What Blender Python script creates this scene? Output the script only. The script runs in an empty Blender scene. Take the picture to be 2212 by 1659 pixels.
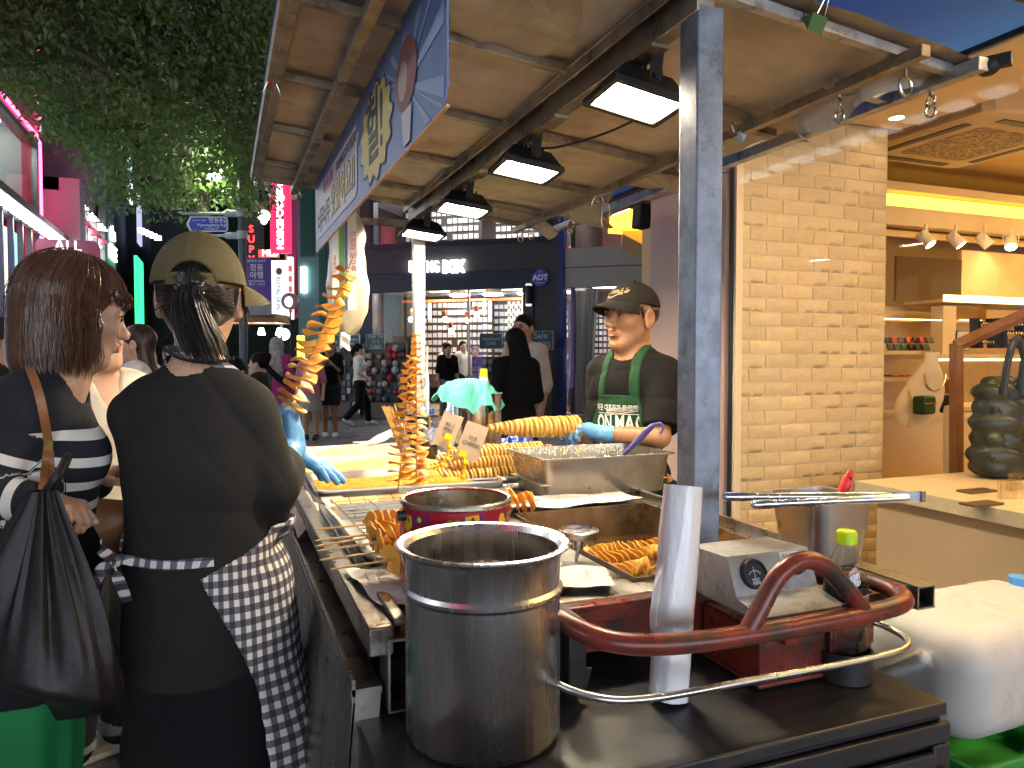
import bpy, bmesh, math, random
import numpy as np
import openvdb
from mathutils import Vector, Matrix, Euler
from mathutils.bvhtree import BVHTree
random.seed(7); np.random.seed(7)
SC = bpy.context.scene; COL = SC.collection
# ------------------------------------------------------------------ camera
F, CX, CY, EYE = 1600.0, 1106.0, 829.5, 1.35
YAW, PITCH = math.radians(21.4), math.atan(54.5/1600)
cam_data = bpy.data.cameras.new('camera'); cam = bpy.data.objects.new('camera', cam_data); COL.objects.link(cam)
cam.location = (0, 0, EYE); cam.rotation_euler = (math.pi/2 - PITCH, 0, -YAW)
cam_data.sensor_width = 36; cam_data.lens = 36*1600/2212; cam_data.clip_start = .05; cam_data.clip_end = 400
SC.camera = cam
# ------------------------------------------------------------------ night sky (faint), no sun: the stall lamps, shops and signs light the street
W = bpy.data.worlds.new('World'); SC.world = W; W.use_nodes = True
wn = W.node_tree; bg = wn.nodes['Background']
sky = wn.nodes.new('ShaderNodeTexSky'); sky.sky_type = 'NISHITA'; sky.sun_disc = False
sky.sun_elevation = math.radians(-4); sky.sun_rotation = math.radians(120)
mixn = wn.nodes.new('ShaderNodeMix'); mixn.data_type = 'RGBA'; mixn.blend_type = 'ADD'; mixn.inputs[0].default_value = 1
mixn.inputs[7].default_value = (.72, .80, 1.02, 1)
wn.links.new(sky.outputs[0], mixn.inputs[6]); wn.links.new(mixn.outputs[2], bg.inputs[0]); bg.inputs[1].default_value = .05
SC.view_settings.view_transform = 'Standard'; SC.view_settings.look = 'None'
SC.view_settings.exposure = 1.8; SC.view_settings.gamma = 1
SC.render.engine = 'CYCLES'
cy = SC.cycles; cy.use_denoising = True; cy.max_bounces = 8; cy.diffuse_bounces = 4; cy.glossy_bounces = 4
cy.transmission_bounces = 6; cy.transparent_max_bounces = 8; cy.caustics_reflective = False; cy.caustics_refractive = False
cy.sample_clamp_indirect = 6; cy.use_adaptive_sampling = True; cy.adaptive_threshold = .015
try: cy.denoiser = 'OPENIMAGEDENOISE'
except Exception: pass
# ------------------------------------------------------------------ measuring: a ray of the survey picture (2212 x 1659) met with a plane of the place
fw = Vector((math.sin(YAW)*math.cos(PITCH), math.cos(YAW)*math.cos(PITCH), -math.sin(PITCH)))
rt = Vector((math.cos(YAW), -math.sin(YAW), 0)); up = rt.cross(fw)
EYEV = Vector((0, 0, EYE))
def ray(u, v): return fw + rt*((u-CX)/F) - up*((v-CY)/F)
def PZ(u, v, z): d = ray(u, v); return EYEV + d*((z-EYE)/d.z)
def PX(u, v, x): d = ray(u, v); return EYEV + d*(x/d.x)
def PY(u, v, y): d = ray(u, v); return EYEV + d*(y/d.y)
def PD(u, v, dep): return EYEV + ray(u, v)*dep
# ------------------------------------------------------------------ materials
MATS = {}
def mat(name, col, rough=.5, metal=0, var=.0, vs=8, bump=0, bs=40, col2=None, emit=None, es=0, trans=0, ior=1.45, alpha=1,
        spec=.5, aniso=None, coat=0, sss=0, anis=0, stretch=None, rvar=0, detail=6, attr=None, dirt=None, ds=3, dpos=.52, coords='Object'):
    if name in MATS: return MATS[name]
    m = bpy.data.materials.new(name); m.use_nodes = True; MATS[name] = m
    t = m.node_tree; n = t.nodes; b = n['Principled BSDF']; L = t.links.new
    c3 = (*col, 1)
    b.inputs['Base Color'].default_value = c3; b.inputs['Roughness'].default_value = rough; b.inputs['Metallic'].default_value = metal
    b.inputs['IOR'].default_value = ior; b.inputs['Transmission Weight'].default_value = trans; b.inputs['Alpha'].default_value = alpha
    b.inputs['Specular IOR Level'].default_value = spec; b.inputs['Coat Weight'].default_value = coat
    if anis: b.inputs['Anisotropic'].default_value = anis
    if sss: b.inputs['Subsurface Weight'].default_value = sss; b.inputs['Subsurface Radius'].default_value = (.012, .005, .003); b.inputs['Subsurface Scale'].default_value = 1
    if emit: b.inputs['Emission Color'].default_value = (*emit, 1); b.inputs['Emission Strength'].default_value = es
    co = None
    if var or bump or rvar or dirt or col2 or aniso:
        tc = n.new('ShaderNodeTexCoord'); co = tc.outputs[coords]
        if stretch:
            mp = n.new('ShaderNodeMapping'); mp.inputs['Scale'].default_value = stretch; L(co, mp.inputs[0]); co = mp.outputs[0]
    def noise(scale, det=detail, rg=.6):
        k = n.new('ShaderNodeTexNoise'); k.inputs['Scale'].default_value = scale; k.inputs['Detail'].default_value = det; k.inputs['Roughness'].default_value = rg
        L(co, k.inputs['Vector']); return k
    def ramp(src, p0, p1, c0, c1):
        r = n.new('ShaderNodeValToRGB'); r.color_ramp.elements[0].position = p0; r.color_ramp.elements[1].position = p1
        r.color_ramp.elements[0].color = (*c0, 1); r.color_ramp.elements[1].color = (*c1, 1); L(src, r.inputs[0]); return r
    colout = None
    if var or col2:
        k = noise(vs); d2 = col2 or tuple(max(0, c*(1-var)) for c in col); d1 = col if col2 else tuple(min(1, c*(1+var)) for c in col)
        colout = ramp(k.outputs[0], .32, .68, d2, d1).outputs[0]
    if dirt:
        k = noise(ds, 9, .7); r = ramp(k.outputs[0], dpos, dpos+.14, (0, 0, 0), (1, 1, 1))
        mx = n.new('ShaderNodeMix'); mx.data_type = 'RGBA'; L(r.outputs[0], mx.inputs[0]); mx.inputs[7].default_value = (*dirt, 1)
        if colout: L(colout, mx.inputs[6])
        else: mx.inputs[6].default_value = c3
        colout = mx.outputs[2]
    if colout: L(colout, b.inputs['Base Color'])
    if rvar:
        k = noise(vs*1.7); r = n.new('ShaderNodeMapRange'); r.inputs[3].default_value = max(.02, rough-rvar); r.inputs[4].default_value = min(1, rough+rvar)
        r.inputs[1].default_value = .3; r.inputs[2].default_value = .7; L(k.outputs[0], r.inputs[0]); L(r.outputs[0], b.inputs['Roughness'])
    if bump:
        k = noise(bs); bp = n.new('ShaderNodeBump'); bp.inputs['Strength'].default_value = bump; bp.inputs['Distance'].default_value = .01
        L(k.outputs[0], bp.inputs['Height']); L(bp.outputs[0], b.inputs['Normal'])
    return m
def emat(name, col, s, base=(.02, .02, .02)):
    return mat(name, base, .4, emit=col, es=s)
def glassmat(name, tint=(1, 1, 1), refl=.08, rough=.02):
    """thin window pane: mostly see-through, with a mirror share that grows at grazing angles"""
    if name in MATS: return MATS[name]
    m = bpy.data.materials.new(name); m.use_nodes = True; MATS[name] = m
    t = m.node_tree; n = t.nodes; n.remove(n['Principled BSDF']); L = t.links.new
    tr = n.new('ShaderNodeBsdfTransparent'); tr.inputs[0].default_value = (*tint, 1); gl = n.new('ShaderNodeBsdfGlossy'); gl.inputs['Roughness'].default_value = rough
    lw = n.new('ShaderNodeLayerWeight'); lw.inputs[0].default_value = .5
    mx = n.new('ShaderNodeMixShader'); pw = n.new('ShaderNodeMath'); pw.operation = 'POWER'; pw.inputs[1].default_value = 5; L(lw.outputs['Facing'], pw.inputs[0])
    ma = n.new('ShaderNodeMath'); ma.operation = 'MULTIPLY_ADD'; ma.inputs[1].default_value = min(.9, refl*10); ma.inputs[2].default_value = refl
    L(pw.outputs[0], ma.inputs[0]); L(ma.outputs[0], mx.inputs[0]); L(tr.outputs[0], mx.inputs[1]); L(gl.outputs[0], mx.inputs[2]); L(mx.outputs[0], n['Material Output'].inputs[0])
    return m
# ------------------------------------------------------------------ mesh builder
class MB:
    def __init__(s): s.v = []; s.f = []; s.m = []; s.mats = []; s.cur = 0; s.at = []; s.curat = (0, 0)
    def use(s, m):
        if m not in s.mats: s.mats.append(m)
        s.cur = s.mats.index(m); return s
    def add(s, vs, fs):
        b = len(s.v); s.v += [tuple(x) for x in vs]
        for f in fs: s.f.append(tuple(b+i for i in f)); s.m.append(s.cur)
        return s
    def box(s, c, d, rot=None, taper=None):
        x, y, z = d[0]/2, d[1]/2, d[2]/2; tp = taper or (1, 1)
        vs = [Vector((i*x*(tp[0] if k > 0 else 1), j*y*(tp[1] if k > 0 else 1), k*z)) for k in (-1, 1) for j in (-1, 1) for i in (-1, 1)]
        if rot is not None:
            R = rot if isinstance(rot, Matrix) else Euler(rot).to_matrix(); vs = [R @ p for p in vs]
        c = Vector(c); return s.add([p+c for p in vs], [(0, 2, 3, 1), (4, 5, 7, 6), (0, 1, 5, 4), (2, 6, 7, 3), (0, 4, 6, 2), (1, 3, 7, 5)])
    def bar(s, a, b, w, h, upv=(0, 0, 1)):
        a, b = Vector(a), Vector(b); d = (b-a); y = d.normalized(); x = y.cross(Vector(upv)).normalized(); z = x.cross(y)
        return s.box((a+b)/2, (w, d.length, h), Matrix((x, y, z)).transposed())
    def rings(s, rs, close=True, cap0=True, cap1=True):
        n = len(rs[0]); vs = [p for r in rs for p in r]; fs = []
        for i in range(len(rs)-1):
            for j in range(n if close else n-1):
                a = i*n+j; b = i*n+(j+1) % n; fs.append((a, b, b+n, a+n))
        if close and cap0: fs.append(tuple(range(n-1, -1, -1)))
        if close and cap1: fs.append(tuple(range((len(rs)-1)*n, len(rs)*n)))
        return s.add(vs, fs)
    def tube(s, pts, r, n=10, cap=True, closed=False):
        pts = [Vector(p) for p in pts]; rr = r if hasattr(r, '__len__') else [r]*len(pts); rs = []; prev = None; N = len(pts)
        for i, p in enumerate(pts):
            if closed: t = (pts[(i+1) % N]-pts[i-1])
            else: t = pts[min(i+1, N-1)]-pts[max(i-1, 0)]
            t = t.normalized() if t.length > 1e-9 else Vector((0, 0, 1))
            if prev is None:
                a = Vector((0, 0, 1)) if abs(t.z) < .9 else Vector((1, 0, 0)); x = a.cross(t).normalized()
            else:
                x = (prev - t*prev.dot(t)); x = x.normalized() if x.length > 1e-6 else t.orthogonal().normalized()
            prev = x; y = t.cross(x)
            rs.append([p + (x*math.cos(k*2*math.pi/n) + y*math.sin(k*2*math.pi/n))*rr[i] for k in range(n)])
        if closed: rs.append(rs[0]); return s.rings(rs, True, False, False)
        return s.rings(rs, True, cap, cap)
    def cyl(s, a, b, r0, r1=None, n=20, cap=True): return s.tube([a, b], [r0, r0 if r1 is None else r1], n, cap)
    def lathe(s, prof, c=(0, 0, 0), n=32, axis=None, sx=1, sy=1, cap=False):
        c = Vector(c); R = Matrix.Identity(3)
        if axis is not None: R = Vector((0, 0, 1)).rotation_difference(Vector(axis)).to_matrix()
        rs = [[c + R @ Vector((r*math.cos(k*2*math.pi/n)*sx, r*math.sin(k*2*math.pi/n)*sy, z)) for k in range(n)] for r, z in prof]
        return s.rings(rs, True, cap, cap)
    def ball(s, c, r, n=14, m=9, rot=None):
        r = r if hasattr(r, '__len__') else (r, r, r); c = Vector(c); R = Euler(rot).to_matrix() if rot is not None else Matrix.Identity(3)
        rs = [[c + R @ Vector((r[0]*math.sin(a)*math.cos(k*2*math.pi/n), r[1]*math.sin(a)*math.sin(k*2*math.pi/n), -r[2]*math.cos(a))) for k in range(n)] for a in [math.pi*(i+.02*(i == 0)-.02*(i == m))/m for i in range(m+1)]]
        return s.rings(rs)
    def quad(s, a, b, c, d): return s.add([a, b, c, d], [(0, 1, 2, 3)])
    def prism(s, poly, ex):
        """poly: 3d points in a plane, extruded by vector ex"""
        ex = Vector(ex); n = len(poly); p = [Vector(q) for q in poly]
        return s.add(p+[q+ex for q in p], [tuple(range(n-1, -1, -1)), tuple(range(n, 2*n))]+[(i, (i+1) % n, n+(i+1) % n, n+i) for i in range(n)])
    def grid(s, fn, nu, nv):
        vs = [fn(i/nu, j/nv) for j in range(nv+1) for i in range(nu+1)]
        return s.add(vs, [(j*(nu+1)+i, j*(nu+1)+i+1, (j+1)*(nu+1)+i+1, (j+1)*(nu+1)+i) for j in range(nv) for i in range(nu)])
    def frame(s, c, w, h, t, dep, ex=(1, 0, 0), ez=(0, 0, 1)):
        """rectangular border round centre c, opening plane spanned by ex, ez"""
        c = Vector(c); ex = Vector(ex).normalized(); ez = Vector(ez).normalized(); ey = ez.cross(ex); R = Matrix((ex, ey, ez)).transposed()
        for sx in (-1, 1): s.box(c+ex*sx*(w/2-t/2), (t, dep, h), R)
        for sz in (-1, 1): s.box(c+ez*sz*(h/2-t/2), (w-2*t, dep*.96, t), R)
        return s
    def mesh(s, name, m=None, sharp=38):
        me = bpy.data.meshes.new(name); me.from_pydata(s.v, [], s.f)
        for x in ([m] if m is not None else s.mats): me.materials.append(x)
        if m is None and len(s.mats) > 1: me.polygons.foreach_set('material_index', s.m)
        me.validate(); me.update()
        bm = bmesh.new(); bm.from_mesh(me); bmesh.ops.recalc_face_normals(bm, faces=bm.faces); bm.to_mesh(me); bm.free()
        if sharp:
            me.shade_smooth(); me.set_sharp_from_angle(angle=math.radians(sharp))
        return me
    def build(s, name, m=None, parent=None, sharp=38, bevel=0, seg=2, loc=None):
        o = link(name, s.mesh(name, m, sharp), parent)
        if loc is not None: o.location = loc
        if bevel:
            b = o.modifiers.new('bevel', 'BEVEL'); b.width = bevel; b.segments = seg; b.limit_method = 'ANGLE'; b.angle_limit = math.radians(40)
        return o
def link(name, me, parent=None):
    o = bpy.data.objects.new(name, me); COL.objects.link(o)
    if parent is not None: o.parent = parent
    return o
def tag(o, label=None, cat=None, group=None, kind=None):
    if label: o['label'] = label
    if cat: o['category'] = cat
    if group: o['group'] = group
    if kind: o['kind'] = kind
    return o
def thing(name, label, cat, loc=(0, 0, 0), rz=0, group=None):
    o = bpy.data.objects.new(name, None); COL.objects.link(o); o.location = loc; o.rotation_euler = (0, 0, rz); o.empty_display_size = .05
    return tag(o, label, cat, group)
def dup(root, loc=None, rz=None, label=None, group=None):
    r = root.copy(); COL.objects.link(r)
    if loc is not None: r.location = loc
    if rz is not None: r.rotation_euler = (0, 0, rz) if not hasattr(rz, '__len__') else rz
    if label: r['label'] = label
    if group: r['group'] = group
    for ch in list(root.children):
        c = ch.copy(); COL.objects.link(c); c.parent = r
        for g in ch.children:
            d = g.copy(); COL.objects.link(d); d.parent = c
    return r
def sub(o, par): o.parent = par; o.matrix_parent_inverse = Matrix.Identity(4) if par.parent else Matrix.Translation(-par.location); return o
def structure(o): o['kind'] = 'structure'; return o
def arc(c, r, a0, a1, n, ex, ey):
    c, ex, ey = Vector(c), Vector(ex), Vector(ey)
    return [c + ex*r*math.cos(a0+(a1-a0)*i/n) + ey*r*math.sin(a0+(a1-a0)*i/n) for i in range(n+1)]
def smooth_path(pts, n=8):
    """Catmull-Rom through pts"""
    p = [Vector(q) for q in pts]; p = [p[0]*2-p[1]] + p + [p[-1]*2-p[-2]]; out = []
    for i in range(1, len(p)-2):
        for k in range(n):
            t = k/n; a, b, c, d = p[i-1], p[i], p[i+1], p[i+2]
            out.append(.5*((2*b) + (c-a)*t + (2*a-5*b+4*c-d)*t*t + (3*b-a-3*c+d)*t**3))
    return out+[p[-2]]
DG = bpy.context.evaluated_depsgraph_get
def text_mesh(body, size, ext=0, bold=0, shear=0, sp=1.0, res=3, align='CENTER'):
    c = bpy.data.curves.new('txt', 'FONT'); c.body = body; c.size = size; c.extrude = ext; c.offset = bold; c.shear = shear
    c.align_x = align; c.align_y = 'CENTER'; c.space_character = sp; c.resolution_u = res
    o = bpy.data.objects.new('txt', c); COL.objects.link(o)
    me = bpy.data.meshes.new_from_object(o.evaluated_get(DG())); bpy.data.objects.remove(o); bpy.data.curves.remove(c); return me
def text(name, body, size, m, origin, ex, ey, parent=None, ext=.001, bold=0, shear=0, sp=1.0, fit=None, res=3, align='CENTER', local=False, fx=None):
    """lettering in the plane ex (reading direction), ey (up), centred on origin"""
    me = text_mesh(body, size, ext, bold, shear, sp, res, align); me.name = name; me.materials.clear(); me.materials.append(m)
    ex = Vector(ex).normalized(); ey = Vector(ey).normalized(); ez = ex.cross(ey)
    w = max((v.co.x for v in me.vertices), default=1)-min((v.co.x for v in me.vertices), default=0)
    k = fit/w if fit and w > 0 else 1
    if fx: k = fx/w; M = Matrix((ex*k, ey, ez)).transposed().to_4x4()
    else: M = Matrix((ex*k, ey*(k if fit else 1), ez)).transposed().to_4x4()
    M.translation = Vector(origin); me.transform(M)
    o = link(name, me, parent)
    if parent is not None and not local: o.matrix_parent_inverse = Matrix.Translation(-parent.location) if not any(parent.rotation_euler) else (Matrix.Translation(parent.location) @ parent.rotation_euler.to_matrix().to_4x4()).inverted()
    return o
# ------------------------------------------------------------------ signed-distance sculpting (one continuous surface per body / garment)
class SDF:
    def __init__(s, lo, hi, h):
        s.h = h; s.lo = np.array(lo, np.float32); n = np.ceil((np.array(hi)-np.array(lo))/h).astype(int)+1; s.n = n
        s.d = np.full(n, 9., np.float32)
        s.ax = [s.lo[i]+h*np.arange(n[i], dtype=np.float32) for i in range(3)]
    def sub(s, lo, hi):
        a = np.maximum(np.floor((np.array(lo)-s.lo)/s.h).astype(int), 0); b = np.minimum(np.ceil((np.array(hi)-s.lo)/s.h).astype(int)+1, s.n)
        if (b <= a).any(): return None
        sl = tuple(slice(a[i], b[i]) for i in range(3))
        return sl, s.ax[0][sl[0]][:, None, None], s.ax[1][sl[1]][None, :, None], s.ax[2][sl[2]][None, None, :]
    def put(s, sl, e, k, op):
        o = s.d[sl]
        if op == 'add':
            if k > 0:
                hh = np.clip(.5+.5*(o-e)/k, 0, 1); s.d[sl] = o+(e-o)*hh-k*hh*(1-hh)
            else: s.d[sl] = np.minimum(o, e)
        else:
            e = -e
            if k > 0:
                hh = np.clip(.5-.5*(o-e)/k, 0, 1); s.d[sl] = o+(e-o)*hh+k*hh*(1-hh)
            else: s.d[sl] = np.maximum(o, e)
    def cap(s, a, b, ra, rb=None, k=.02, op='add', flat=None):
        """round cone from a to b; flat=(axis vector, factor) squashes it along an axis"""
        rb = ra if rb is None else rb; a = np.array(a, np.float32); b = np.array(b, np.float32); m = max(ra, rb)+k+3*s.h
        r = s.sub(np.minimum(a, b)-m, np.maximum(a, b)+m)
        if r is None: return s
        sl, X, Y, Z = r; ab = b-a; L2 = float(ab@ab)+1e-9
        px, py, pz = X-a[0], Y-a[1], Z-a[2]; t = np.clip((px*ab[0]+py*ab[1]+pz*ab[2])/L2, 0, 1)
        qx, qy, qz = px-t*ab[0], py-t*ab[1], pz-t*ab[2]
        d2 = qx*qx+qy*qy+qz*qz
        if flat is not None:
            ax, fc = np.array(flat[0], np.float32), flat[1]; ax = ax/np.linalg.norm(ax); w = qx*ax[0]+qy*ax[1]+qz*ax[2]; d2 = d2+w*w*(1/fc**2-1)
        s.put(sl, np.sqrt(d2)-(ra+(rb-ra)*t), k, op); return s
    def ell(s, c, r, k=.02, op='add', rot=None):
        c = np.array(c, np.float32); r = np.array(r, np.float32); m = r.max()+k+3*s.h; q = s.sub(c-m, c+m)
        if q is None: return s
        sl, X, Y, Z = q; X, Y, Z = X-c[0], Y-c[1], Z-c[2]
        if rot is not None:
            R = np.array(Euler(rot).to_matrix().transposed(), np.float32)
            X, Y, Z = (R[0, 0]*X+R[0, 1]*Y+R[0, 2]*Z, R[1, 0]*X+R[1, 1]*Y+R[1, 2]*Z, R[2, 0]*X+R[2, 1]*Y+R[2, 2]*Z)
        k0 = np.sqrt((X/r[0])**2+(Y/r[1])**2+(Z/r[2])**2); k1 = np.sqrt((X/r[0]**2)**2+(Y/r[1]**2)**2+(Z/r[2]**2)**2)+1e-6
        s.put(sl, k0*(k0-1)/k1, k, op); return s
    def fn(s, f, lo=None, hi=None):
        """d = f(d, X, Y, Z) over a region"""
        r = s.sub(lo if lo is not None else s.lo-1, hi if hi is not None else s.lo+s.n*s.h+1)
        if r is None: return s
        sl, X, Y, Z = r; s.d[sl] = f(s.d[sl], X, Y, Z); return s
    def below(s, z, k=0): return s.fn(lambda d, X, Y, Z: np.maximum(d, Z-z))
    def above(s, z): return s.fn(lambda d, X, Y, Z: np.maximum(d, z-Z))
    def plane(s, p, n):
        p = np.array(p); n = np.array(n)/np.linalg.norm(n); return s.fn(lambda d, X, Y, Z: np.maximum(d, (X-p[0])*n[0]+(Y-p[1])*n[1]+(Z-p[2])*n[2]))
    def copy(s):
        o = SDF.__new__(SDF); o.h = s.h; o.lo = s.lo; o.n = s.n; o.ax = s.ax; o.d = s.d.copy(); return o
    def mesh(s, name, m, adapt=0., iso=0.):
        g = openvdb.FloatGrid(3*s.h); d = np.clip(s.d-iso, -3*s.h, 3*s.h)
        d[0] = d[-1] = 3*s.h; d[:, 0] = d[:, -1] = 3*s.h; d[:, :, 0] = d[:, :, -1] = 3*s.h
        g.copyFromArray(np.ascontiguousarray(d, np.float32), tolerance=1e-6)
        pts, tri, qd = g.convertToPolygons(0., adapt); pts = pts*s.h+s.lo
        me = bpy.data.meshes.new(name); fs = [tuple(int(i) for i in f) for f in np.vstack([np.hstack([tri, np.full((len(tri), 1), -1, tri.dtype)]), qd])] if False else None
        nv, nt, nq = len(pts), len(tri), len(qd)
        me.vertices.add(nv); me.vertices.foreach_set('co', pts.astype(np.float32).ravel())
        loops = np.concatenate([tri.ravel(), qd.ravel()]).astype(np.int32); me.loops.add(len(loops)); me.loops.foreach_set('vertex_index', loops)
        starts = np.concatenate([np.arange(nt)*3, nt*3+np.arange(nq)*4]).astype(np.int32); me.polygons.add(nt+nq); me.polygons.foreach_set('loop_start', starts)
        me.update(calc_edges=True); me.flip_normals(); me.shade_smooth()
        for x in (m if isinstance(m, (list, tuple)) else [m]): me.materials.append(x)
        return me
    def build(s, name, m, parent=None, adapt=0., iso=0.): return link(name, s.mesh(name, m, adapt, iso), parent)
def ridge(X, Y, Z, seed, f):
    r = np.random.RandomState(abs(seed)); o = 0
    for i in range(4):
        k = r.normal(size=3)*f*(1+.6*i); k[2] *= .45; q = r.normal(size=3)*f*.6; o = o+(1-np.abs(np.sin(k[0]*X+k[1]*Y+k[2]*Z+r.uniform(0, 6.28)+1.8*np.sin(q[0]*X+q[1]*Y+q[2]*Z))))**2/(1+.7*i)
    return o/2.2
def vattr(me, name, vals):
    a = me.attributes.new(name, 'FLOAT', 'POINT'); a.data.foreach_set('value', np.asarray(vals, np.float32)); return me
def verts(me):
    a = np.empty(len(me.vertices)*3, np.float32); me.vertices.foreach_get('co', a); return a.reshape(-1, 3)
def fbm(X, Y, Z, seed=0, n=5, f=12):
    """cheap wrinkle field: a few oblique sine waves bent by one another"""
    r = np.random.RandomState(abs(seed)); o = 0
    for i in range(n):
        k = r.normal(size=3)*f*(1+.5*i); p = r.uniform(0, 6.28); q = r.normal(size=3)*f*.5
        o = o+np.sin(k[0]*X+k[1]*Y+k[2]*Z+p+1.5*np.sin(q[0]*X+q[1]*Y+q[2]*Z))/(1+.5*i)
    return o/n
# ================================================================== ground
ASPH = mat('paving_joint', (.045, .045, .048), .8, bump=.2, bs=50, var=.2, vs=20)
PAVE = mat('grey_paver', (.105, .11, .12), .55, var=.22, vs=7, bump=.18, bs=120, rvar=.15, dirt=(.06, .06, .062), ds=14)
b = MB(); b.box((0, 40, -.06), (160, 140, .08)); ground = structure(b.build('ground', ASPH, sharp=0))
PW, PL = .30, .15
b = MB(); b.box((0, 0, -.012), (PW-.008, PL-.008, .024)); pme = None
rr = random.Random(2); pmes = []
for k in range(4):
    q = MB(); q.box((0, 0, -.012+rr.uniform(-.0015, .0015)), (PW-.008, PL-.007, .024), (rr.uniform(-.006, .006), rr.uniform(-.004, .004), 0)); me = q.mesh('paver', PAVE); pmes.append(me)
rest = MB()
n_p = 0
for j in range(0, 108):
    for i in range(-16, 22):
        x = (i+.5*(j % 2))*PW; y = .4+j*PL
        near = (-1.15 < x < .3 and 1.7 < y < 4.0); far = (1.05 < x < 3.1 and 10.4 < y < 14.3)
        if near or far:
            o = link('paver', pmes[(i*7+j*3) % 4], ground); o.location = (x, y, 0); o.rotation_euler.z = math.pi*((i+j) % 2); n_p += 1
        else: rest.box((x, y, -.012), (PW-.008, PL-.007, .024))
o = rest.build('paving_field', PAVE, ground, sharp=0); o['kind'] = 'stuff'
b = MB(); b.lathe([(.36, .0), (.36, .006), (.30, .006), (.30, .004), (0, .004)], PZ(735, 942, 0), 28)
tag(b.build('manhole_cover', mat('iron_cover', (.05, .05, .055), .5, .6, bump=.4, bs=60)), 'round dark iron manhole cover set in the grey paving', 'manhole cover')
# ================================================================== shop on the right: brick wall, glazed front, lit room
CREAM = mat('cream_paint', (.72, .60, .42), .6, var=.06, vs=3)
CREAMB = mat('cream_brick', (.62, .49, .31), .68, var=.07, vs=9, bump=.7, bs=36)
def randomise(m, lo=.86, hi=1.1):
    n = m.node_tree.nodes; b = n['Principled BSDF']; src = b.inputs['Base Color'].links[0].from_socket; oi = n.new('ShaderNodeObjectInfo'); mr = n.new('ShaderNodeMapRange'); mr.inputs[3].default_value = lo; mr.inputs[4].default_value = hi
    hs = n.new('ShaderNodeHueSaturation'); m.node_tree.links.new(oi.outputs['Random'], mr.inputs[0]); m.node_tree.links.new(mr.outputs[0], hs.inputs['Value']); m.node_tree.links.new(src, hs.inputs['Color']); m.node_tree.links.new(hs.outputs[0], b.inputs['Base Color'])
randomise(CREAMB, .88, 1.06); randomise(PAVE, .75, 1.25)
CREAMJ = mat('cream_mortar', (.60, .50, .34), .7, var=.08, vs=9, bump=.3, bs=60)
PINKW = mat('pinkish_render', (.56, .41, .36), .7, var=.05, vs=3)
DARKST = mat('dark_stone_cladding', (.16, .155, .155), .6, var=.3, vs=6, bump=.3, bs=14)
WOODL = mat('pale_wood', (.66, .53, .36), .45, var=.08, vs=5, stretch=(1, 6, 6))
WOODD = mat('brown_wood', (.22, .10, .05), .4, var=.2, vs=8, stretch=(6, 6, 1))
BYW = 3.05
bw = thing('brick_wall', 'cream painted rough brick wall inside the lit shop', 'wall', (2.39, BYW, 0))
q = MB(); q.box((.513, .15, 1.32), (1.026, .26, 2.64)); q.build('mortar', CREAMJ, bw)
bms = []; rr = random.Random(5)
for k in range(7):
    L = .196 if k < 6 else .093; hgt = .0635; q = MB(); nx = 7 if k < 6 else 4; nz = 3
    def bf(u, v, L=L, k=k):
        e = 0 if (u in (0, 1) or v in (0, 1)) else rr.uniform(.001, .0062)
        return ((u-.5)*L+(rr.uniform(-.002, .002)), -.004-e, (v-.5)*hgt+rr.uniform(-.0018, .0018))
    q.grid(bf, nx, nz); n = (nx+1)*(nz+1); vs = q.v[:]
    border = [i for i in range(nx+1)]+[(j+1)*(nx+1)-1 for j in range(1, nz+1)]+[nz*(nx+1)+i for i in range(nx-1, -1, -1)]+[j*(nx+1) for j in range(nz-1, 0, -1)]
    bk = [(vs[i][0]*1.01, .022, vs[i][2]*1.01) for i in border]; base = len(q.v); q.v += bk
    for a in range(len(border)):
        c = (a+1) % len(border); q.f.append((border[c], border[a], base+a, base+c)); q.m.append(0)
    bms.append(q.mesh('brick', CREAMB, sharp=75))
CH = .0722; rows = 36
for j in range(rows):
    z = .036+CH*j; x = 0 if j % 2 == 0 else -.1025
    while x < .98:
        c = x+.1025; half = False
        if x < -.01: c, half = .05, True
        elif x+.205 > 1.03: c, half = x+.05, True
        o = link('brick', bms[6] if half else bms[(j*5+int(x*10)*3) % 6], bw); o.location = (c, .02, z); o.rotation_euler.y = math.pi*((j+int(x*7)) % 2)
        x += .205
# street-side pier and window post left of the bricks
pier = thing('shop_pier', 'smooth pinkish wall pier behind the blue grey post', 'wall', (2.5, 3.4, 0))
q = MB(); q.box((2.56-2.5, 3.565-3.4, 1.14), (.4, .44, 2.28)); q.box((2.371-2.5, 3.215-3.4, 1.14), (.022, .258, 2.279)); q.build('render', PINKW, pier)
q = MB(); q.box((2.55-2.5, 3.575-3.4, 2.31), (.44, .46, .06)); q.box((2.365-2.5, 3.21-3.4, 2.31), (.04, .262, .058)); q.build('capping', mat('pinkish_trim', (.5, .33, .30), .6), pier)
shop = thing('accessory_shop', 'warmly lit accessory shop with glass front, cream ceiling and dark stone lintel', 'shop', (3.4, 2.6, 0))
def sp(o): o.parent = shop; o.matrix_parent_inverse = Matrix.Translation(-shop.location); return o
q = MB(); q.box((2.372, 3.052, 1.3), (.012, .02, 2.6)); q.box((2.372, 3.035, 1.3), (.03, .012, 2.6)); sp(q.build('window_gasket', mat('gasket', (.015, .015, .016), .5)))
q = MB(); q.box((2.385, 3.02, 1.3), (.04, .02, 2.6)); q.box((2.372, -1.2, 1.3), (.04, .04, 2.6)); sp(q.build('window_frame', CREAM))
q = MB(); q.box((2.372, 1.4, 1.3), (.008, 3.2, 2.6)); sp(q.build('window_pane', glassmat('shop_glass', (.97, .97, .95), .008)))
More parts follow.
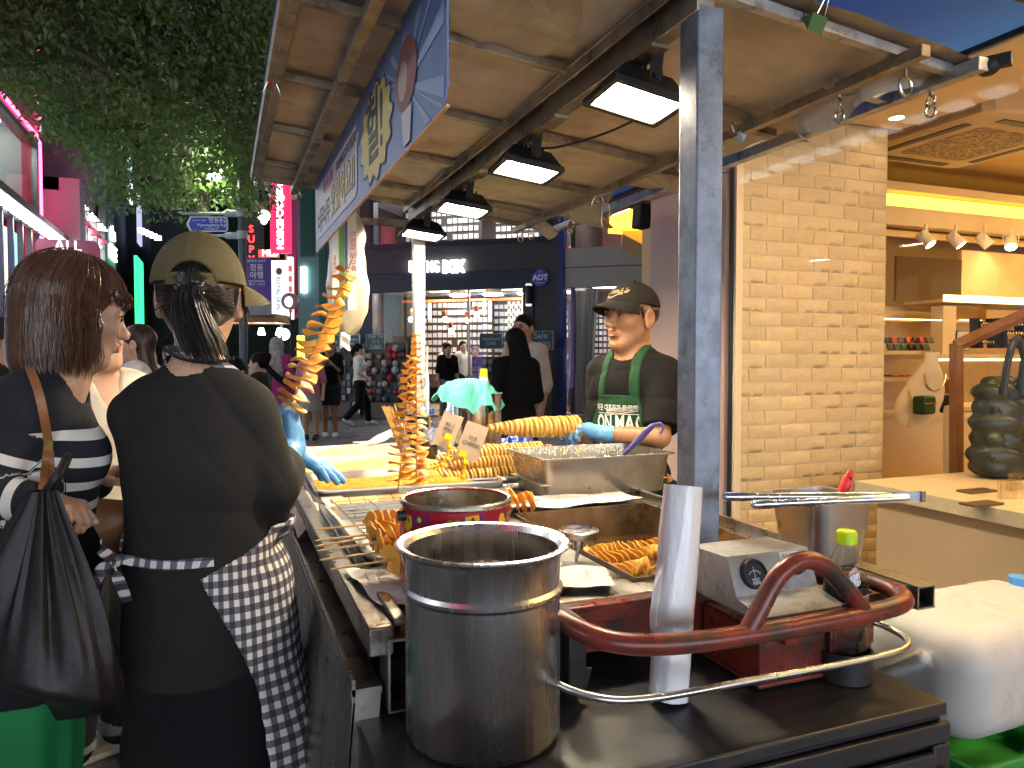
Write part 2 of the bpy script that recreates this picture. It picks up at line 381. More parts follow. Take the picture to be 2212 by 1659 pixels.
q = MB(); q.box((3.19, 1.0, 2.645), (.56, 4.1, .09)); q.box((2.93, 1.0, 2.66), (.05, 4.1, .1)); sp(q.build('soffit', CREAM, bevel=.004))
STN = mat('stone_block', (.15, .145, .145), .6, var=.3, vs=6, bump=.35, bs=14)
rr = random.Random(9)
for i in range(8):
    for j in range(2):
        q = MB(); q.box((2.50+.24*j, -.75+.55*i, 2.66+rr.uniform(0, .006)), (.232, .54, .06)); sp(q.build('stone', STN, bevel=.004))
    for j in range(5):
        q = MB(); q.box((2.385, -.75+.55*i+(.27 if j % 2 else 0), 2.82+.27*j), (.05+rr.uniform(0, .01), .54, .262)); sp(q.build('stone', STN, bevel=.004))
q = MB(); q.box((2.9, 1.2, 3.5), (.9, 4.5, 1.55)); q.box((2.95, 3.62, 3.4), (1.0, .3, 1.7)); sp(q.build('upper_wall', DARKST))
q = MB(); q.box((5.6, 2.0, 2.93), (4.3, 6.2, .08)); q.box((3.5, .6, 2.79), (.06, 4.9, .2)); sp(q.build('ceiling', mat('tan_ceiling', (.55, .42, .26), .7, var=.1, vs=2)))
q = MB(); q.box((5.4, 1.6, .002), (6.2, 6.4, .012)); sp(q.build('floor', mat('shop_floor', (.5, .38, .25), .4, var=.1)))
YB = 4.25
def back(u, v, dy=0): return PY(u, v, YB+dy)
def backbox(mb, u0, v0, u1, v1, dy=0, dep=.05):
    a, c = back(u0, v0, dy), back(u1, v1, dy); mb.box(((a.x+c.x)/2, YB+dy+dep/2, (a.z+c.z)/2), (abs(c.x-a.x), dep, abs(c.z-a.z)))
q = MB(); q.box((5.93, YB+1.4, 1.45), (4.94, .08, 2.9)); q.box((8.3, 2.6, 1.45), (.08, 4.5, 2.9)); q.box((5.9, -1.15, 1.45), (4.8, .06, 2.9)); q.box((3.455, 4.42, 1.4), (.02, 2.4, 2.8)); sp(q.build('room_wall', mat('amber_wall', (.70, .52, .28), .6)))
q = MB(); backbox(q, 1850, 400, 2420, 448, 0, .12); backbox(q, 1850, 478, 2420, 494, -.02, .1); sp(q.build('bulkhead', CREAM, bevel=.004))
q = MB(); q.box((5.2, YB+.9, 2.62), (5.8, .06, .16)); sp(q.build('wood_beam', mat('dark_beam', (.16, .09, .05), .6, var=.3, vs=6)))
GLOW = emat('cove_strip', (1, .58, .06), 1.3)
q = MB(); backbox(q, 1915, 455, 2420, 472, .06, .02); sp(q.build('cove_light', GLOW))
q = MB(); backbox(q, 1937, 552, 2076, 655, .02, .02); sp(q.build('mirror', mat('dim_mirror', (.45, .46, .46), .08, 1)))
q = MB(); backbox(q, 2078, 540, 2400, 655, .03, .03); backbox(q, 1900, 494, 2420, 550, .05, .03); backbox(q, 1900, 440, 2420, 492, .12, .03); sp(q.build('panel', mat('honey_panel', (.74, .55, .30), .5, var=.08)))
DOWN = emat('downlight_glow', (1, .66, .28), 260)
for (u, v, z) in ((1937, 253, 2.6),):
    p = PZ(u, v, z); q = MB(); q.lathe([(.045, .002), (.045, -.004), (.036, -.006), (.036, .0)], p, 24); dl = sp(q.build('downlight', mat('white_trim', (.8, .78, .72), .4)))
    q = MB(); q.lathe([(.034, 0), (0, .0)], p+Vector((0, 0, -.003)), 20); sub(q.build('bulb', emat('corner_downlight', (1, .72, .36), 14)), dl)
for (x, y) in ((3.2, 1.55), (2.62, 1.55), (2.9, 1.0), (3.2, .4), (2.62, .4), (2.9, -.4), (2.52, 2.1)):  # extra downlights added out of view to brighten the brick wall evenly
    q = MB(); q.lathe([(.045, .002), (.045, -.004), (.036, -.006), (.036, .0)], (x, y, 2.6), 20); dl = sp(q.build('downlight', MATS['white_trim'])); q = MB(); q.lathe([(.034, 0), (0, .0)], (x, y, 2.597), 18); sub(q.build('bulb', DOWN), dl)
PANELL = emat('room_panel_light', (1, .58, .18), 13)
for (x, y) in ((4.3, 1.2), (5.6, 1.4), (5.3, 3.0), (6.6, 3.4), (4.3, 3.2)):
    q = MB(); q.box((x, y, 2.885), (.5, .3, .012)); sp(q.build('ceiling_light', PANELL))
# ceiling cassette
ac = thing('air_conditioner', 'cream square ceiling cassette air conditioner with grille in the shop', 'air conditioner', (4.43, 3.32, 2.66))
q = MB(); s0 = .47
def sq(s, z, c=.10): return [Vector((x*s, y*s, z)) for x, y in ((-1, -1+c), (-1+c, -1), (1-c, -1), (1, -1+c), (1, 1-c), (1-c, 1), (-1+c, 1), (-1, 1-c))]
q.rings([sq(.44, .2), sq(.45, .035), sq(s0, .03), sq(s0, .012), sq(.455, 0), sq(.30, -.004)]); q.build('casing', CREAM, ac)
q = MB(); q.prism(sq(.275, -.005), (0, 0, -.003)); q.build('grille', mat('grille_mesh', (.40, .30, .18), .6, var=.55, vs=60, bump=.6, bs=90, detail=0), ac)
for k in range(4):
    a = k*math.pi/2; c = Vector((math.cos(a)*.385, math.sin(a)*.385, -.004)); q = MB(); q.box(c, (.055, .56, .006), (0, 0, a)); q.build('louvre', mat('dark_slot', (.03, .022, .015), .5), ac)
ac.location = PZ(2095, 312, 2.66); ac.rotation_euler = (0, 0, 0)
# track spots
def spot():
    r = thing('track_spotlight', 'x', 'spotlight')
    q = MB(); q.cyl((0, 0, 0), (0, 0, -.05), .012, n=10)
    for s in (-1, 1): q.tube(smooth_path([(0, 0, -.05), (s*.05, 0, -.06), (s*.052, 0, -.115)], 4), .005, 6)
    q.build('bracket', MATS['white_trim'], r)
    q = MB(); R = Euler((math.radians(-40), 0, 0)).to_matrix(); c = Vector((0, 0, -.115)); ax = R @ Vector((0, 0, -1))
    q.lathe([(.0, -.06), (.042, -.06), (.045, .06), (.040, .062)], c, 18, axis=ax); h = q.build('lamp_body', MATS['white_trim'], r)
    q = MB(); q.lathe([(.0, .057), (.039, .058)], c, 16, axis=ax); q.build('bulb', emat('spot_bulb', (1, .75, .4), 30), h)
    return r
s0 = spot()
for i, (u, v, rz, lb) in enumerate(((2000, 484, .3, 'cream track spotlight nearest the brick wall'), (2065, 486, .5, 'cream track spotlight second from the brick wall'), (2126, 488, .8, 'cream track spotlight third from the brick wall'), (2184, 492, -.9, 'unlit looking cream track spotlight fourth from the brick wall'))):
    o = s0 if i == 0 else dup(s0); o.location = back(u, v, -.08); o.rotation_euler = (0, 0, rz); o['label'] = lb; o['group'] = 'spotlights in the shop'
# display table
tb = thing('display_table', 'long pale wooden display table inside the shop window', 'table', (3.3, 1.5, 0))
q = MB(); q.box((.13, .08, .755), (1.4, 2.05, .06)); q.build('table_top', WOODL, tb, bevel=.003)
q = MB(); q.box((.16, .08, .365), (1.30, 1.94, .72)); q.build('base', mat('tan_veneer', (.55, .40, .25), .5, var=.06, vs=3), tb)
# curved counter and shelves beyond
ct = thing('curved_counter', 'curved cream jewellery counter beside the brick wall', 'counter', PZ(2000, 1040, 0.55).to_tuple())
cc = PY(2010, 890, 3.75); ct.location = (cc.x, cc.y, 0)
def arcpoly(r, z): return [Vector((r*math.cos(a), r*math.sin(a), z)) for a in np.linspace(math.pi*1.0, math.pi*2.0, 25)]
q = MB(); q.prism([p+Vector((.25, .45, 0)) for p in arcpoly(.62, cc.z-.03)], (0, 0, .03)); q.build('counter_top', CREAM, ct)
q = MB(); q.prism([p+Vector((.25, .45, 0)) for p in arcpoly(.58, 0)], (0, 0, cc.z-.032)); q.build('counter_panel', mat('pale_amber', (.70, .55, .33), .5), ct)
sh = thing('wall_shelving', 'honey wood shelving with lit shelves behind the counter', 'shelving', (cc.x, YB, 0))
def shp(o): o.parent = sh; o.matrix_parent_inverse = Matrix.Translation(-sh.location); return o
for (u0, v0, u1, v1, dy, dep) in ((1880, 758, 2020, 766, -.2, .22), (1880, 690, 2035, 697, -.15, .2), (1880, 816, 2025, 822, -.2, .22), (2008, 765, 2420, 775, -.45, .4), (2060, 690, 2420, 705, -.3, .3), (2040, 652, 2420, 661, -.35, .35)):
    q = MB(); backbox(q, u0, v0, u1, v1, dy, dep); shp(q.build('shelf', WOODL))
q = MB(); backbox(q, 2038, 660, 2064, 765, -.35, .1); shp(q.build('upright', CREAM))
q = MB(); backbox(q, 2064, 660, 2130, 694, -.3, .02); shp(q.build('brass_panel', mat('brass', (.7, .5, .15), .3, 1)))
for (u0, v0, u1, v1) in ((2040, 651, 2420, 653), (1880, 689, 2035, 690.5), (2020, 775, 2420, 779), (2075, 690, 2120, 693)):
    q = MB(); backbox(q, u0, v0, u1, v1, -.36, .01); shp(q.build('light_strip', emat('shelf_strip', (1, .75, .3), 1.8)))
q = MB(); backbox(q, 1880, 660, 2420, 1100, .1, .03); shp(q.build('back_panel', MATS['honey_panel']))
# ================================================================== far accessories shop (dark facade, lit inside)
class Plane:
    def __init__(s, p0, ex): s.p0 = Vector(p0); s.ex = Vector(ex).normalized(); s.n = Vector((-s.ex.y, s.ex.x, 0))   # n points away from the viewer
    def hit(s, u, v, off=0):
        d = ray(u, v); t = ((s.p0+s.n*off-EYEV).dot(s.n))/d.dot(s.n); return EYEV+d*t
    def sz(s, u, v, off=0): p = s.hit(u, v, off); return (p-s.p0).dot(s.ex), p.z
    def pt(s, a, z, off=0): q = s.p0+s.ex*a+s.n*off; return Vector((q.x, q.y, z))
    def R(s): return Matrix((s.ex, s.n, Vector((0, 0, 1)))).transposed()
    def box(s, mb, a0, z0, a1, z1, o0, o1): c = s.pt((a0+a1)/2, (z0+z1)/2, (o0+o1)/2); return mb.box(c, (abs(a1-a0), abs(o1-o0), abs(z1-z0)), s.R())
    def pbox(s, mb, u0, v0, u1, v1, o0, o1):
        a0, z0 = s.sz(u0, (v0+v1)/2); a1, z1 = s.sz(u1, (v0+v1)/2); _, z0 = s.sz((u0+u1)/2, v1); _, z1 = s.sz((u0+u1)/2, v0); return s.box(mb, a0, z0, a1, z1, o0, o1)
fwh = Vector((fw.x, fw.y, 0)).normalized()
FP = Plane(EYEV+fwh*16.6+Vector((0, 0, -EYE)), rt*.955-fwh*.297)
fs = thing('jewellery_shop', 'dark tiled shop building with white lit sign and bright glazed front', 'shop', FP.pt(0, 0))
def fp(o): o.parent = fs; o.matrix_parent_inverse = Matrix.Translation(-fs.location); return o
DTILE = mat('dark_facade_tile', (.055, .055, .062), .55, var=.25, vs=3, stretch=(1, 1, 14), bump=.4, bs=5)
NAVY = mat('navy_frame', (.016, .022, .05), .4)
aL, zt = FP.sz(795, 800)[0], 0
aR = FP.sz(1207, 800)[0]; aDL, zD = FP.sz(806, 628); aDR = FP.sz(1130, 625)[0]; zD = FP.sz(970, 627)[1]
zW0 = FP.sz(1000, 531)[1]; zW1 = FP.sz(1000, 410)[1]; aWL, aWR = FP.sz(800, 500)[0], FP.sz(1192, 500)[0]
zH = FP.sz(970, 588)[1]
q = MB()
FP.box(q, aDR+.25, 0, aR, zW0, 0, .3); FP.box(q, aL-.2, 0, aDL-.35, zW0, 0, .3); FP.box(q, aDL-.35, zH, aDR+.25, zW0, 0, .3); FP.box(q, aL-.2, zW1, aR, zW1+2.6, 0, .3); FP.box(q, aWR, zW0, aR, zW1, 0, .3); FP.box(q, aL-.2, zW0, aWL, zW1, 0, .3)
fp(q.build('facade', DTILE))
q = MB(); FP.box(q, aDL-.35, zD, aDR+.25, zH, -.05, .25); FP.box(q, aDL-.35, 0, aDL, zD, -.05, .25); FP.box(q, aDR, 0, aDR+.25, zD, -.05, .25); fp(q.build('shopfront_surround', NAVY, bevel=.01))
q = MB(); FP.box(q, aWL, zW0, aWR, zW0+.12, -.04, .2); FP.box(q, aWL, zW1-.1, aWR, zW1, -.04, .2); FP.box(q, aWL, zW0, aWL+.1, zW1, -.03, .2); FP.box(q, aWR-.1, zW0, aWR, zW1, -.03, .2); fp(q.build('window_frame', NAVY))
SG = glassmat('far_glass', (.9, .92, .93), .05)
for i in range(3):
    w = (aWR-aWL)/3; q = MB(); FP.box(q, aWL+i*w+.02, zW0+.12, aWL+(i+1)*w-.02, zW1-.1, .08, .1); fp(q.build('window_pane', SG))
for a0, a1 in ((aDL, aDL+1.15), (aDR-1.3, aDR)):
    q = MB(); FP.box(q, a0+.02, .05, a1, zD, .08, .1); fp(q.build('glass_panel', SG))
q = MB(); FP.box(q, aDL+1.15, .05, aDL+1.19, zD, .06, .12); FP.box(q, aDR-1.34, .05, aDR-1.3, zD, .06, .12); fp(q.build('door_jamb', mat('steel_jamb', (.3, .3, .3), .4, 1)))
q = MB(); FP.box(q, aR, 0, aR+.12, zW1+2, -.05, .25); fp(q.build('blue_downpipe', mat('blue_trim', (.02, .04, .22), .4)))
LETW = emat('white_sign_letter', (1, .98, .95), 3)
for txt, uu, px, bold in (('B', 890, 14, 0), ('LI', 908, 10, 0), ('NG', 935, 29, 0), ('BOX', 979, 55, .022)):
    p = FP.hit(uu, 577, -.06); fp(text('sign_letter', txt, .37, LETW, p, FP.ex, (0, 0, 1), None, .03, bold, fx=px*15.6/1600))
# lettering heights are evened by the fit; interior ------------------------------------------------
WHITEW = mat('white_card', (.85, .85, .86), .5); PEG = mat('dark_pegboard', (.08, .055, .05), .6)
q = MB(); FP.box(q, aL-1, 0, aR+.2, .02, .3, 6); fp(q.build('floor', mat('warm_floor', (.45, .33, .22), .4)))
q = MB(); FP.box(q, aL-1, zD+.25, aR+.2, zD+.4, .3, 6); FP.box(q, aL-1, zW1+.3, aR+.2, zW1+.45, .3, 6); fp(q.build('ceiling', mat('grey_ceiling', (.5, .48, .48), .7)))
q = MB(); FP.box(q, aL-1.1, 0, aL-1, zW1+.4, .3, 6); FP.box(q, aR+.2, 0, aR+.3, zW1+.4, .3, 6); FP.box(q, aL-1, 0, aR+.2, zW1+.4, 5.2, 5.3); fp(q.build('room_wall', PEG))
SL = emat('shop_tube_light', (1, .97, .93), 13)
for i in range(5):
    for j in range(3):
        a = aL+.6+i*1.0; q = MB(); FP.box(q, a, zD+.2, a+.5, zD+.24, .7+j*1.5, .95+j*1.5); fp(q.build('ceiling_light', SL))
        q = MB(); FP.box(q, a, zW1+.25, a+.5, zW1+.29, .7+j*1.5, .95+j*1.5); fp(q.build('ceiling_light', SL))
rr = random.Random(3)
q = MB(); q2 = MB()
def cards(q, a0, a1, z0, z1, off, w=.13, h=.14, gx=.155, gz=.215, skip=.04):
    z = z0
    while z < z1:
        a = a0
        while a < a1:
            if rr.random() > skip: FP.box(q, a, z, a+w*rr.uniform(.8, 1), z+h*rr.uniform(.85, 1), off, off+.02)
            a += gx
        z += gz
cards(q, aDL+1.0, aR, .9, zD, 5.12); cards(q, aL-.6, aDL+1.5, .9, zD, 4.2); cards(q, aDL+2.2, aDL+2.9, 1, zD, 3.6, .1, .13, .13, .2)
cards(q, aWL-.5, aWL+1.6, zD+.6, zW1+.3, 3.0); cards(q, aWL+2.0, aWR-1.3, zD+.6, zW1+.3, 3.4)
o = fp(q.build('earring_cards', WHITEW, sharp=0)); o['kind'] = 'stuff'
q = MB(); FP.box(q, aWL-.6, zD+.5, aWL+1.7, zW1+.3, 3.03, 3.1); FP.box(q, aWL+1.95, zD+.5, aWR-1.2, zW1+.3, 3.43, 3.5); FP.box(q, aL-.7, .5, aDL+1.55, zD, 4.23, 4.3); fp(q.build('display_board', PEG))
q = MB(); FP.box(q, aDL-.5, zD-.05, aDR+.5, zD+.02, 2.6, 2.7); c0 = FP.pt(aWR-1.1, zD+.9, 3); q.bar(c0, FP.pt(aWR+.2, zD+1.5, 3.2), .1, .16); fp(q.build('orange_beam', mat('orange_paint', (.75, .16, .07), .5)))
BULB = emat('warm_bulb', (1, .72, .35), 14)
for i, (u, v) in enumerate(((888, 690), (962, 690), (1011, 692), (975, 715), (893, 672), (1030, 680))):
    p = FP.hit(u, v, 1.5+.3*(i % 3)); q = MB(); q.ball(p, .07, 10, 7); k = fp(q.build('pendant_bulb', BULB)); q = MB(); q.cyl(p+Vector((0, 0, .07)), p+Vector((-.05, 0, .22)), .05, .07, 10); sub(q.build('lamp_shade', mat('copper', (.55, .22, .1), .3, 1)), k)
for (u, v0, v1) in ((928, 655, 690), (1046, 645, 680), (1058, 650, 685), (1131, 640, 685)):
    p, p2 = FP.hit(u, v0, 1.2), FP.hit(u, v1, 1.2); q = MB(); q.cyl(p, p2, .035, n=8); fp(q.build('tube_pendant', emat('amber_tube', (1, .6, .1), 5)))
q = MB(); a0, z0 = FP.sz(1005, 885); FP.box(q, aDL+2.0, .02, aDL+3.3, .95, 2.2, 2.8); FP.box(q, aDR-1.2, .02, aDR-.1, .8, 1.4, 2.0); fp(q.build('sales_counter', mat('counter_wood', (.36, .20, .11), .5, var=.2, vs=4)))
# neighbouring pale shop to the right of the blue pipe
ns = thing('curtained_shop', 'pale panelled shop with curtained glass front beside the dark shop', 'shop', FP.pt(aR+2, 0))
def npq(o): o.parent = ns; o.matrix_parent_inverse = Matrix.Translation(-ns.location); return o
PALEP = mat('pale_grey_panel', (.40, .41, .36), .5, var=.06, vs=2)
zf0, zf1 = FP.sz(1310, 618)[1], FP.sz(1310, 532)[1]
for i in range(2):
    q = MB(); FP.box(q, aR+.13+i*2.05, zf0, aR+2.16+i*2.05, (zf0+zf1)/2-.01, 0, .25); FP.box(q, aR+.13+i*2.05, (zf0+zf1)/2+.01, aR+2.16+i*2.05, zf1, 0, .25); npq(q.build('panel', PALEP))
q = MB(); FP.box(q, aR+.12, 0, aR+4.3, .12, 0, .3); npq(q.build('plinth', mat('grey_plinth', (.3, .3, .31), .6)))
q = MB(); FP.box(q, aR+.14, .12, aR+4.25, zf0, .08, .1); npq(q.build('window_pane', SG))
q = MB(); FP.box(q, aR+.14, zf1, aR+4.25, zf1+2.2, .08, .1); npq(q.build('upper_pane', SG))
q = MB(); FP.box(q, aR+.1, 0, aR+4.3, .02, .3, 4); npq(q.build('floor', MATS['warm_floor']))
q = MB(); FP.box(q, aR+.1, zf0+.2, aR+4.3, zf0+.3, .3, 4); FP.box(q, aR+.1, zf1+2.3, aR+4.3, zf1+2.4, .3, 4); npq(q.build('ceiling', MATS['grey_ceiling']))
q = MB(); FP.box(q, aR+.1, 0, aR+4.3, 7, 3.6, 3.7); FP.box(q, aR+4.3, 0, aR+4.4, 7, .2, 3.7); npq(q.build('room_wall', mat('red_brown_wall', (.24, .08, .05), .6)))
q = MB(); cards(q, aR+1.0, aR+4.0, .9, zf0, 3.5, .2, .15, .23, .27); cards(q, aR+.3, aR+.9, .6, 2.4, 2.6, .08, .1, .11, .15); o = npq(q.build('product_cards', WHITEW, sharp=0)); o['kind'] = 'stuff'
for i in range(3):
    q = MB(); FP.box(q, aR+.5+i*1.2, zf0+.1, aR+1.1+i*1.2, zf0+.14, 1.2, 1.5); npq(q.build('ceiling_light', SL)); q = MB(); FP.box(q, aR+.6+i*1.2, zf1+1.2, aR+1.0+i*1.2, zf1+1.25, 1.2, 1.5); npq(q.build('ceiling_light', SL))
CURT = mat('sheer_curtain', (.62, .60, .54), .8, alpha=.85)
for a0, w, nm in ((aR+.35, .75, 0), (aR+.55, .35, 0)):
    q = MB()
    def cf(u, v, a0=a0, w=w): return FP.pt(a0+w*(u-.5)*(1-.25*math.sin(math.pi*v))+.1*v, .15+(zf0-.2)*v, .35+.05*math.sin(u*28))
    q.grid(cf, 48, 8); npq(q.build('curtain', CURT))
q = MB(); FP.box(q, aR+1.1, .1, aR+2.9, 1.15, .9, 1.6); npq(q.build('dark_counter', mat('dark_counter', (.03, .03, .035), .4)))
# orange lit soffit and hanging speaker at the corner of the lit shop
os_ = thing('orange_canopy_sign', 'glowing orange box canopy beyond the pinkish pier', 'shop sign', PD(1370, 490, 7.0))
def osq(o): o.parent = os_; o.matrix_parent_inverse = Matrix.Translation(-os_.location); return o
p = PD(1372, 484, 7.2); q = MB(); q.box(p+Vector((.15, 0, .02)), (.62, .5, .16)); osq(q.build('box', emat('orange_glow', (1, .42, .03), 1.6)))
q = MB(); q.box(p+Vector((.15, 0, .11)), (.56, .44, .012)); osq(q.build('light_strip', emat('warm_strip', (1, .75, .35), 12)))
q = MB(); q.prism([PD(1345, 505, 7.2), PD(1345, 470, 7.2), PD(1420, 515, 7.2), PD(1420, 545, 7.2)], (.5, .9, 0)); osq(q.build('soffit', mat('amber_soffit', (.75, .48, .2), .6)))
spk = thing('wall_speaker', 'black loudspeaker hanging beside the pinkish pier top', 'speaker', PD(1386, 468, 4.6))
q = MB(); q.box((0, 0, 0), (.085, .10, .15), (0, .08, 0)); q.build('cabinet', mat('speaker_black', (.015, .015, .016), .6), spk, bevel=.012, seg=3)
q = MB(); q.bar((.03, 0, .03), (.12, .05, .04), .02, .02); q.build('bracket', MATS['speaker_black'], spk)
# ================================================================== materials shared
STEEL = mat('brushed_steel', (.50, .49, .47), .30, 1, rvar=.10, vs=5, bump=.05, bs=30, dirt=(.30, .26, .2), ds=4, stretch=(1, 1, .12))
STEELD = mat('worn_steel', (.36, .34, .31), .36, 1, rvar=.14, vs=9, dirt=(.13, .09, .05), ds=5, bump=.08, bs=25)
GALV = mat('galvanised_tube', (.42, .43, .45), .42, .9, var=.25, vs=14, rvar=.1, dirt=(.2, .17, .14), ds=9)
BROWNST = mat('grubby_steel_angle', (.30, .24, .17), .45, .75, var=.3, vs=11, rvar=.12, dirt=(.09, .06, .04), ds=6)
POSTM = mat('post_blue_grey', (.20, .235, .30), .45, .5, var=.22, vs=22, rvar=.1, dirt=(.10, .11, .13), ds=12, bump=.05, bs=60)
WHITEPOST = mat('white_painted_post', (.55, .53, .49), .45, .1, var=.12, vs=10)
BLACKM = mat('black_metal', (.018, .018, .019), .45, .3, rvar=.1, vs=20)
BLACKP = mat('black_plastic', (.02, .02, .02), .4)
REDP = mat('red_brown_paint', (.17, .028, .018), .32, .1, var=.35, vs=9, rvar=.1, dirt=(.05, .034, .028), ds=13, dpos=.46, bump=.06, bs=70)
BLUET = mat('blue_tarpaulin', (.08, .28, 1.0), .5, 0, var=.15, vs=5, bump=.1, bs=20)
_t = BLUET.node_tree; _tr = _t.nodes.new('ShaderNodeBsdfTranslucent'); _tr.inputs[0].default_value = (.06, .24, 1, 1); _mx = _t.nodes.new('ShaderNodeMixShader'); _mx.inputs[0].default_value = .5
_t.links.new(_t.nodes['Principled BSDF'].outputs[0], _mx.inputs[1]); _t.links.new(_tr.outputs[0], _mx.inputs[2]); _t.links.new(_mx.outputs[0], _t.nodes['Material Output'].inputs[0])
LINING = mat('brown_canvas_lining', (.53, .465, .37), .8, 0, var=.16, vs=6, bump=.28, bs=7, dirt=(.36, .27, .18), ds=3.4)
LINING2 = mat('patched_plastic_lining', (.42, .34, .22), .45, 0, var=.15, vs=8, bump=.5, bs=9)
CHROME = mat('zinc_hardware', (.6, .58, .5), .25, 1)
LAMPG = emat('lamp_glass', (1, .84, .60), 95)
# ================================================================== food cart
cart = thing('food_cart', 'steel street food cart with brown lined canopy on posts and red front handle', 'food cart', (.8, 1.3, 0))
cart_inv = Matrix.Translation(-cart.location)
def cp(o):  # keep world coordinates under the cart
    o.parent = cart; o.matrix_parent_inverse = cart_inv; return o
X0, X1, Y0, Y1, ZT = .27, 1.31, 1.28, 4.06, .88
fx0, fx1, fy0, fy1 = .80, 1.25, 1.345, 2.03
b = MB(); b.box((.79, 2.7, .45), (.94, 2.68, .40)); cp(b.build('cabinet', mat('dark_cart_steel', (.10, .095, .09), .45, .6, var=.3, vs=5)))
b = MB()
b.box(((X0+fx0)/2, (Y0+Y1)/2, ZT-.012), (fx0-X0, Y1-Y0, .024))
b.box(((fx1+X1)/2, (Y0+Y1)/2, ZT-.012), (X1-fx1, Y1-Y0, .024))
b.box(((fx0+fx1)/2, (fy1+Y1)/2, ZT-.012), (fx1-fx0, Y1-fy1, .0236)); b.box(((fx0+fx1)/2, (Y0+fy0)/2, ZT-.012), (fx1-fx0, fy0-Y0, .0236))
cp(b.build('countertop', STEELD, bevel=.002))
# raised rim channels along both long edges and hollow tube ends
b = MB(); b.box((X0-.022, 2.63, .868), (.044, 2.78, .05)); b.box((X0+.012, 2.63, .8965), (.024, 2.78, .012)); cp(b.build('edge_rail', STEELD, bevel=.003))
b = MB()
def hollow(mb, c, w, h, L, t=.004):
    x, y, z = c
    mb.box((x, y, z+h/2-t/2), (w, L, t)); mb.box((x, y, z-h/2+t/2), (w, L, t)); mb.box((x-w/2+t/2, y, z), (t, L*.999, h-2*t)); mb.box((x+w/2-t/2, y, z), (t, L*.999, h-2*t))
hollow(b, (X0+.012, 1.255, .815), .056, .125, .075); cp(b.build('tube_end', STEELD))
b = MB(); hollow(b, (1.385, 2.6, .845), .05, .05, 2.95); hollow(b, (1.335, 2.6, .845), .05, .044, 2.9); cp(b.build('side_rail', STEELD))
b = MB(); b.box((1.302, 2.7, .896), (.012, 2.7, .03)); cp(b.build('edge_strip', STEEL))
# fold-down side leaf
b = MB()
R = Euler((0, math.radians(-5), 0)).to_matrix()
b.box((.222, 2.62, .787), (.052, 2.76, .012)); b.bar((.2, 1.24, .79), (.2, 4.0, .79), .006, .04)
pts = [(.199, 1.24, .785), (.199, 4.0, .785), (.145, 4.0, .17), (.145, 1.24, .17)]
b.prism(pts, (.005, 0, 0)); b.prism([(.2, 1.24, .782), (.246, 1.24, .782), (.205, 1.24, .2), (.15, 1.24, .2)], (0, .004, 0))
cp(b.build('side_leaf', STEELD))
# fryer
OILBROWN = mat('oil_stained_steel', (.30, .22, .13), .35, .8, var=.4, vs=7, dirt=(.05, .025, .01), ds=5, rvar=.12)
b = MB(); zb = .66; t = .004
b.box(((fx0+fx1)/2, (fy0+fy1)/2, zb), (fx1-fx0, fy1-fy0, t))
b.box((fx0+t/2, (fy0+fy1)/2, (zb+ZT+.012)/2), (t, fy1-fy0, ZT+.012-zb)); b.box((fx1-t/2, (fy0+fy1)/2, (zb+ZT+.012)/2), (t, fy1-fy0, ZT+.012-zb))
b.box(((fx0+fx1)/2, fy0+t/2, (zb+ZT+.008)/2), (fx1-fx0-2*t, t, ZT+.008-zb)); b.box(((fx0+fx1)/2, fy1-t/2, (zb+ZT+.012)/2), (fx1-fx0-2*t, t, ZT+.012-zb))
fry = cp(b.build('fryer_vat', OILBROWN))
b = MB(); OILZ = .80
def oilf(u, v):
    x, y = fx0+.006+(fx1-fx0-.012)*u, fy0+.006+(fy1-fy0-.012)*v
    return (x, y, OILZ+.0022*math.sin(40*x+13*y)*math.sin(31*y-9*x)+.0012*math.sin(90*x)*math.sin(77*y))
b.grid(oilf, 60, 60); sub(b.build('oil', mat('frying_oil', (.055, .022, .005), .05, 0, spec=.9, coat=.6, var=.4, vs=20, bump=.35, bs=60)), fry)
b = MB(); rr = random.Random(4)
for i in range(240):
    x, y = rr.uniform(fx0+.03, fx1-.03), rr.uniform(fy0+.03, fy1-.1); b.ball((x, y, OILZ+.002), rr.uniform(.0015, .0045), 6, 4)
o = sub(b.build('oil_bubbles', mat('oil_foam', (.75, .55, .25), .2, trans=.3)), fry); o['kind'] = 'stuff'
b = MB(); b.bar((fx0+.03, fy0+.07, .84), (fx1-.02, fy0+.07, .84), .012, .03); sub(b.build('drain_bar', STEEL), fry)
# red end frame, box and handle
b = MB(); b.box((.74, 1.262, .862), (.5, .032, .034)); b.box((.74, 1.27, .815), (.5, .012, .07)); cp(b.build('red_frame', REDP, bevel=.003))
b = MB(); b.box((.575, 1.20, .825), (.035, .10, .13)); b.prism([(.56, 1.16, .80), (.61, 1.16, .80), (.60, 1.16, .765), (.575, 1.16, .755)], (0, .006, 0)); cp(b.build('frame_bracket', BLACKM, bevel=.003))
b = MB(); b.box((1.03, 1.165, .805), (.24, .17, .105)); b.box((1.03, 1.165, .75), (.25, .18, .008)); b.box((1.07, 1.072, .79), (.012, .012, .13)); b.box((.955, 1.063, .842), (.03, .03, .022))
cp(b.build('red_box', REDP, bevel=.002))
hp = smooth_path([(.5, 1.26, .925), (.515, 1.12, .918), (.56, 1.02, .906), (.66, .99, .897), (.83, .985, .893), (1.02, .985, .895), (1.13, .99, .897), (1.185, 1.01, .899), (1.212, 1.06, .90), (1.2, 1.12, .90), (1.13, 1.2, .90)], 8)
b = MB(); b.tube(hp, .0172, 18); h = cp(b.build('handle', REDP))
ap = smooth_path([(.80, .988, .885), (.83, .988, .93), (.872, .99, .984), (.925, .992, 1.004), (.975, .992, .988), (1.02, .99, .945), (1.065, .988, .895)], 8)
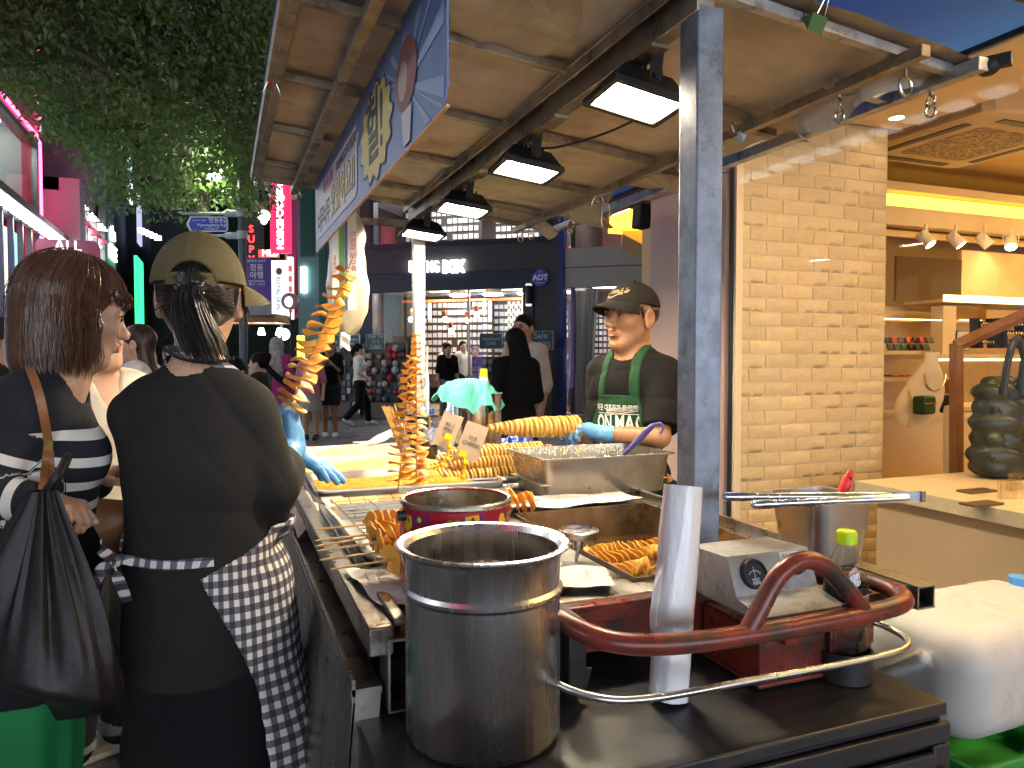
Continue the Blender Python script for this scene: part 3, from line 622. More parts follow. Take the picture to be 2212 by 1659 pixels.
b = MB(); b.tube(ap, .0160, 16); sub(b.build('handle_arch', REDP), h)
rp = smooth_path([(.50, 1.2, .83), (.49, 1.08, .83), (.535, 1.005, .825), (.62, .985, .818), (.8, .98, .818), (1.0, .982, .815), (1.14, .985, .817), (1.195, 1.01, .82), (1.205, 1.06, .825), (1.17, 1.1, .84)], 8)
b = MB(); b.tube(rp, .0062, 12); cp(b.build('steel_rod', STEEL))
b = MB(); b.cyl((1.165, 1.08, .70), (1.165, 1.08, .90), .011, n=12); b.cyl((1.165, 1.08, .80), (1.165, 1.08, .83), .015, n=12); b.box((1.165, 1.08, .87), (.04, .03, .05)); cp(b.build('hinge_pin', mat('rusty_pin', (.16, .07, .03), .6, .5, var=.4, vs=20))) 
b = MB(); b.bar((.80, 1.06, .855), (.885, 1.02, .862), .009, .009); cp(b.build('latch_bar', STEEL))
rr = random.Random(21); CRUMB = mat('fried_crumb', (.62, .36, .10), .6, var=.3, vs=80)
b = MB()
for i in range(150):
    e = rr.random()
    if e < .45: x, y = rr.uniform(fx1+.012, X1-.02), rr.uniform(fy0, fy1+.3)
    elif e < .7: x, y = rr.uniform(.5, fx1), rr.uniform(fy1+.01, fy1+.06)
    else: x, y = rr.uniform(.5, fx0-.01), rr.uniform(1.45, 2.3)
    r = rr.uniform(.0012, .0045); b.ball((x, y, .8815+r*.4), (r*rr.uniform(.8, 1.8), r, r*.6), 6, 4, (rr.random(), rr.random(), rr.random()*3))
o = cp(b.build('crumbs', CRUMB)); o['kind'] = 'stuff'
# posts
b = MB(); b.box((1.015, 1.42, 1.32), (.07, .07, 1.62)); o = cp(b.build('post', POSTM, bevel=.004)); o['label'] = 'blue grey square post at the handle end'
b = MB(); b.box((1.035, 4.08, 1.32), (.062, .062, 1.66)); o = cp(b.build('post', WHITEPOST, bevel=.004)); o['label'] = 'white square post at the far end'
b = MB(); b.cyl((.998, 4.04, 1.0), (.998, 4.04, 1.75), .008, n=8); cp(b.build('cable_pipe', mat('grey_cable', (.12, .13, .15), .5)))
# canopy ------------------------------------------------------------
def zc(x): return 2.285-.10*(x-.2)          # underside slopes down towards the shop
TR = Euler((0, math.atan(.10), 0)).to_matrix()
CY0, CY1 = 1.35, 4.0
canopy = None
b = MB(); rr = random.Random(11)
def lin(u, v):
    x = .175+1.6*u; y = CY0+.01+(CY1-CY0-.02)*v
    sag = .012*math.sin(math.pi*((y-1.42)/.56 % 1))+.003*math.sin(23*x+7*y)
    if x > 1.58:
        e = (x-1.58)/.19; cut = .10*math.sin(9.5*y+1)+.05*math.sin(23*y); x = 1.58+(x-1.58)*(.85+cut*4*e); sag += .05*e*e*(1+.8*math.sin(8*y))
    return (x, y, zc(x)+.004-sag)
b.grid(lin, 60, 90); cv = cp(b.build('canopy_lining', LINING, sharp=0)); 
b = MB(); b.quad((.15, 1.30, 2.318), (2.07, 1.30, 2.262), (2.07, 4.06, 2.262), (.15, 4.06, 2.318)); cp(b.build('tarpaulin_roof', BLUET))
b = MB(); b.bar((2.065, 1.30, 2.255), (2.065, 4.06, 2.255), .014, .018); b.bar((.15, 1.305, 2.31), (2.06, 1.305, 2.256), .01, .012); cp(b.build('roof_hem', BLACKP))
for x, w, h, dz, nm in ((.165, .03, .045, -.005, 'roof_rail'), (.36, .035, .03, -.05, 'roof_rail'), (1.6, .03, .03, -.047, 'roof_rail'), (1.80, .035, .035, -.03, 'roof_rail')):
    b = MB(); b.bar((x, CY0-.02, zc(x)+dz), (x, CY1+.04, zc(x)+dz), w, h)
    if x < .2: b.bar((x+.018, CY0-.02, zc(x)-.03), (x+.018, CY1, zc(x)-.03), .03, .004)
    cp(b.build(nm, BROWNST if x < 1.7 else GALV, bevel=.002))
ribs = [1.42, 1.98, 2.54, 3.10, 3.66, 3.985]
for y in ribs:
    b = MB(); xe = 1.60 if y > 1.5 else 1.83
    xe = 1.72 if y > 3.9 else xe
    b.bar((.18, y, zc(.18)-.018), (xe, y, zc(xe)-.018), .026, .026); cp(b.build('roof_rib', BROWNST if y > 1.5 else GALV, bevel=.002))
for y, x in ((1.98, 1.7), (2.55, 1.72), (3.12, 1.7)):
    b = MB(); b.bar((1.6, y, zc(1.6)-.047), (x, y, zc(x)-.047), .03, .022); cp(b.build('roof_stub', BROWNST))
b = MB(); b.bar((1.58, 1.62, zc(1.58)-.03), (1.82, 1.62, zc(1.8)-.03), .028, .028); cp(b.build('roof_stub', GALV))
b = MB(); b.bar((1.86, 1.30, zc(1.8)-.02), (1.80, 1.42, zc(1.8)-.02), .03, .03); b.ball((1.835, 1.345, zc(1.8)-.03), (.028, .03, .022), 10, 6); cp(b.build('taped_joint', mat('black_tape', (.012, .012, .013), .6, bump=.5, bs=60)))
b = MB(); b.bar((1.0, 1.385, 2.15), (1.0, 4.08, 2.15), .045, .075); b.bar((.965, 1.36, 2.19), (.965, 4.05, 2.19), .05, .005); b.bar((.945, 1.36, 2.172), (.945, 4.05, 2.172), .005, .034)
cp(b.build('main_beam', mat('beam_steel', (.31, .27, .22), .42, .8, var=.25, vs=12, dirt=(.10, .08, .06), ds=7), bevel=.002))
b = MB(); b.bar((.5, 4.06, 2.09), (1.03, 4.06, 2.1), .03, .035); cp(b.build('end_rail', BROWNST))
for y in (1.62, 2.18, 2.9, 3.5): b = MB(); b.box((.998, y, 2.107), (.05, .12, .010)); cp(b.build('beam_clamp', BROWNST))
b = MB(); b.tube(smooth_path([(1.03, 2.46, 2.10), (1.10, 2.36, 2.085), (1.2, 2.2, 2.10), (1.28, 2.02, 2.13), (1.33, 1.84, 2.135)], 6), .004, 6); cp(b.build('lamp_cable', BLACKP))
b = MB()   # crumpled clear patch taped under the lining
def pat(u, v):
    x, y = .47+.40*u, 1.50+.62*v; return (x, y, zc(x)-.006-.005*abs(math.sin(9*x+5*y))-.0035*math.sin(40*x-22*y)-.006*math.exp(-((v-.5)/.05)**2)-.006*math.exp(-((u-.5)/.05)**2))
b.grid(pat, 40, 50); cp(b.build('lining_patch', LINING2, sharp=0))
# eye bolts under the rails, with rings
def eyebolt(p, tilt, R=.02, par=None, d2=True):
    b = MB(); p = Vector(p); b.cyl(p, p-Vector((0, 0, .018)), .005, n=8); c = p-Vector((0, 0, .018+R))
    ex = Vector((math.cos(tilt), math.sin(tilt), 0)); b.tube(arc(c, R, 0, 2*math.pi, 18, ex, (0, 0, 1))[:-1], .0042, 7, closed=True)
    if d2:
        c2 = c-Vector((0, 0, R*1.6)); ey = Vector((-math.sin(tilt), math.cos(tilt), 0)); b.tube(arc(c2, R*.95, 0, 2*math.pi, 18, ey*.6+ex*.5, (0, 0, 1))[:-1], .0036, 7, closed=True)
    cp(b.build('eye_bolt', CHROME))
eyebolt((1.60, 1.60, zc(1.6)-.06), .9, .018); eyebolt((1.66, 1.44, zc(1.7)-.035), .1, .024, d2=False); eyebolt((1.80, 1.48, zc(1.8)-.045), 1.3, .016)
eyebolt((.24, 3.96, zc(.24)-.03), .3, .021); eyebolt((.17, 3.95, zc(.2)-.02), 1.2, .017, d2=False); eyebolt((.38, 3.96, zc(.38)-.05), .6, .018, d2=False)
# ================================================================== floodlights
def flood():
    r = thing('floodlight', 'x', 'floodlight')
    b = MB(); prof = [(.112, .086, -.03), (.112, .086, -.012), (.104, .078, -.008), (.072, .05, .042), (.05, .035, .05)]
    b.rings([[Vector((sx*x, sy*y, z)) for sx, sy in ((-1, -1), (1, -1), (1, 1), (-1, 1))] for x, y, z in prof], True, False, True)
    b.rings([[Vector((sx*x, sy*y, z)) for sx, sy in ((-1, -1), (1, -1), (1, 1), (-1, 1))] for x, y, z in ((.112, .086, -.03), (.096, .07, -.0305), (.094, .068, -.016))], True, False, True)
    for i in range(-3, 4): b.box((i*.016, 0, .052), (.004, .07, .022))
    h = b.build('housing', BLACKM, r, bevel=.002)
    b = MB(); b.prism([(-.092, -.066, -.0205), (.092, -.066, -.0205), (.092, .066, -.0205), (-.092, .066, -.0205)], (0, 0, .002)); b.build('lens', LAMPG, h)
    b = MB()
    for s in (-1, 1): b.box((0, s*.083, .065), (.034, .005, .125)); b.cyl((0, s*.08, .012), (0, s*.094, .012), .009, n=10)
    b.box((0, 0, .1265), (.034, .171, .004)); b.build('bracket', BLACKM, r, bevel=.001)
    b = MB(); b.tube(smooth_path([(.02, .02, .06), (.04, .06, .09), (.03, .09, .12)], 5), .004, 6); b.build('cable', BLACKP, r)
    return r
f0 = flood()
for i, (y, lab, tl) in enumerate(((1.69, 'large floodlight nearest the blue grey post', .10), (2.44, 'floodlight second from the blue grey post', .03), (3.175, 'floodlight third from the blue grey post', .0), (3.89, 'smallest floodlight, above the white post', .0))):
    o = f0 if i == 0 else dup(f0); o.location = (1.01, y, 2.035); o.rotation_euler = (math.radians(-4), math.radians(6)+tl*.5, math.radians(0)); o['label'] = lab; o['group'] = 'floodlights under the canopy beam'
# ================================================================== left side of the street: lit shop fronts along x = -4.5
XL = -4.5
def L_(u, v, dx=0): return PX(u, v, XL+dx)
def lbox(mb, u0, v0, u1, v1, o0, o1, slope=False):
    """a slab on the left street front between two picture corners (its height is taken at the middle), o0..o1 metres proud of the front"""
    um = (u0+u1)/2; a, c = L_(u0, 700).y, L_(u1, 700).y; zt, zb = L_(um, v0).z, L_(um, v1).z
    mb.box((XL+(o0+o1)/2, (a+c)/2, (zt+zb)/2), (abs(o1-o0), abs(c-a), abs(zt-zb)))
def ly(u): return L_(u, 700).y
def lz(u, v): return L_(u, v).z
def ybox(mb, y0, y1, z0, z1, o0, o1): mb.box((XL+(o0+o1)/2, (y0+y1)/2, (z0+z1)/2), (abs(o1-o0), abs(y1-y0), abs(z1-z0)))
PINKP = mat('pink_red_panel', (.75, .045, .10), .35, var=.1, vs=2); PINKN = emat('pink_neon', (1, .08, .25), 2.6)
yE = ly(92); yS = yE-26
p1 = thing('pink_shop_building', 'hot pink and red lit shop front with neon outlines and a dress window', 'shop building', (XL, yE-4, 0))
def pp(o, par): o.parent = par; o.matrix_parent_inverse = Matrix.Translation(-par.location); return o
zs0, zs1 = lz(45, 442), lz(45, 275); ztop = 12
q = MB(); ybox(q, yS, yE, zs1, ztop, -.3, 0); ybox(q, yS, yE, lz(90, 480), zs0, -.3, 0); ybox(q, yE-.5, yE, zs0, zs1, -.3, 0); ybox(q, yE-.35, yE, 0, lz(90, 480), -.3, 0); ybox(q, yE-.1, yE, 0, ztop, -3, -.3)
pp(q.build('front_panel', PINKP), p1)
for y0, z0, y1, z1, o in ((yE-.02, 3.0, yE+.04, ztop, .03), (yS, zs0-.25, yE, zs0-.19, .03), (yS, zs1+.2, yE, zs1+.26, .03)):
    q = MB(); ybox(q, y0, y1, z0, z1, o-.03, o+.03); pp(q.build('neon_strip', PINKN), p1)
q = MB(); ybox(q, yS, yE-.5, zs0, zs0+.14, -.05, .08); ybox(q, yS, yE-.5, zs1-.14, zs1, -.05, .08); ybox(q, yE-.62, yE-.5, zs0, zs1, -.05, .08); pp(q.build('window_frame', mat('grey_alu', (.35, .34, .34), .35, .7)), p1)
q = MB(); ybox(q, yS, yE-.62, zs0+.14, zs1-.14, -.04, -.02); pp(q.build('window_pane', MATS['far_glass']), p1)
q = MB(); ybox(q, yS, yE, zs0-.1, zs0+.02, -3, -.3); ybox(q, yS, yE, zs1+.4, zs1+.5, -3, -.3); ybox(q, yS, yE, zs0, zs1+.5, -3.1, -3.0); ybox(q, yE-.3, yE-.2, zs0, zs1+.5, -3, -.3); pp(q.build('room_lining', mat('pale_room', (.55, .58, .56), .6)), p1)
for k in range(5):
    q = MB(); ybox(q, yE-1.2-k*1.0, yE-1.1-k*1.0, zs1+.3, zs1+.38, -2.4, -.6); pp(q.build('ceiling_light', emat('cool_tube', (.92, 1, .95), 5)), p1)
for k, colr in enumerate(((.55, .50, .48), (.32, .34, .38), (.30, .42, .12))):
    d = thing('dress_on_stand', ('cream dress on stand in the pink shop window', 'grey dress on stand in the pink shop window', 'green dress on stand in the pink shop window')[k], 'dress', (XL-.75, yE-1.55-.5*k, zs0+.15), 0, 'dresses in the upper shop window')
    q = MB(); q.lathe([(.26, .0), (.20, .4), (.12, .85), (.15, 1.05), (.13, 1.25), (.05, 1.33)], n=14, sx=.7); q.build('dress', mat('dress_cloth_%d' % k, colr, .8, var=.15, vs=6), d)
    q = MB(); q.cyl((0, 0, 1.3), (0, 0, 1.5), .03, n=8); q.cyl((-.15, 0, 1.28), (.15, 0, 1.28), .015, n=6); q.build('hanger', mat('hanger', (.7, .7, .7), .4), d)
# awning lights and lower entrance
zA = lz(60, 492)
q = MB(); ybox(q, yS, yE+.9, zA, zA+.12, 0, .55); pp(q.build('entrance_hood', MATS['grey_alu']), p1)
for k in range(46):
    q = MB(); ybox(q, yE+.5-k*.55, yE+.8-k*.55, zA-.05, zA-.01, .18, .48); pp(q.build('hood_light', emat('cool_spot', (.9, .97, 1), 4)), p1)
q = MB(); q2 = MB()
for i in range(24):
    y1 = yE-.36-i*.9; ybox(q, y1-.08, y1, 0, zA, -.06, .06)
pp(q.build('mullion', mat('dark_mullion', (.10, .09, .11), .35, .5)), p1)
for i, c in enumerate(((.25, .55, .65), (.75, .80, .55), (.70, .80, .62), (.20, .35, .70), (.35, .25, .65))*4):
    y1 = yE-.36-i*.9; q = MB(); ybox(q, y1-.9, y1-.08, .1, zA-.1, -.35, -.33); pp(q.build('lit_panel', emat('lit_panel_%d' % (i % 5), c, .6)), p1)
q = MB(); ybox(q, yS, yE-.1, 0, zA, -.6, -.5); pp(q.build('lower_wall', MATS['room_lining'] if 'room_lining' in MATS else MATS['pale_room']), p1)
# white shop with lit bays
WHITEB = mat('white_render', (.62, .60, .62), .6, var=.05)
y0, y1 = ly(102), ly(193); zt_ = lz(150, 437); zb_ = 0
p2 = thing('white_bay_shop', 'white shop building with three lit bays and rounded arch', 'shop building', (XL, (y0+y1)/2, 0))
q = MB(); ybox(q, y0, y1, zt_-.35, zt_, -.4, .35); ybox(q, y0, y0+.9, 0, zt_, -.4, .85); ybox(q, y0, y1, 0, zt_, -.5, -.4); ybox(q, y0+.9, y1, lz(150, 560), lz(150, 550), -.4, .5)
pp(q.build('facade', WHITEB), p2)
bay = (y1-y0-.9)/3
for i in range(3):
    ya = y0+.9+i*bay
    q = MB(); ybox(q, ya-.12, ya+.12, 0, zt_-.35, -.35, .6); pp(q.build('pilaster', WHITEB), p2)
    q = MB(); zz = zt_-.9; q.prism([(XL-.2, ya+.2, zz), (XL-.2, ya+.2, zz+.5), (XL+.75, ya+.2, zz+.05)], (0, bay-.4, 0)); pp(q.build('awning', mat('crimson_awning', (.45, .02, .06), .6)), p2)
    for k in range(3):
        q = MB(); ybox(q, ya+.3+k*(bay-.3)/3, ya+.5+k*(bay-.3)/3, zt_-.39, zt_-.36, .3, .7); pp(q.build('soffit_light', MATS['cool_spot']), p2)
    q = MB(); ybox(q, ya+.4, ya+bay-.4, zz-.12, zz-.06, .2, .5); pp(q.build('sign_light', MATS['cool_spot']), p2)
    q = MB(); ybox(q, ya+.25, ya+bay-.25, zz-2.2, zz-.15, -.38, -.3); pp(q.build('window_pane', emat('cool_window', (.62, .66, .80), .3)), p2)
    q = MB(); ybox(q, ya+bay*.5-.03, ya+bay*.5+.03, zz-2.2, zz-.15, -.3, -.2); ybox(q, ya+.25, ya+bay-.25, zz-1.3, zz-1.24, -.3, -.2); pp(q.build('window_bar', WHITEB), p2)
    q = MB(); ybox(q, ya+.2, ya+bay-.2, .2, zz-2.6, -.38, -.3); pp(q.build('red_alcove', mat('dark_red_alcove', (.28, .02, .04), .5)), p2)
ALLM = thing('rounded_shop_sign', 'rounded dark pink sign board with white letters above the striped woman', 'sign', L_(147, 548, 1.0))
q = MB(); o = ALLM.location; R_ = .33; P_ = [Vector((0, 0, 0))+Vector((x, 0, z)) for x, z in [( .55+.14*math.cos(a), .2+.14*math.sin(a)) for a in np.linspace(0, math.pi/2, 6)]+[(-.55+.14*math.cos(a), .2+.14*math.sin(a)) for a in np.linspace(math.pi/2, math.pi, 6)]+[(-.55+.14*math.cos(a), -.3+.14*math.sin(a)) for a in np.linspace(math.pi, 1.5*math.pi, 6)]+[(.55+.14*math.cos(a), -.3+.14*math.sin(a)) for a in np.linspace(1.5*math.pi, 2*math.pi, 6)]]
q.prism(P_, (0, .1, 0)); q.build('board', mat('mauve_board', (.42, .10, .16), .5), ALLM)
me = text('lettering', 'ALL\nMASK', .36, emat('sign_white', (1, 1, 1), 1.6), o+Vector((0, -.012, .0)), (1, 0, 0), (0, 0, 1), ALLM, .004)
# round arch
q = MB(); ya = ly(207); za = lz(207, 640); 
ar = [Vector((XL+.3, ya+1.6*math.cos(t), lz(207, 560)+2.2*math.sin(t))) for t in np.linspace(0, math.pi, 22)]
q.prism([Vector((XL+.3, ya+1.6, 0))]+ar+[Vector((XL+.3, ya-1.6, 0))], (.25, 0, 0)); ao = pp(q.build('arch', mat('grey_arch', (.36, .37, .38), .5)), p2)
ar2 = [Vector((XL+.55, ya+1.25*math.cos(t), lz(207, 560)+1.8*math.sin(t))) for t in np.linspace(0, math.pi, 22)]
q = MB(); q.prism([Vector((XL+.55, ya+1.25, .5))]+ar2+[Vector((XL+.55, ya-1.25, .5))], (.05, 0, 0)); pp(q.build('arch_panel', mat('arch_inner', (.22, .24, .28), .5)), p2)
text('arch_lettering', 'the\nFACE', .75, emat('ice_white', (.85, .95, 1), 4), Vector((XL+.66, ya, lz(207, 528))), (0, 1, 0), (0, 0, 1), p2, .02)
# towers, dark blocks
def tower(name, lab, x, y0, y1, z1, m, dep=4, cat='building'):
    t = thing(name, lab, cat, (x, (y0+y1)/2, 0)); q = MB(); q.box((-dep/2, 0, z1/2), (dep, y1-y0, z1)); q.build('wall', m, t); return t
NIGHT = mat('night_block', (.035, .04, .055), .7)
t = tower('tall_dark_block', 'tall dark unlit block behind the white bay shop', XL-1.6, ly(98)+.4, ly(240), 14, NIGHT, 5)
t = tower('mauve_tower', 'mauve rendered tower beside the white bay shop', XL+.2, ly(180), ly(222), lz(200, 120), mat('mauve_render', (.42, .24, .34), .6, var=.2, vs=1.5), 3)
t = tower('narrow_block', 'dark narrow block with cool lit upright signs', XL+.3, ly(222)+.3, ly(285), 15, NIGHT, 4)
for (u0, u1, v0, v1, c, s) in ((228, 236, 330, 440, (.5, .7, .9), .8), (252, 262, 420, 530, (.5, .55, .75), .35), (270, 277, 425, 490, (.45, .5, .7), .3)):
    q = MB(); lbox(q, u0, v0, u1, v1, .9, 1.0); pp(q.build('upright_sign', emat('upright_%d' % u0, c, s)), t)
t2 = tower('brown_block', 'brown red block behind the green light sign', XL+.6, ly(300), ly(345), 16, mat('maroon_render', (.10, .045, .045), .7), 4)
q = MB(); lbox(q, 292, 505, 306, 590, 1.0, 1.15); pp(q.build('upright_sign', emat('pale_blue_sign', (.5, .62, .85), .9)), t2)
gs = thing('green_sign', 'bright green upright light sign on the dark block', 'sign', L_(301, 640, 1.6))
q = MB(); a, c = L_(296, 585, 1.6), L_(311, 700, 1.6); q.box((0, 0, 0), (.1, abs(a.y-c.y), (lz(303, 590)-lz(303, 690)))); q.build('panel', emat('green_light', (.03, .95, .22), .8), gs)
t3 = tower('far_dark_block', 'low dark block at the end of the street on the left', XL+.8, ly(350), ly(380), 9, NIGHT, 4)
for i in range(5):
    q = MB(); p = PD(305+i*9, 498+i*4, 24); q.box(p, (.2, .2, .12)); pp(q.build('lamp_cluster', MATS['cool_spot']), t2)
# ================================================================== far right side of the street, in depth order
def board(name, lab, cat, u0, v0, u1, v1, d, m, dep=.12, rz=None):
    a, c = PD(u0, v0, d), PD(u1, v1, d); t = thing(name, lab, cat, (a+c)/2, -YAW if rz is None else rz); w = (c-a).dot(rt); hh = a.z-c.z
    q = MB(); q.box((0, 0, 0), (w, dep, hh)); q.build('panel', m, t, bevel=.01); t['w'] = w; t['hh'] = hh; return t
def btext(t, body, size, m, dx=0, dz=0, vert=False, fit=None, **k):
    p = t.location+rt*dx+Vector((0, 0, dz))-fwh*.075
    return text('lettering', body, size, m, p, rt if not vert else (0, 0, -1), (0, 0, 1) if not vert else rt, t, .004, fit=fit, **k)
PRINTW = mat('printed_white', (.80, .80, .82), .6); SWHITE = emat('sign_white_text', (1, 1, 1), 2.2)
t = board('red_skincare_sign', 'tall red upright shop sign with white vertical letters', 'sign', 585, 388, 628, 547, 15.5, emat('red_sign_face', (.95, .02, .09), .6))
btext(t, 'THE', .27, SWHITE, dz=.60, vert=True, fit=.29, bold=.006); btext(t, 'RCHIDSKIN', .27, SWHITE, dz=-.22, vert=True, fit=.93, bold=.006)
q = MB(); q.tube(arc(t.location+Vector((0, 0, .37))-fwh*.08, .085, 0, 2*math.pi, 20, rt, (0, 0, 1))[:-1], .014, 6, closed=True)
for k in range(6): a = k*math.pi/3; q.ball(t.location+Vector((0, 0, .37))-fwh*.08+(rt*math.cos(a)+Vector((0, 0, 1))*math.sin(a))*.038, .028, 8, 5)
o = q.build('flower_emblem', SWHITE, t); o.matrix_parent_inverse = (Matrix.Translation(t.location) @ t.rotation_euler.to_matrix().to_4x4()).inverted()
t = board('white_skincare_sign', 'pale blue white upright shop sign with thin serif letters', 'sign', 588, 563, 622, 681, 16.5, emat('white_sign_face', (.62, .74, .86), .5))
btext(t, 'ROYAL SKIN', .17, mat('brown_letter', (.22, .10, .10), .5), dx=-.02, dz=-.12, vert=True, fit=.72)
q = MB(); q.ball((0, -.07, .36), (.07, .02, .08), 10, 6); q.build('emblem', mat('brown_letter', (.22, .1, .1)), t)
t = board('festival_banner', 'purple festival banner with white brush letters hanging from the lamp post', 'banner', 530, 556, 586, 682, 12.5, mat('purple_banner', (.13, .06, .34), .7), .03)
btext(t, 'SEOUL EAST', .06, PRINTW, dz=.42, fit=.30); btext(t, '정동\n야행', .13, PRINTW, dz=.24); btext(t, '2024 FESTIVAL', .035, PRINTW, dz=.08, fit=.28); btext(t, '10.11 - 10.12', .035, PRINTW, dz=.03, fit=.26)
q = MB(); q.box((0, -.02, -.36), (.43, .02, .24)); q.prism([(-.2, -.032, -.27), (.2, -.032, -.27), (.0, -.032, -.17)], (0, -.004, 0)); 
for i in range(6): q.box((-.15+i*.06, -.034, -.37), (.02, .01, .2))
q.build('print', mat('banner_building', (.30, .28, .36), .6), t)
for i, (tt, v) in enumerate((('S', 508), ('U', 520), ('P', 532), ('Y', 545))): pass
t = thing('red_neon_sign', 'red neon letters running down the dark block', 'sign', PD(543, 528, 22))
text('lettering', 'S\nU\nP\nY', .30, emat('red_neon', (1, .02, .02), 3), t.location, rt, (0, 0, 1), t, .02, fit=None)
t = board('red_lit_sign', 'glowing red shop sign with white figures below the tall red sign', 'sign', 560, 540, 602, 556, 20, emat('red_box_sign', (1, .03, .02), 1.6)); btext(t, 'MLB', .24, SWHITE, dx=.05)
t = board('louvred_tower', 'dark grey louvred tower at the end of the street', 'building', 555, 470, 590, 700, 30, mat('louvre_grey', (.05, .05, .055), .6), 2)
for i in range(22):
    q = MB(); q.box((0, -1.03, t['hh']/2-.15-i*.09), (t['w'], .08, .045)); q.build('louvre', mat('louvre_edge', (.14, .14, .15), .5), t)
t = thing('skull_light', 'small white glowing face shaped light in the dark sky', 'light', PD(570, 466, 24)); q = MB(); q.ball((0, 0, 0), (.2, .12, .18), 14, 9); q.ball((0, 0, -.19), (.1, .09, .09), 10, 6); q.build('globe', emat('skull_glow', (1, .85, .75), 3), t)
q = MB()
for s in (-1, 1): q.ball(Vector((0, 0, 0))+rt*s*.08-fwh*.11, .035, 8, 5)
q.build('eye_hole', BLACKP_ if 'BLACKP_' in globals() else mat('black_hole', (.01, .01, .01), .6), t)
# coloured buildings right of the signs
t = board('magenta_building', 'magenta pink building front behind the red upright sign', 'building', 628, 440, 662, 690, 22, mat('magenta_front', (.60, .10, .30), .6), 1)
q = MB(); q.prism([(-.05, -.52, -1.6), (.26, -.52, -1.3), (.26, -.52, 1.2), (.12, -.52, .2)], (0, -.03, 0)); q.build('red_stripe', mat('red_stripe', (.5, .01, .03), .5), t)
t = board('teal_building', 'teal green building front with dark green bands', 'building', 655, 390, 800, 760, 20, mat('teal_front', (.13, .26, .27), .5, var=.1), 1)
for (u0, u1, v0, v1) in ((662, 690, 395, 560), (700, 716, 520, 760)):
    a, c = PD(u0, v0, 20), PD(u1, v1, 20); m_ = (a+c)/2-t.location; q = MB(); q.box((m_.dot(rt), -.52, m_.z), ((c-a).dot(rt), .06, a.z-c.z)); q.build('green_band', mat('dark_green_band', (.012, .11, .085), .5), t)
a, c = PD(663, 582, 20), PD(674, 636, 20); m_ = (a+c)/2-t.location; q = MB(); q.box((m_.dot(rt), -.55, m_.z), ((c-a).dot(rt), .08, a.z-c.z)); q.build('lit_window', emat('teal_window', (.8, 1, 1), 2.2), t)
t = board('yellow_pole_sign', 'yellow framed upright sign with red squares on white', 'sign', 622, 555, 634, 690, 17.5, emat('white_red_sign', (.8, .75, .72), .45)); 
for i in range(5): q = MB(); q.box((0, -.07, .45-.24*i), (.1, .03, .13)); q.build('red_square', emat('red_square', (.9, .03, .03), 1), t)
q = MB(); q.box((-.09, -.02, .1), (.035, .1, 1.6)); q.build('yellow_edge', mat('yellow_paint', (.75, .50, .02), .4), t)
t = thing('round_face_lantern', 'round pinkish lantern with a plain pale oval on it', 'lantern', PD(627, 651, 13)); q = MB(); q.cyl(-fwh*.05, fwh*.05, .145, n=28); q.build('disc', mat('mauve_disc', (.42, .22, .26), .4), t); q = MB(); q.ball(-fwh*.05+Vector((0, 0, -.01)), (.085, .03, .095), 14, 9); q.build('oval', emat('pale_oval', (.9, .85, .82), .55), t)
q = MB(); q.cyl((0, 0, -.145), (0, 0, -1.6), .012, n=6); q.build('pole', BLACKM if 'BLACKM' in globals() else mat('thin_pole', (.03, .03, .03), .5), t)
for (u, v, r, c, s, nm, lb) in ((613, 722, .12, (1, .95, .9), 3, 'globe_lantern', 'white round glowing lantern under the pale sign'), (650, 752, .09, (1, .75, .05), 1.5, 'yellow_lantern', 'yellow glowing light box beside the street stalls')):
    t = thing(nm, lb, 'lantern', PD(u, v, 15)); q = MB(); q.ball((0, 0, 0), (r, r, r), 14, 9) if 'globe' in nm else q.box((0, 0, 0), (.14, .1, .5)); q.build('globe', emat(nm+'_glow', c, s), t)
# street stall far down the street, its lamps and wooden fascia
t = thing('far_food_stall', 'distant street stall with wooden roof edge and bright lamps', 'stall', PD(545, 760, 13)); o = t.location
q = MB(); q.box((0, 0, PD(545, 690, 13).z-o.z), (1.1, .8, .14), (0, 0, -YAW)); q.build('roof', mat('stall_wood', (.30, .13, .05), .6, var=.2, vs=5), t)
q = MB(); q.box((0, .2, -.75), (1.0, .6, .9), (0, 0, -YAW)); q.build('counter', mat('stall_counter', (.25, .24, .25), .4, .6), t)
for i in range(4): q = MB(); q.cyl((-.45+.3*i, -.1, .3), (-.45+.3*i, -.1, .42), .07, .03, 10); q.build('stall_lamp', emat('stall_bulb', (.85, 1, 1), 14), t)
for s in (-1, 1): q = MB(); q.box((s*.5, .1, -.3), (.05, .05, 1.8)); q.build('stall_post', MATS['night_block'], t)
# lamp post with street name sign
lp = thing('street_lamp_post', 'dark street lamp post with grey sign arms and one lit lamp', 'lamp post', PD(528, 900, 10.5)); lp.location.z = 0
x_, y_ = lp.location.x, lp.location.y; zz = lambda v: PD(528, v, 10.5).z
GP = mat('grey_post', (.10, .11, .12), .5, .4); GA = mat('pale_arm', (.45, .47, .48), .5, .2)
q = MB(); q.cyl((0, 0, 0), (0, 0, zz(383)), .062, .055, 14); q.build('pole', GP, lp)
for v in (464, 511):
    q = MB(); q.cyl((0, 0, zz(v)-.05), (0, 0, zz(v)+.06), .075, n=14); a = Vector((0, 0, zz(v))); q.tube([a-rt*.06, a-rt*.22, a-rt*.26, a-rt*.85], [.05, .05, .022, .02], 10); q.build('sign_arm', GA, lp)
q = MB(); q.bar(Vector((0, 0, zz(390))), Vector((0, 0, zz(386)))-rt*.36, .03, .03); q.build('lamp_arm', GP, lp)
q = MB(); q.ball(Vector((0, 0, zz(386)))-rt*.38, (.09, .09, .05), 12, 7); q.build('lamp_head', emat('street_bulb', (.9, 1, .75), 55), lp)
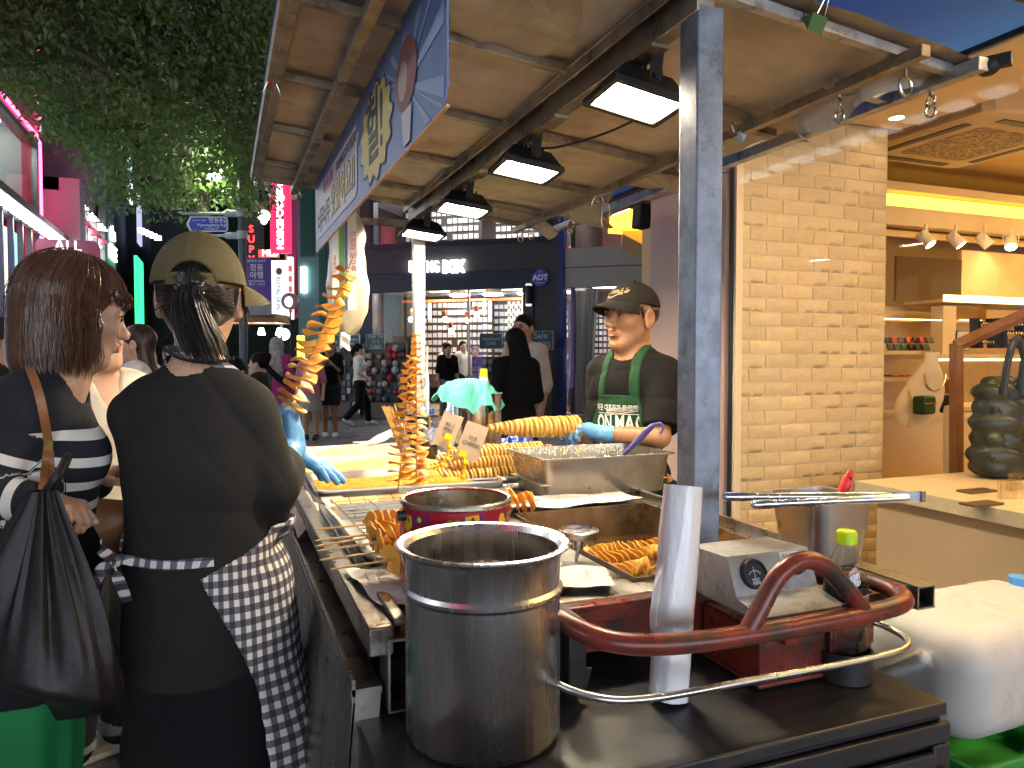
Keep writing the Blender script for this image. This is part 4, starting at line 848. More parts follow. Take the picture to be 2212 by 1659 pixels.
sg = thing('street_name_sign', 'blue arrow street name sign with white lettering on the lamp post', 'sign', PD(450, 484, 10.4), -YAW)
q = MB(); w, h_ = .27, .105
q.prism([(-.31, 0, 0), (-.255, 0, h_), (w-.03, 0, h_), (w, 0, h_-.03), (w, 0, -h_+.03), (w-.03, 0, -h_), (-.255, 0, -h_)], (0, .02, 0)); q.build('border', mat('sign_white_edge', (.8, .8, .82), .4), sg)
q = MB(); q.prism([(-.275, -.004, 0), (-.235, -.004, h_-.014), (w-.03, -.004, h_-.014), (w-.012, -.004, h_-.04), (w-.012, -.004, -h_+.04), (w-.03, -.004, -h_+.014), (-.235, -.004, -h_+.014)], (0, .004, 0)); q.build('face', mat('sign_blue', (.03, .08, .55), .4), sg)
SGT = mat('sign_text', (.85, .85, .9), .4)
for body, s_, dx, dz in (('명동8길', .085, .14, .05), ('26-14 ← 38-1', .035, -.12, .05), ('Myeongdong 8-gil', .06, .06, -.015), ('CULTURE ST.', .035, .05, -.068)): text('lettering', body, s_, SGT, sg.location+rt*dx+Vector((0, 0, dz))-fwh*.008, rt, (0, 0, 1), sg, .001)
# ================================================================== street tree
tr = thing('street_tree', 'big leafy zelkova street tree over the street on the left', 'tree', PD(430, 900, 11)); tr.location.z = 0
BARK = mat('bark', (.09, .07, .055), .85, var=.3, vs=6, bump=.6, bs=12, stretch=(1, 1, .3)); o = tr.location
def loc(u, v, d): return PD(u, v, d)-o
q = MB(); base = Vector((0, 0, 0)); fork = loc(432, 455, 11)
q.tube(smooth_path([base, loc(440, 700, 11), fork], 5), [.19-.004*i for i in range(11)], 12)
limbs = []
for pts, r0 in (([(432, 455, 11), (405, 410, 10.8), (370, 330, 10.4), (330, 240, 10.0), (250, 160, 9.6), (120, 90, 9.2)], .13), ([(432, 455, 11), (420, 380, 11), (400, 300, 11), (385, 170, 10.8), (350, 60, 10.5), (320, -60, 10.2)], .13), ([(432, 455, 11), (455, 400, 11.2), (480, 330, 11.3), (520, 240, 11.2), (560, 120, 11.2)], .10), ([(420, 380, 11), (380, 270, 10.2), (240, 280, 9.6), (120, 260, 9.2)], .07), ([(400, 300, 11), (470, 200, 10.8), (520, 60, 10.4), (560, -60, 10.2)], .08), ([(330, 240, 10), (230, 90, 9.6), (180, -40, 9.4)], .06), ([(405, 410, 10.8), (330, 380, 10.4), (260, 390, 10)], .04)):
    pth = smooth_path([loc(*p) for p in pts], 6); n = len(pth); q.tube(pth, [r0*(1-.8*i/n) for i in range(n)], 9); limbs.append(pth)
q.build('trunk', BARK, tr)
rg = np.random.RandomState(12)
# crown: leaf sprays hung from twig ends spread round the limbs, kept inside the outline of the crown seen over the street
cl = []
def inside(u, v):
    if v > 452 or u > 640: return False
    edge = [(-200, 165), (0, 175), (55, 205), (88, 190), (100, 285), (160, 300), (215, 330), (235, 370), (235, 425), (300, 425), (360, 445), (440, 450), (560, 452), (590, 380), (640, 300)]
    for (a, va), (c, vc) in zip(edge, edge[1:]):
        if a <= u <= c: return v < va+(vc-va)*(u-a)/(c-a)+rg.normal()*10
    return False
while len(cl) < 1900:
    u, v, d = rg.uniform(-200, 640), rg.uniform(-260, 452), rg.uniform(8.6, 12.4)
    if not inside(u, v): continue
    hole = math.sin(u*.021+1.3)*math.sin(v*.025+.4)+.5*math.sin(u*.05+v*.04)
    if hole > .95 and rg.rand() < .85: continue
    if v > 330 and d < 9.6 and rg.rand() < .6: continue
    cl.append(np.array(loc(u, v, d)))
cl = np.array(cl); V_, F_ = [], []
tw = MB()
allv = []; N = 0
for c in cl:
    k = 38; dirn = rg.normal(size=3); dirn[2] = -abs(dirn[2])*.4; dirn /= np.linalg.norm(dirn); L = rg.uniform(.25, .5)
    t_ = rg.rand(k); pos = c+dirn*(t_[:, None]-.5)*L+rg.normal(size=(k, 3))*np.array([.13, .13, .075]); 
    ax = dirn*.6+rg.normal(size=(k, 3))*.7+np.array([0, 0, -.35]); ax /= np.linalg.norm(ax, axis=1)[:, None]
    nn = np.array([0, 0, 1.])+rg.normal(size=(k, 3))*.45; sd = np.cross(ax, nn); sd /= np.linalg.norm(sd, axis=1)[:, None]
    ln = rg.uniform(.075, .125, k)[:, None]; wd = ln*.24; up_ = np.cross(sd, ax)*ln*.12
    allv.append(np.stack([pos, pos+ax*ln*.45+sd*wd+up_, pos+ax*ln, pos+ax*ln*.45-sd*wd+up_], 1))
allv = np.concatenate(allv).reshape(-1, 3).astype(np.float32); nl = len(allv)//4
me = bpy.data.meshes.new('crown'); me.vertices.add(len(allv)); me.vertices.foreach_set('co', allv.ravel()); me.loops.add(nl*4); me.loops.foreach_set('vertex_index', np.arange(nl*4, dtype=np.int32)); me.polygons.add(nl); me.polygons.foreach_set('loop_start', np.arange(nl, dtype=np.int32)*4); me.update(calc_edges=True)
LEAF = mat('leaf_green', (.16, .24, .085), .5, col2=(.09, .15, .055), vs=2.2)
lt = LEAF.node_tree; bs_ = lt.nodes['Principled BSDF']; trn = lt.nodes.new('ShaderNodeBsdfTranslucent'); trn.inputs[0].default_value = (.18, .30, .06, 1); ms = lt.nodes.new('ShaderNodeMixShader'); ms.inputs[0].default_value = .35
lt.links.new(bs_.outputs[0], ms.inputs[1]); lt.links.new(trn.outputs[0], ms.inputs[2]); lt.links.new(ms.outputs[0], lt.nodes['Material Output'].inputs[0])
me.materials.append(LEAF); cr = link('crown', me, tr)
cr['kind'] = 'stuff'
# ================================================================== potatoes cut in one spiral
FLESH = mat('fried_potato', (.88, .50, .085), .42, var=.22, vs=55, bump=.3, bs=120, sss=.12, col2=(.77, .36, .035))
CRUST = mat('fried_edge', (.50, .20, .02), .5, var=.3, vs=60)
RAWF = mat('raw_potato', (.80, .53, .14), .35, var=.1, vs=40, bump=.12, bs=90, sss=.15); RAWE = mat('raw_skin_edge', (.60, .33, .08), .5, var=.25, vs=50)
STICK = mat('bamboo_stick', (.58, .36, .13), .5, var=.2, vs=30)
STICKD = mat('browned_stick', (.40, .19, .05), .5, var=.2, vs=30)
def spiral(L, turns, Rf, th=.004, wav=.004, seed=0, m0=None, m1=None, cone=.012, ns=26, irr=.12, r0=.004, nrad=3, bend=None, tilt=.25):
    """one thin slice winding up a stick: rim proud, wavy, drooping outward"""
    r = np.random.RandomState(seed); q = MB(); q.use(m0); q.use(m1)
    N = int(turns*ns); ph = r.uniform(0, 6.28, 6); rs = []
    for i in range(N+1):
        a = 2*math.pi*i/ns; t = i/N; R = Rf(t)*(1+irr*math.sin(2*a+ph[0]+t*9)+irr*.6*math.sin(3.3*a+ph[1]))
        z0 = t*L+.35*L/turns*math.sin(a*.5+ph[5])*.3; tx, ty = tilt*math.sin(t*5+ph[2]), tilt*math.cos(t*4+ph[3]); ring = []
        for j in range(nrad+1):
            rad = r0+(R-r0)*j/nrad; e = j/nrad
            x, y = rad*math.cos(a), rad*math.sin(a); z = z0+cone*e*e*math.sin(a*1.0+ph[4]+t*5)+wav*e*e*math.sin(3*a+t*20)+(tx*x+ty*y)
            ring.append(Vector((x, y, z+th/2)))
        top = ring; bot = [p-Vector((0, 0, th)) for p in reversed(ring)]
        rr_ = top+bot
        if bend: rr_ = [bend(p) for p in rr_]
        rs.append(rr_)
    M = len(rs[0]); base = 0
    for ring in rs: q.v += [tuple(p) for p in ring]
    for i in range(N):
        for j in range(M):
            a = i*M+j; b = i*M+(j+1) % M; q.f.append((a, b, b+M, a+M)); q.m.append(1 if j == nrad else 0)
    q.f.append(tuple(range(M-1, -1, -1))); q.m.append(0); q.f.append(tuple(range(N*M, N*M+M))); q.m.append(0)
    return q
def stickmesh(a, b, r=.0022): q = MB(); q.tube([a, Vector(a).lerp(Vector(b), .97), b], [r, r, r*.3], 8); return q
def aim(o, d, roll=0):
    o.rotation_mode = 'QUATERNION'; o.rotation_quaternion = Vector(d).normalized().to_track_quat('Z', 'Y') @ Euler((0, 0, roll)).to_quaternion()
# two standing ones in the counter
for i, (bu, bv, d, tu, tv, s0, s1, lab, seed) in enumerate(((858, 1081, 2.50, 886, 770, .13, 1.0, 'left fried spiral potato standing upright on a stick above the trays', 3), (899, 1062, 2.56, 899, 716, .05, .99, 'right fried spiral potato standing upright, tallest on the counter', 8))):
    a, c = PD(bu, bv, d), PD(tu, tv, d+.03); t = thing('tornado_potato', lab, 'fried potato', a, 0, 'fried potatoes standing on the counter'); D = (c-a); L = D.length; aim(t, D)
    Rf = lambda u, i=i: (.045-.032*u**1.4) if i else (.043-.022*u**2)
    q = spiral(L*(s1-s0), 23 if i else 15, Rf, .0027, .004, seed, FLESH, CRUST, .004, tilt=.14, irr=.08); o = q.build('potato', None, t, sharp=50); o.location = (0, 0, L*s0)
    stickmesh((0, 0, -.03), (0, 0, L*s1-.004)).build('stick', STICKD, t)
# the one held up by the seller
H0, H1 = PD(622, 890, 1.97), PD(764, 553, 1.92)
t = thing('tornado_potato', 'fried spiral potato on a long stick held up by the seller with the olive cap', 'fried potato', H0); D = H1-H0; L = D.length; aim(t, D, .6)
q = spiral(L*.90, 15.5, lambda u: (.048-.018*u**1.3)*min(1, .75+u*6), .0036, .005, 21, FLESH, CRUST, .009, tilt=.36, irr=.09, bend=lambda p: p+Vector((.018*math.sin(p.z/L*3.1), .0, 0))); o = q.build('potato', None, t, sharp=50); o.location = (0, 0, L*.02)
stickmesh((0, 0, -.09), (.0, 0, L), .0024).build('stick', STICK, t)
q = MB(); q.lathe([(.018, -.055), (.021, -.03), (.030, .0), (.026, .022), (.018, .030), (.004, .018)], n=14, sx=1.1, sy=.7); 
for k, v_ in enumerate(q.v): q.v[k] = (v_[0]+.006*math.sin(k*2.1), v_[1]+.005*math.cos(k*1.7), v_[2]+.005*math.sin(k*.9))
q.build('napkin', mat('paper_napkin', (.78, .76, .72), .8, bump=.4, bs=60), t, sharp=20)
# raw one held by the vendor
A, B_ = PD(1046, 926, 2.74), PD(1262, 920, 2.88)
t = thing('raw_spiral_potato', 'raw spiral cut potato on a stick held out by the vendor with gloved hand', 'raw potato', A); D = B_-A; L = D.length; aim(t, D)
q = spiral(L*.90, 20, lambda u: .012+.030*math.sin(min(1, u*1.15+.1)*math.pi/2), .0105, .0008, 5, RAWF, RAWE, .002, irr=.03, tilt=.12); q.build('potato', None, t, sharp=50).location = (0, 0, .02)
stickmesh((0, 0, L*1.05), (0, 0, -.01), .0024).build('stick', STICK, t)
# fried ones resting on the wire rack
fr = []
for k in range(3):
    t = thing('fried_potato_skewer', 'x', 'fried potato'); q = spiral(.17 if k else .22, 8 if k else 10, lambda u: .033-.010*abs(u-.45), .0035, .002, 30+k, FLESH, CRUST, .005, tilt=.14, irr=.08); q.build('potato', None, t, sharp=50)
    stickmesh((0, 0, .24), (0, 0, -.12), .0024).build('stick', STICK, t); fr.append(t)
GFR = 'fried potato skewers resting on the tray rack'
spots = [((682, 1144), .955, 'topmost'), ((680, 1168), .945, 'second'), ((681, 1180), .94, 'third'), ((684, 1190), .96, 'fourth'), ((689, 1210), .945, 'fifth'), ((712, 1230), .945, 'lowest')]
ordn = ['farthest fried potato skewer of those on the wire rack', 'second farthest fried skewer on the wire rack', 'third fried skewer from the back of the wire rack', 'fourth fried skewer from the back, stick crossing over its neighbour', 'second nearest fried skewer on the wire rack', 'nearest fried potato skewer on the wire rack, its stick tilted down']
for i, ((u, v), z, w) in enumerate(spots):
    o = fr[i] if i < 3 else dup(fr[i % 3]); p = PZ(u, v, z); dz = .02 if i in (2, 3) else -.005; D = Vector((1, .10+.05*(i % 3), dz)).normalized(); o.location = p+D*.12; aim(o, D, i*1.3); o['label'] = ordn[i]; o['group'] = GFR
for i, (x, y) in enumerate(((.66, 1.92), (.67, 1.99))):
    o = dup(fr[i]); o.location = (x-.05, y, .935); aim(o, (1, .1, .04), i*2+1); o['label'] = ('fried skewer tip showing right of the red can, in front', 'fried skewer tip showing right of the red can, behind')[i]; o['group'] = 'fried skewers behind the red can'
# frying
for i, (u, v, dd) in enumerate(((1262, 1246, 0), (1215, 1222, 1), (1222, 1204, 2))):
    t = thing('frying_potato', ('spiral potato frying in the oil, nearest of three', 'spiral potato frying in the oil, middle of three', 'spiral potato frying in the oil, farthest of three')[i], 'frying potato', PZ(u, v, .805), 0, 'potatoes frying in the vat')
    Lq = .19 if i == 0 else .30
    q = spiral(Lq, 12 if i == 0 else 15, lambda u: .024 if i else .026, .0042, .003, 50+i, mat('half_fried', (.80, .50, .10), .3, var=.2, vs=50, sss=.1), mat('half_fried_edge', (.55, .25, .04), .4), .006); q.build('potato', None, t, sharp=50); aim(t, (1, .05, 0), i*1.1)
    stickmesh((0, 0, Lq+.02), (0, 0, -.04)).build('stick', STICK, t)
# raw heap on its tray
def tray(name, lab, c, w, l, h=.025, rz=0, m=None, cat='tray'):
    t = thing(name, lab, cat, c, rz); q = MB()
    def rr_(a, b_, z, r=.03): 
        pts = []
        for (sx, sy, a0) in ((1, 1, 0), (-1, 1, math.pi/2), (-1, -1, math.pi), (1, -1, 1.5*math.pi)):
            for k in range(5): an = a0+math.pi/2*k/4; pts.append(Vector((sx*(a/2-r)+r*math.cos(an), sy*(b_/2-r)+r*math.sin(an), z)))
        return pts
    q.rings([rr_(w-.03, l-.03, .0), rr_(w-.012, l-.012, h), rr_(w+.012, l+.012, h+.001), rr_(w+.014, l+.014, h-.004), rr_(w-.004, l-.004, h-.004), rr_(w-.024, l-.024, -.0015)], True, False, False)
    q.f.append(tuple(range(20))); q.m.append(0); q.f.append(tuple(range(100, 120))[::-1]); q.m.append(0)
    q.build('pan', m or mat('tray_alu', (.62, .61, .58), .35, 1, rvar=.1, vs=9), t); return t
rt_ = tray('raw_potato_tray', 'metal tray heaped with raw spiral potatoes beside the batter tub', (.955, 2.73, .885), .50, .36, .028, -.05)
GR = 'raw spiral potatoes on their tray'
proto = None
for i, (dx, dy, dz) in enumerate([(-.20, y, .03) for y in (-.13, -.07, -.01, .05, .11)]+[(-.17, y, .068) for y in (-.10, -.04, .02, .08)]+[(-.15, y, .10) for y in (-.06, .0)]):
    if proto is None:
        t = thing('raw_spiral_potato', 'x', 'raw potato'); spiral(.40, 26, lambda u: (.012+.018*math.sin(min(1, u*2.2+.2)*math.pi/2)), .0085, .0008, 61, RAWF, RAWE, .0015, irr=.05, tilt=.1, ns=18, nrad=2).build('potato', None, t, sharp=50); stickmesh((0, 0, .42), (0, 0, -.02)).build('stick', STICK, t); proto = t
    else: t = dup(proto)
    t.location = rt_.location+Vector((dx, dy, dz)); aim(t, (1, .06*math.sin(i*2), .0), i*1.7); t['group'] = GR
    lay = 'bottom' if i < 5 else ('middle' if i < 9 else 'top'); k = i if i < 5 else (i-5 if i < 9 else i-9)
    t['label'] = ['raw spiral potato at the very front of the heaped tray', 'raw spiral potato second from the front in the bottom layer', 'raw spiral potato in the centre of the bottom layer of the heap', 'raw spiral potato fourth from the front in the bottom layer', 'raw spiral potato at the very back of the heaped tray', 'raw spiral potato at the front of the middle layer of the heap', 'raw spiral potato second from the front in the middle layer', 'raw spiral potato third from the front in the middle layer', 'raw spiral potato at the back of the middle layer of the heap', 'front one of the two raw spiral potatoes on top of the heap', 'rear one of the two raw spiral potatoes on top of the heap'][i]
# seasoning trays
WT = mat('white_enamel_tray', (.70, .66, .56), .3, var=.05)
for i, (y, c1, c2, lab, rim) in enumerate(((2.67, (.66, .20, .008), (.82, .37, .03), 'seasoning tray of orange powder, nearest of the three trays', MATS['tray_alu']), (3.11, (.72, .50, .10), (.82, .66, .24), 'seasoning tray of pale yellow powder in the middle', WT), (3.56, (.74, .58, .24), (.82, .71, .38), 'seasoning tray of cream powder, farthest of the three trays', WT))):
    t = tray('seasoning_tray', lab, (.62, y, .886), .66, .40, .030, .02*(i-1), rim); t['group'] = 'seasoning trays'
    q = MB(); r = np.random.RandomState(70+i); k0 = r.uniform(8, 60, (14, 2)); p0 = r.uniform(0, 6.28, 14)
    def pf(u, v):
        x, y_ = (u-.5)*.62, (v-.5)*.36; hgt = sum(math.sin(k0[j, 0]*x+k0[j, 1]*y_*(-1)**j+p0[j]) for j in range(14))/14
        e = min(u, 1-u, v, 1-v); return (x, y_, .006+.026*min(1, e*6)*(.55+.45*math.sin(2.1*x*6+i))+.011*hgt*min(1, e*8)+r.uniform(-.0012, .0012))
    q.grid(pf, 110, 70); o = q.build('powder', mat('powder_%d' % i, c2, .9, col2=c1, vs=26, bump=.5, bs=160, detail=9), t, sharp=0); o['kind'] = 'stuff'
# wooden board, wire rack tray
t = thing('cutting_board', 'pale wooden board lying in front of the orange powder tray', 'board', (.50, 2.36, .89)); q = MB(); q.box((0, 0, 0), (.36, .13, .02)); q.build('board', mat('board_wood', (.62, .38, .14), .5, var=.2, vs=6, stretch=(1, 8, 8)), t, bevel=.004)
t = tray('rack_tray', 'aluminium tray under a wire rack of fried potato skewers', (.455, 1.88, .886), .34, .58, .04, 0.03)
q = MB()
for i in range(13): q.bar((-.15, -.26+i*.045, .052), (.15, -.26+i*.045, .052), .0022, .0022)
for i in range(4): q.bar((-.15+i*.1, -.28, .0495), (-.15+i*.1, .28, .0495), .003, .003)
q.bar((.155, -.29, .052), (.155, .29, .052), .004, .004); q.build('wire_rack', CHROME, t)
t2 = thing('cooling_rack', 'tilted wire cooling rack leaning over the far end of the tray', 'rack', (.50, 2.17, .915)); q = MB()
for i in range(8): q.bar((-.15+i*.043, -.06, -.02), (-.15+i*.043, .07, .02), .0018, .0018)
for i in range(4): q.bar((-.16, -.06+i*.043, -.02+i*.0133), (.16, -.06+i*.043, -.02+i*.0133), .002, .002)
q.build('wires', CHROME, t2)
# newspaper sheets
NEWS = mat('newsprint', (.62, .58, .54), .85, var=.12, vs=30, dirt=(.34, .31, .30), ds=28, bump=.2, bs=30)
def sheet(lab, c, w, l, rz, amp=.012, seed=0, droop=None, z=None):
    r = np.random.RandomState(seed); k0 = r.uniform(5, 26, (8, 2)); p0 = r.uniform(0, 6.28, 8); q = MB(); ca, sa = math.cos(rz), math.sin(rz)
    def f(u, v):
        x, y = (u-.5)*w, (v-.5)*l; h_ = sum(abs(math.sin(k0[j, 0]*x+k0[j, 1]*y+p0[j])) for j in range(8))/8
        X, Y, Z = x*ca-y*sa, x*sa+y*ca, amp*h_*1.4
        if droop: Z += droop(X+c[0], Y+c[1])
        return (X, Y, Z)
    q.grid(f, 44, 44); o = q.build('newspaper_sheet', NEWS, None, sharp=25, loc=c); tag(o, lab, 'newspaper', 'newspapers lining the cart'); return o
sheet('crumpled newspaper sheet between the batter tub and the red can', (1.0, 2.13, .884), .52, .17, .03, .018, 1)
sheet('crumpled newspaper hanging over the left edge beside the seller', (.285, 2.43, .884), .16, .36, .0, .014, 2, lambda X, Y: -max(0, .262-X)*1.3)
sheet('crumpled newspaper under the near end of the rack tray', (.37, 1.47, .884), .24, .26, .1, .02, 3)
sheet('newspaper scrap between the pot and the frying vat', (.655, 1.385, .886), .20, .14, -.35, .012, 4)
sheet('flat newspaper spread under the raw potato tray', (.90, 2.60, .882), .5, .30, .02, .006, 6)
sheet('newspaper corner standing up behind the cream powder tray', (.80, 3.86, .886), .3, .20, .2, .03, 7, lambda X, Y: max(0, X-.72)*.45)
# batter tub
def tub(name, lab, c, w, l, h, m, cat='tub', tw=.03, rz=0):
    t = thing(name, lab, cat, c, rz); q = MB()
    def R4(a, b_, z, r):
        pts = []
        for (sx, sy, a0) in ((1, 1, 0), (-1, 1, math.pi/2), (-1, -1, math.pi), (1, -1, 1.5*math.pi)):
            for k in range(7): an = a0+math.pi/2*k/6; pts.append(Vector((sx*(a/2-r)+r*math.cos(an), sy*(b_/2-r)+r*math.sin(an), z)))
        return pts
    a, b_ = w-.03, l-.03; B2, L2 = a-tw, b_-tw
    q.rings([R4(B2-.02, L2-.02, 0, .03), R4(B2, L2, .008, .035), R4(a, b_, h-.006, .03), R4(w, l, h-.003, .028), R4(w, l, h, .028), R4(a-.002, b_-.002, h, .028), R4(B2-.004, L2-.004, .012, .033), R4(B2-.03, L2-.03, .004, .03)], True)
    q.build('pan', m, t); return t, a, b_
TUBM = mat('satin_steel', (.36, .335, .30), .32, 1, rvar=.08, vs=6, bump=.04, bs=20, dirt=(.27, .23, .18), ds=3)
t, a, b_ = tub('batter_tub', 'deep stainless tub splashed with batter in front of the vendor', (1.215, 2.345, .884), .51, .345, .14, TUBM)
q = MB(); rr = random.Random(8); BAT = mat('batter', (.78, .72, .46), .5, bump=.3, bs=50)
def bf2(u, v): return ((u-.5)*.5, (v-.5)*.29, .05+.006*math.sin(12*u)*math.sin(9*v))
q.grid(bf2, 12, 12); q.build('batter', BAT, t)
q = MB()
for i in range(520):
    s = rr.random(); z = rr.uniform(.055, .136); e = rr.random()*rr.choice((.35, 1)); z = .136-e*.08
    if s < .55: x, y = rr.uniform(-.24, .24), .1515-(.14-z)*.11
    elif s < .8: x, y = -.2535+(.14-z)*.11, rr.uniform(-.14, .15)
    else: x, y, z = rr.uniform(-.27, .27), rr.choice((-.165, .166)), .1395
    r = rr.uniform(.0012, .0042); q.ball((x, y, z), (r, r*.6, r*1.2) if s < .55 else (r*.6, r, r) if s < .8 else (r*1.3, r, r*.5), 6, 4)
o = q.build('batter_splash', BAT, t); o['kind'] = 'stuff'
t = thing('whisk_brush', 'basting brush with purple handle and hook resting in the batter tub', 'brush', PD(1345, 985, 2.52)); a, c = PD(1345, 985, 2.52)-t.location, PD(1412, 917, 2.40)-t.location
q = MB(); q.tube([a, a.lerp(c, .35), a.lerp(c, .6), a.lerp(c, .93), c], [.006, .009, .0115, .0095, .006], 12); cd = (c-a).normalized(); q.tube(smooth_path([c, c+rt*.022+Vector((0, 0, .004)), c+rt*.03-Vector((0, 0, .012)), c+rt*.022-Vector((0, 0, .03))], 5), .0042, 8); q.build('handle', mat('purple_plastic', (.10, .09, .32), .35, var=.2, vs=60), t)
q = MB(); q.tube([a, a-cd*.05], [.006, .011], 12); q.build('bristles', mat('bristles', (.6, .58, .5), .7), t)
# canister with turquoise cloth
t = thing('steel_canister', 'tall shiny steel canister draped with a turquoise cloth', 'canister', (1.185, 3.50, .883)); R0 = .122
q = MB(); q.lathe([(R0-.004, 0), (R0, .004), (R0, .29), (R0+.003, .292), (R0+.003, .297), (R0-.006, .297), (R0-.006, .012), (0, .01)], n=40); q.build('body', mat('canister_steel', (.55, .52, .46), .14, 1, rvar=.08, vs=5, bump=.12, bs=9, dirt=(.4, .33, .2), ds=6), t)
CL = mat('turquoise_cloth', (.10, .46, .40), .85, bump=.5, bs=140, var=.15, vs=30); q = MB(); rr = np.random.RandomState(4)
t2 = thing('turquoise_cloth', 'crumpled turquoise cloth hanging over the canister rim', 'cloth', (1.12, 3.44, 1.18))
def clf(u, v):
    a = u*2*math.pi; rad = .16*v**.8*(1+.25*math.sin(2*a+.6)+.12*math.sin(5*a)); x, y = rad*math.cos(a), rad*math.sin(a)
    z = .075*(1-v**1.3)+.018*math.sin(4*a+6*v)*v+.012*math.sin(7*a-9*v)*v+.008*math.sin(13*a+20*v)*v-.14*max(0, v-.55)*(.6+.6*math.sin(a+2.4))
    return (x, y, z)
q.grid(clf, 64, 24); o = q.build('cloth', CL, t2, sharp=0); s_ = o.modifiers.new('thick', 'SOLIDIFY'); s_.thickness = .004
t3 = thing('squeeze_bottle', 'sauce bottle with yellow cap behind the turquoise cloth', 'bottle', (1.235, 3.545, .9)); q = MB(); q.lathe([(.03, 0), (.03, .32), (.022, .35), (.018, .37)], n=16); q.build('bottle', mat('pale_bottle', (.7, .68, .5), .3), t3); q = MB(); q.lathe([(.0, .40), (.02, .40), (.021, .36), (.02, .355)], n=18); q.build('cap', mat('yellow_cap', (.8, .58, .02), .35), t3)
# bottles
CLEAR = glassmat('clear_plastic', (.93, .94, .94), .09, .05); COLA = mat('cola', (.02, .008, .004), .1)
def pet(name, lab, loc, s, capm, labm, full, liquid, names=True):
    t = thing(name, lab, 'bottle', loc); R = .034*s; H = .235*s
    prof = [(.0, .004*s), (R*.8, .0), (R, .012*s), (R, .07*s), (R*.93, .085*s), (R, .10*s), (R, .15*s), (R*.86, .175*s), (R*.52, .205*s), (R*.36, .215*s), (R*.36, H-.004)]
    q = MB(); q.lathe(prof, n=28); q.build('bottle', CLEAR, t)
    q = MB(); q.lathe([(R*.46, H-.018*s), (R*.47, H), (R*.42, H+.003), (0, H+.003)], n=28)
    for k in range(24): a = k*math.pi/12; q.box((R*.465*math.cos(a), R*.465*math.sin(a), H-.009*s), (.0012, .0022, .014*s), (0, 0, a))
    q.build('cap', capm, t)
    q = MB(); q.lathe([(R*1.01, .098*s), (R*1.012, .100*s), (R*1.012, .150*s), (R*1.01, .152*s)], n=32); q.build('label', labm, t)
    if full: q = MB(); q.lathe([(0, .006), (R*.78, .004), (R*.95, .014*s), (R*.95, full*H), (0, full*H)], n=24); q.build('drink', liquid, t)
    return t
lm = mat('blue_label', (.03, .08, .40), .4, col2=(.55, .6, .75), vs=70, var=.1)
pet('drink_bottle', 'cola bottle with blue cap and blue label among the skewers', (.885, 3.28, .883), 1.0, mat('blue_cap', (.01, .08, .55), .35), lm, .33, COLA)
lm2 = mat('black_label', (.015, .015, .016), .35)
pb = pet('water_bottle', 'empty clear bottle with lime green cap and black label by the red handle', (1.105, 1.072, .745), 1.17, mat('lime_cap', (.55, .75, .01), .4), lm2, 0, None)
R = .034*1.17*1.02
for i, (a0, w_, z_, c_) in enumerate(((-2.25, .5, .155, (.7, .75, .02)), (-1.95, .30, .15, (.6, .7, .03)))):
    q = MB(); 
    for k in range(3):
        for j in range(5):
            a = a0+w_*j/5+.05*k; z = .745+z_-.013*k+.006*math.sin(j*1.3+i); q.box(Vector((R*math.cos(a), R*math.sin(a), z-.745)), (.001, .0045, .007), (0, 0, a))
    q.build('print', mat('label_print_%d' % i, c_, .5), pb)
q = MB(); rr = random.Random(6)
for k in range(11):
    for j in range(9):
        if rr.random() < .85: a = -1.55+.055*j; q.box(Vector((R*math.cos(a), R*math.sin(a), .162-.0047*k)), (.001, .0018, .0026), (0, 0, a))
o = q.build('small_print', mat('label_white', (.6, .6, .58), .5), pb); o['kind'] = 'stuff'
t = thing('bottle_ring', 'black round holder standing on the cabinet round the clear bottle', 'holder', (1.105, 1.072, .742)); q = MB(); q.lathe([(.050, 0), (.050, .055), (.046, .055), (.044, .002), (.0, .001)], n=26); q.build('cup', BLACKP, t)
# skewer bundles, cards, toy arms, boards
def bundle(lab, c, n, lean, seed, H=.24):
    t = thing('skewer_bundle', lab, 'skewers', c); r = random.Random(seed)
    q = MB(); q.lathe([(.035, 0), (.04, .12), (.037, .12), (.033, .004), (0, .003)], n=18); q.build('cup', mat('grey_cup', (.35, .34, .33), .5), t)
    for i in range(n):
        a = Vector((r.uniform(-.022, .022), r.uniform(-.022, .022), .01)); d = Vector((lean[0]+r.uniform(-.12, .12), lean[1]+r.uniform(-.1, .1), 1)).normalized(); stickmesh(a+d*H*r.uniform(.92, 1.06), a, .0026).build('skewer', STICK, t)
bundle('fan of bamboo skewers leaning left behind the standing potatoes', (.80, 3.38, .885), 22, (-.38, .05), 1, .25); bundle('bunch of bamboo skewers standing behind the cola bottle', (.985, 3.40, .885), 26, (.08, .06), 2, .20)
CARD = mat('kraft_card', (.55, .44, .30), .7, bump=.1); INK = mat('marker_ink', (.05, .035, .03), .6)
YEL = mat('yellow_toy_plastic', (.85, .60, .01), .35)
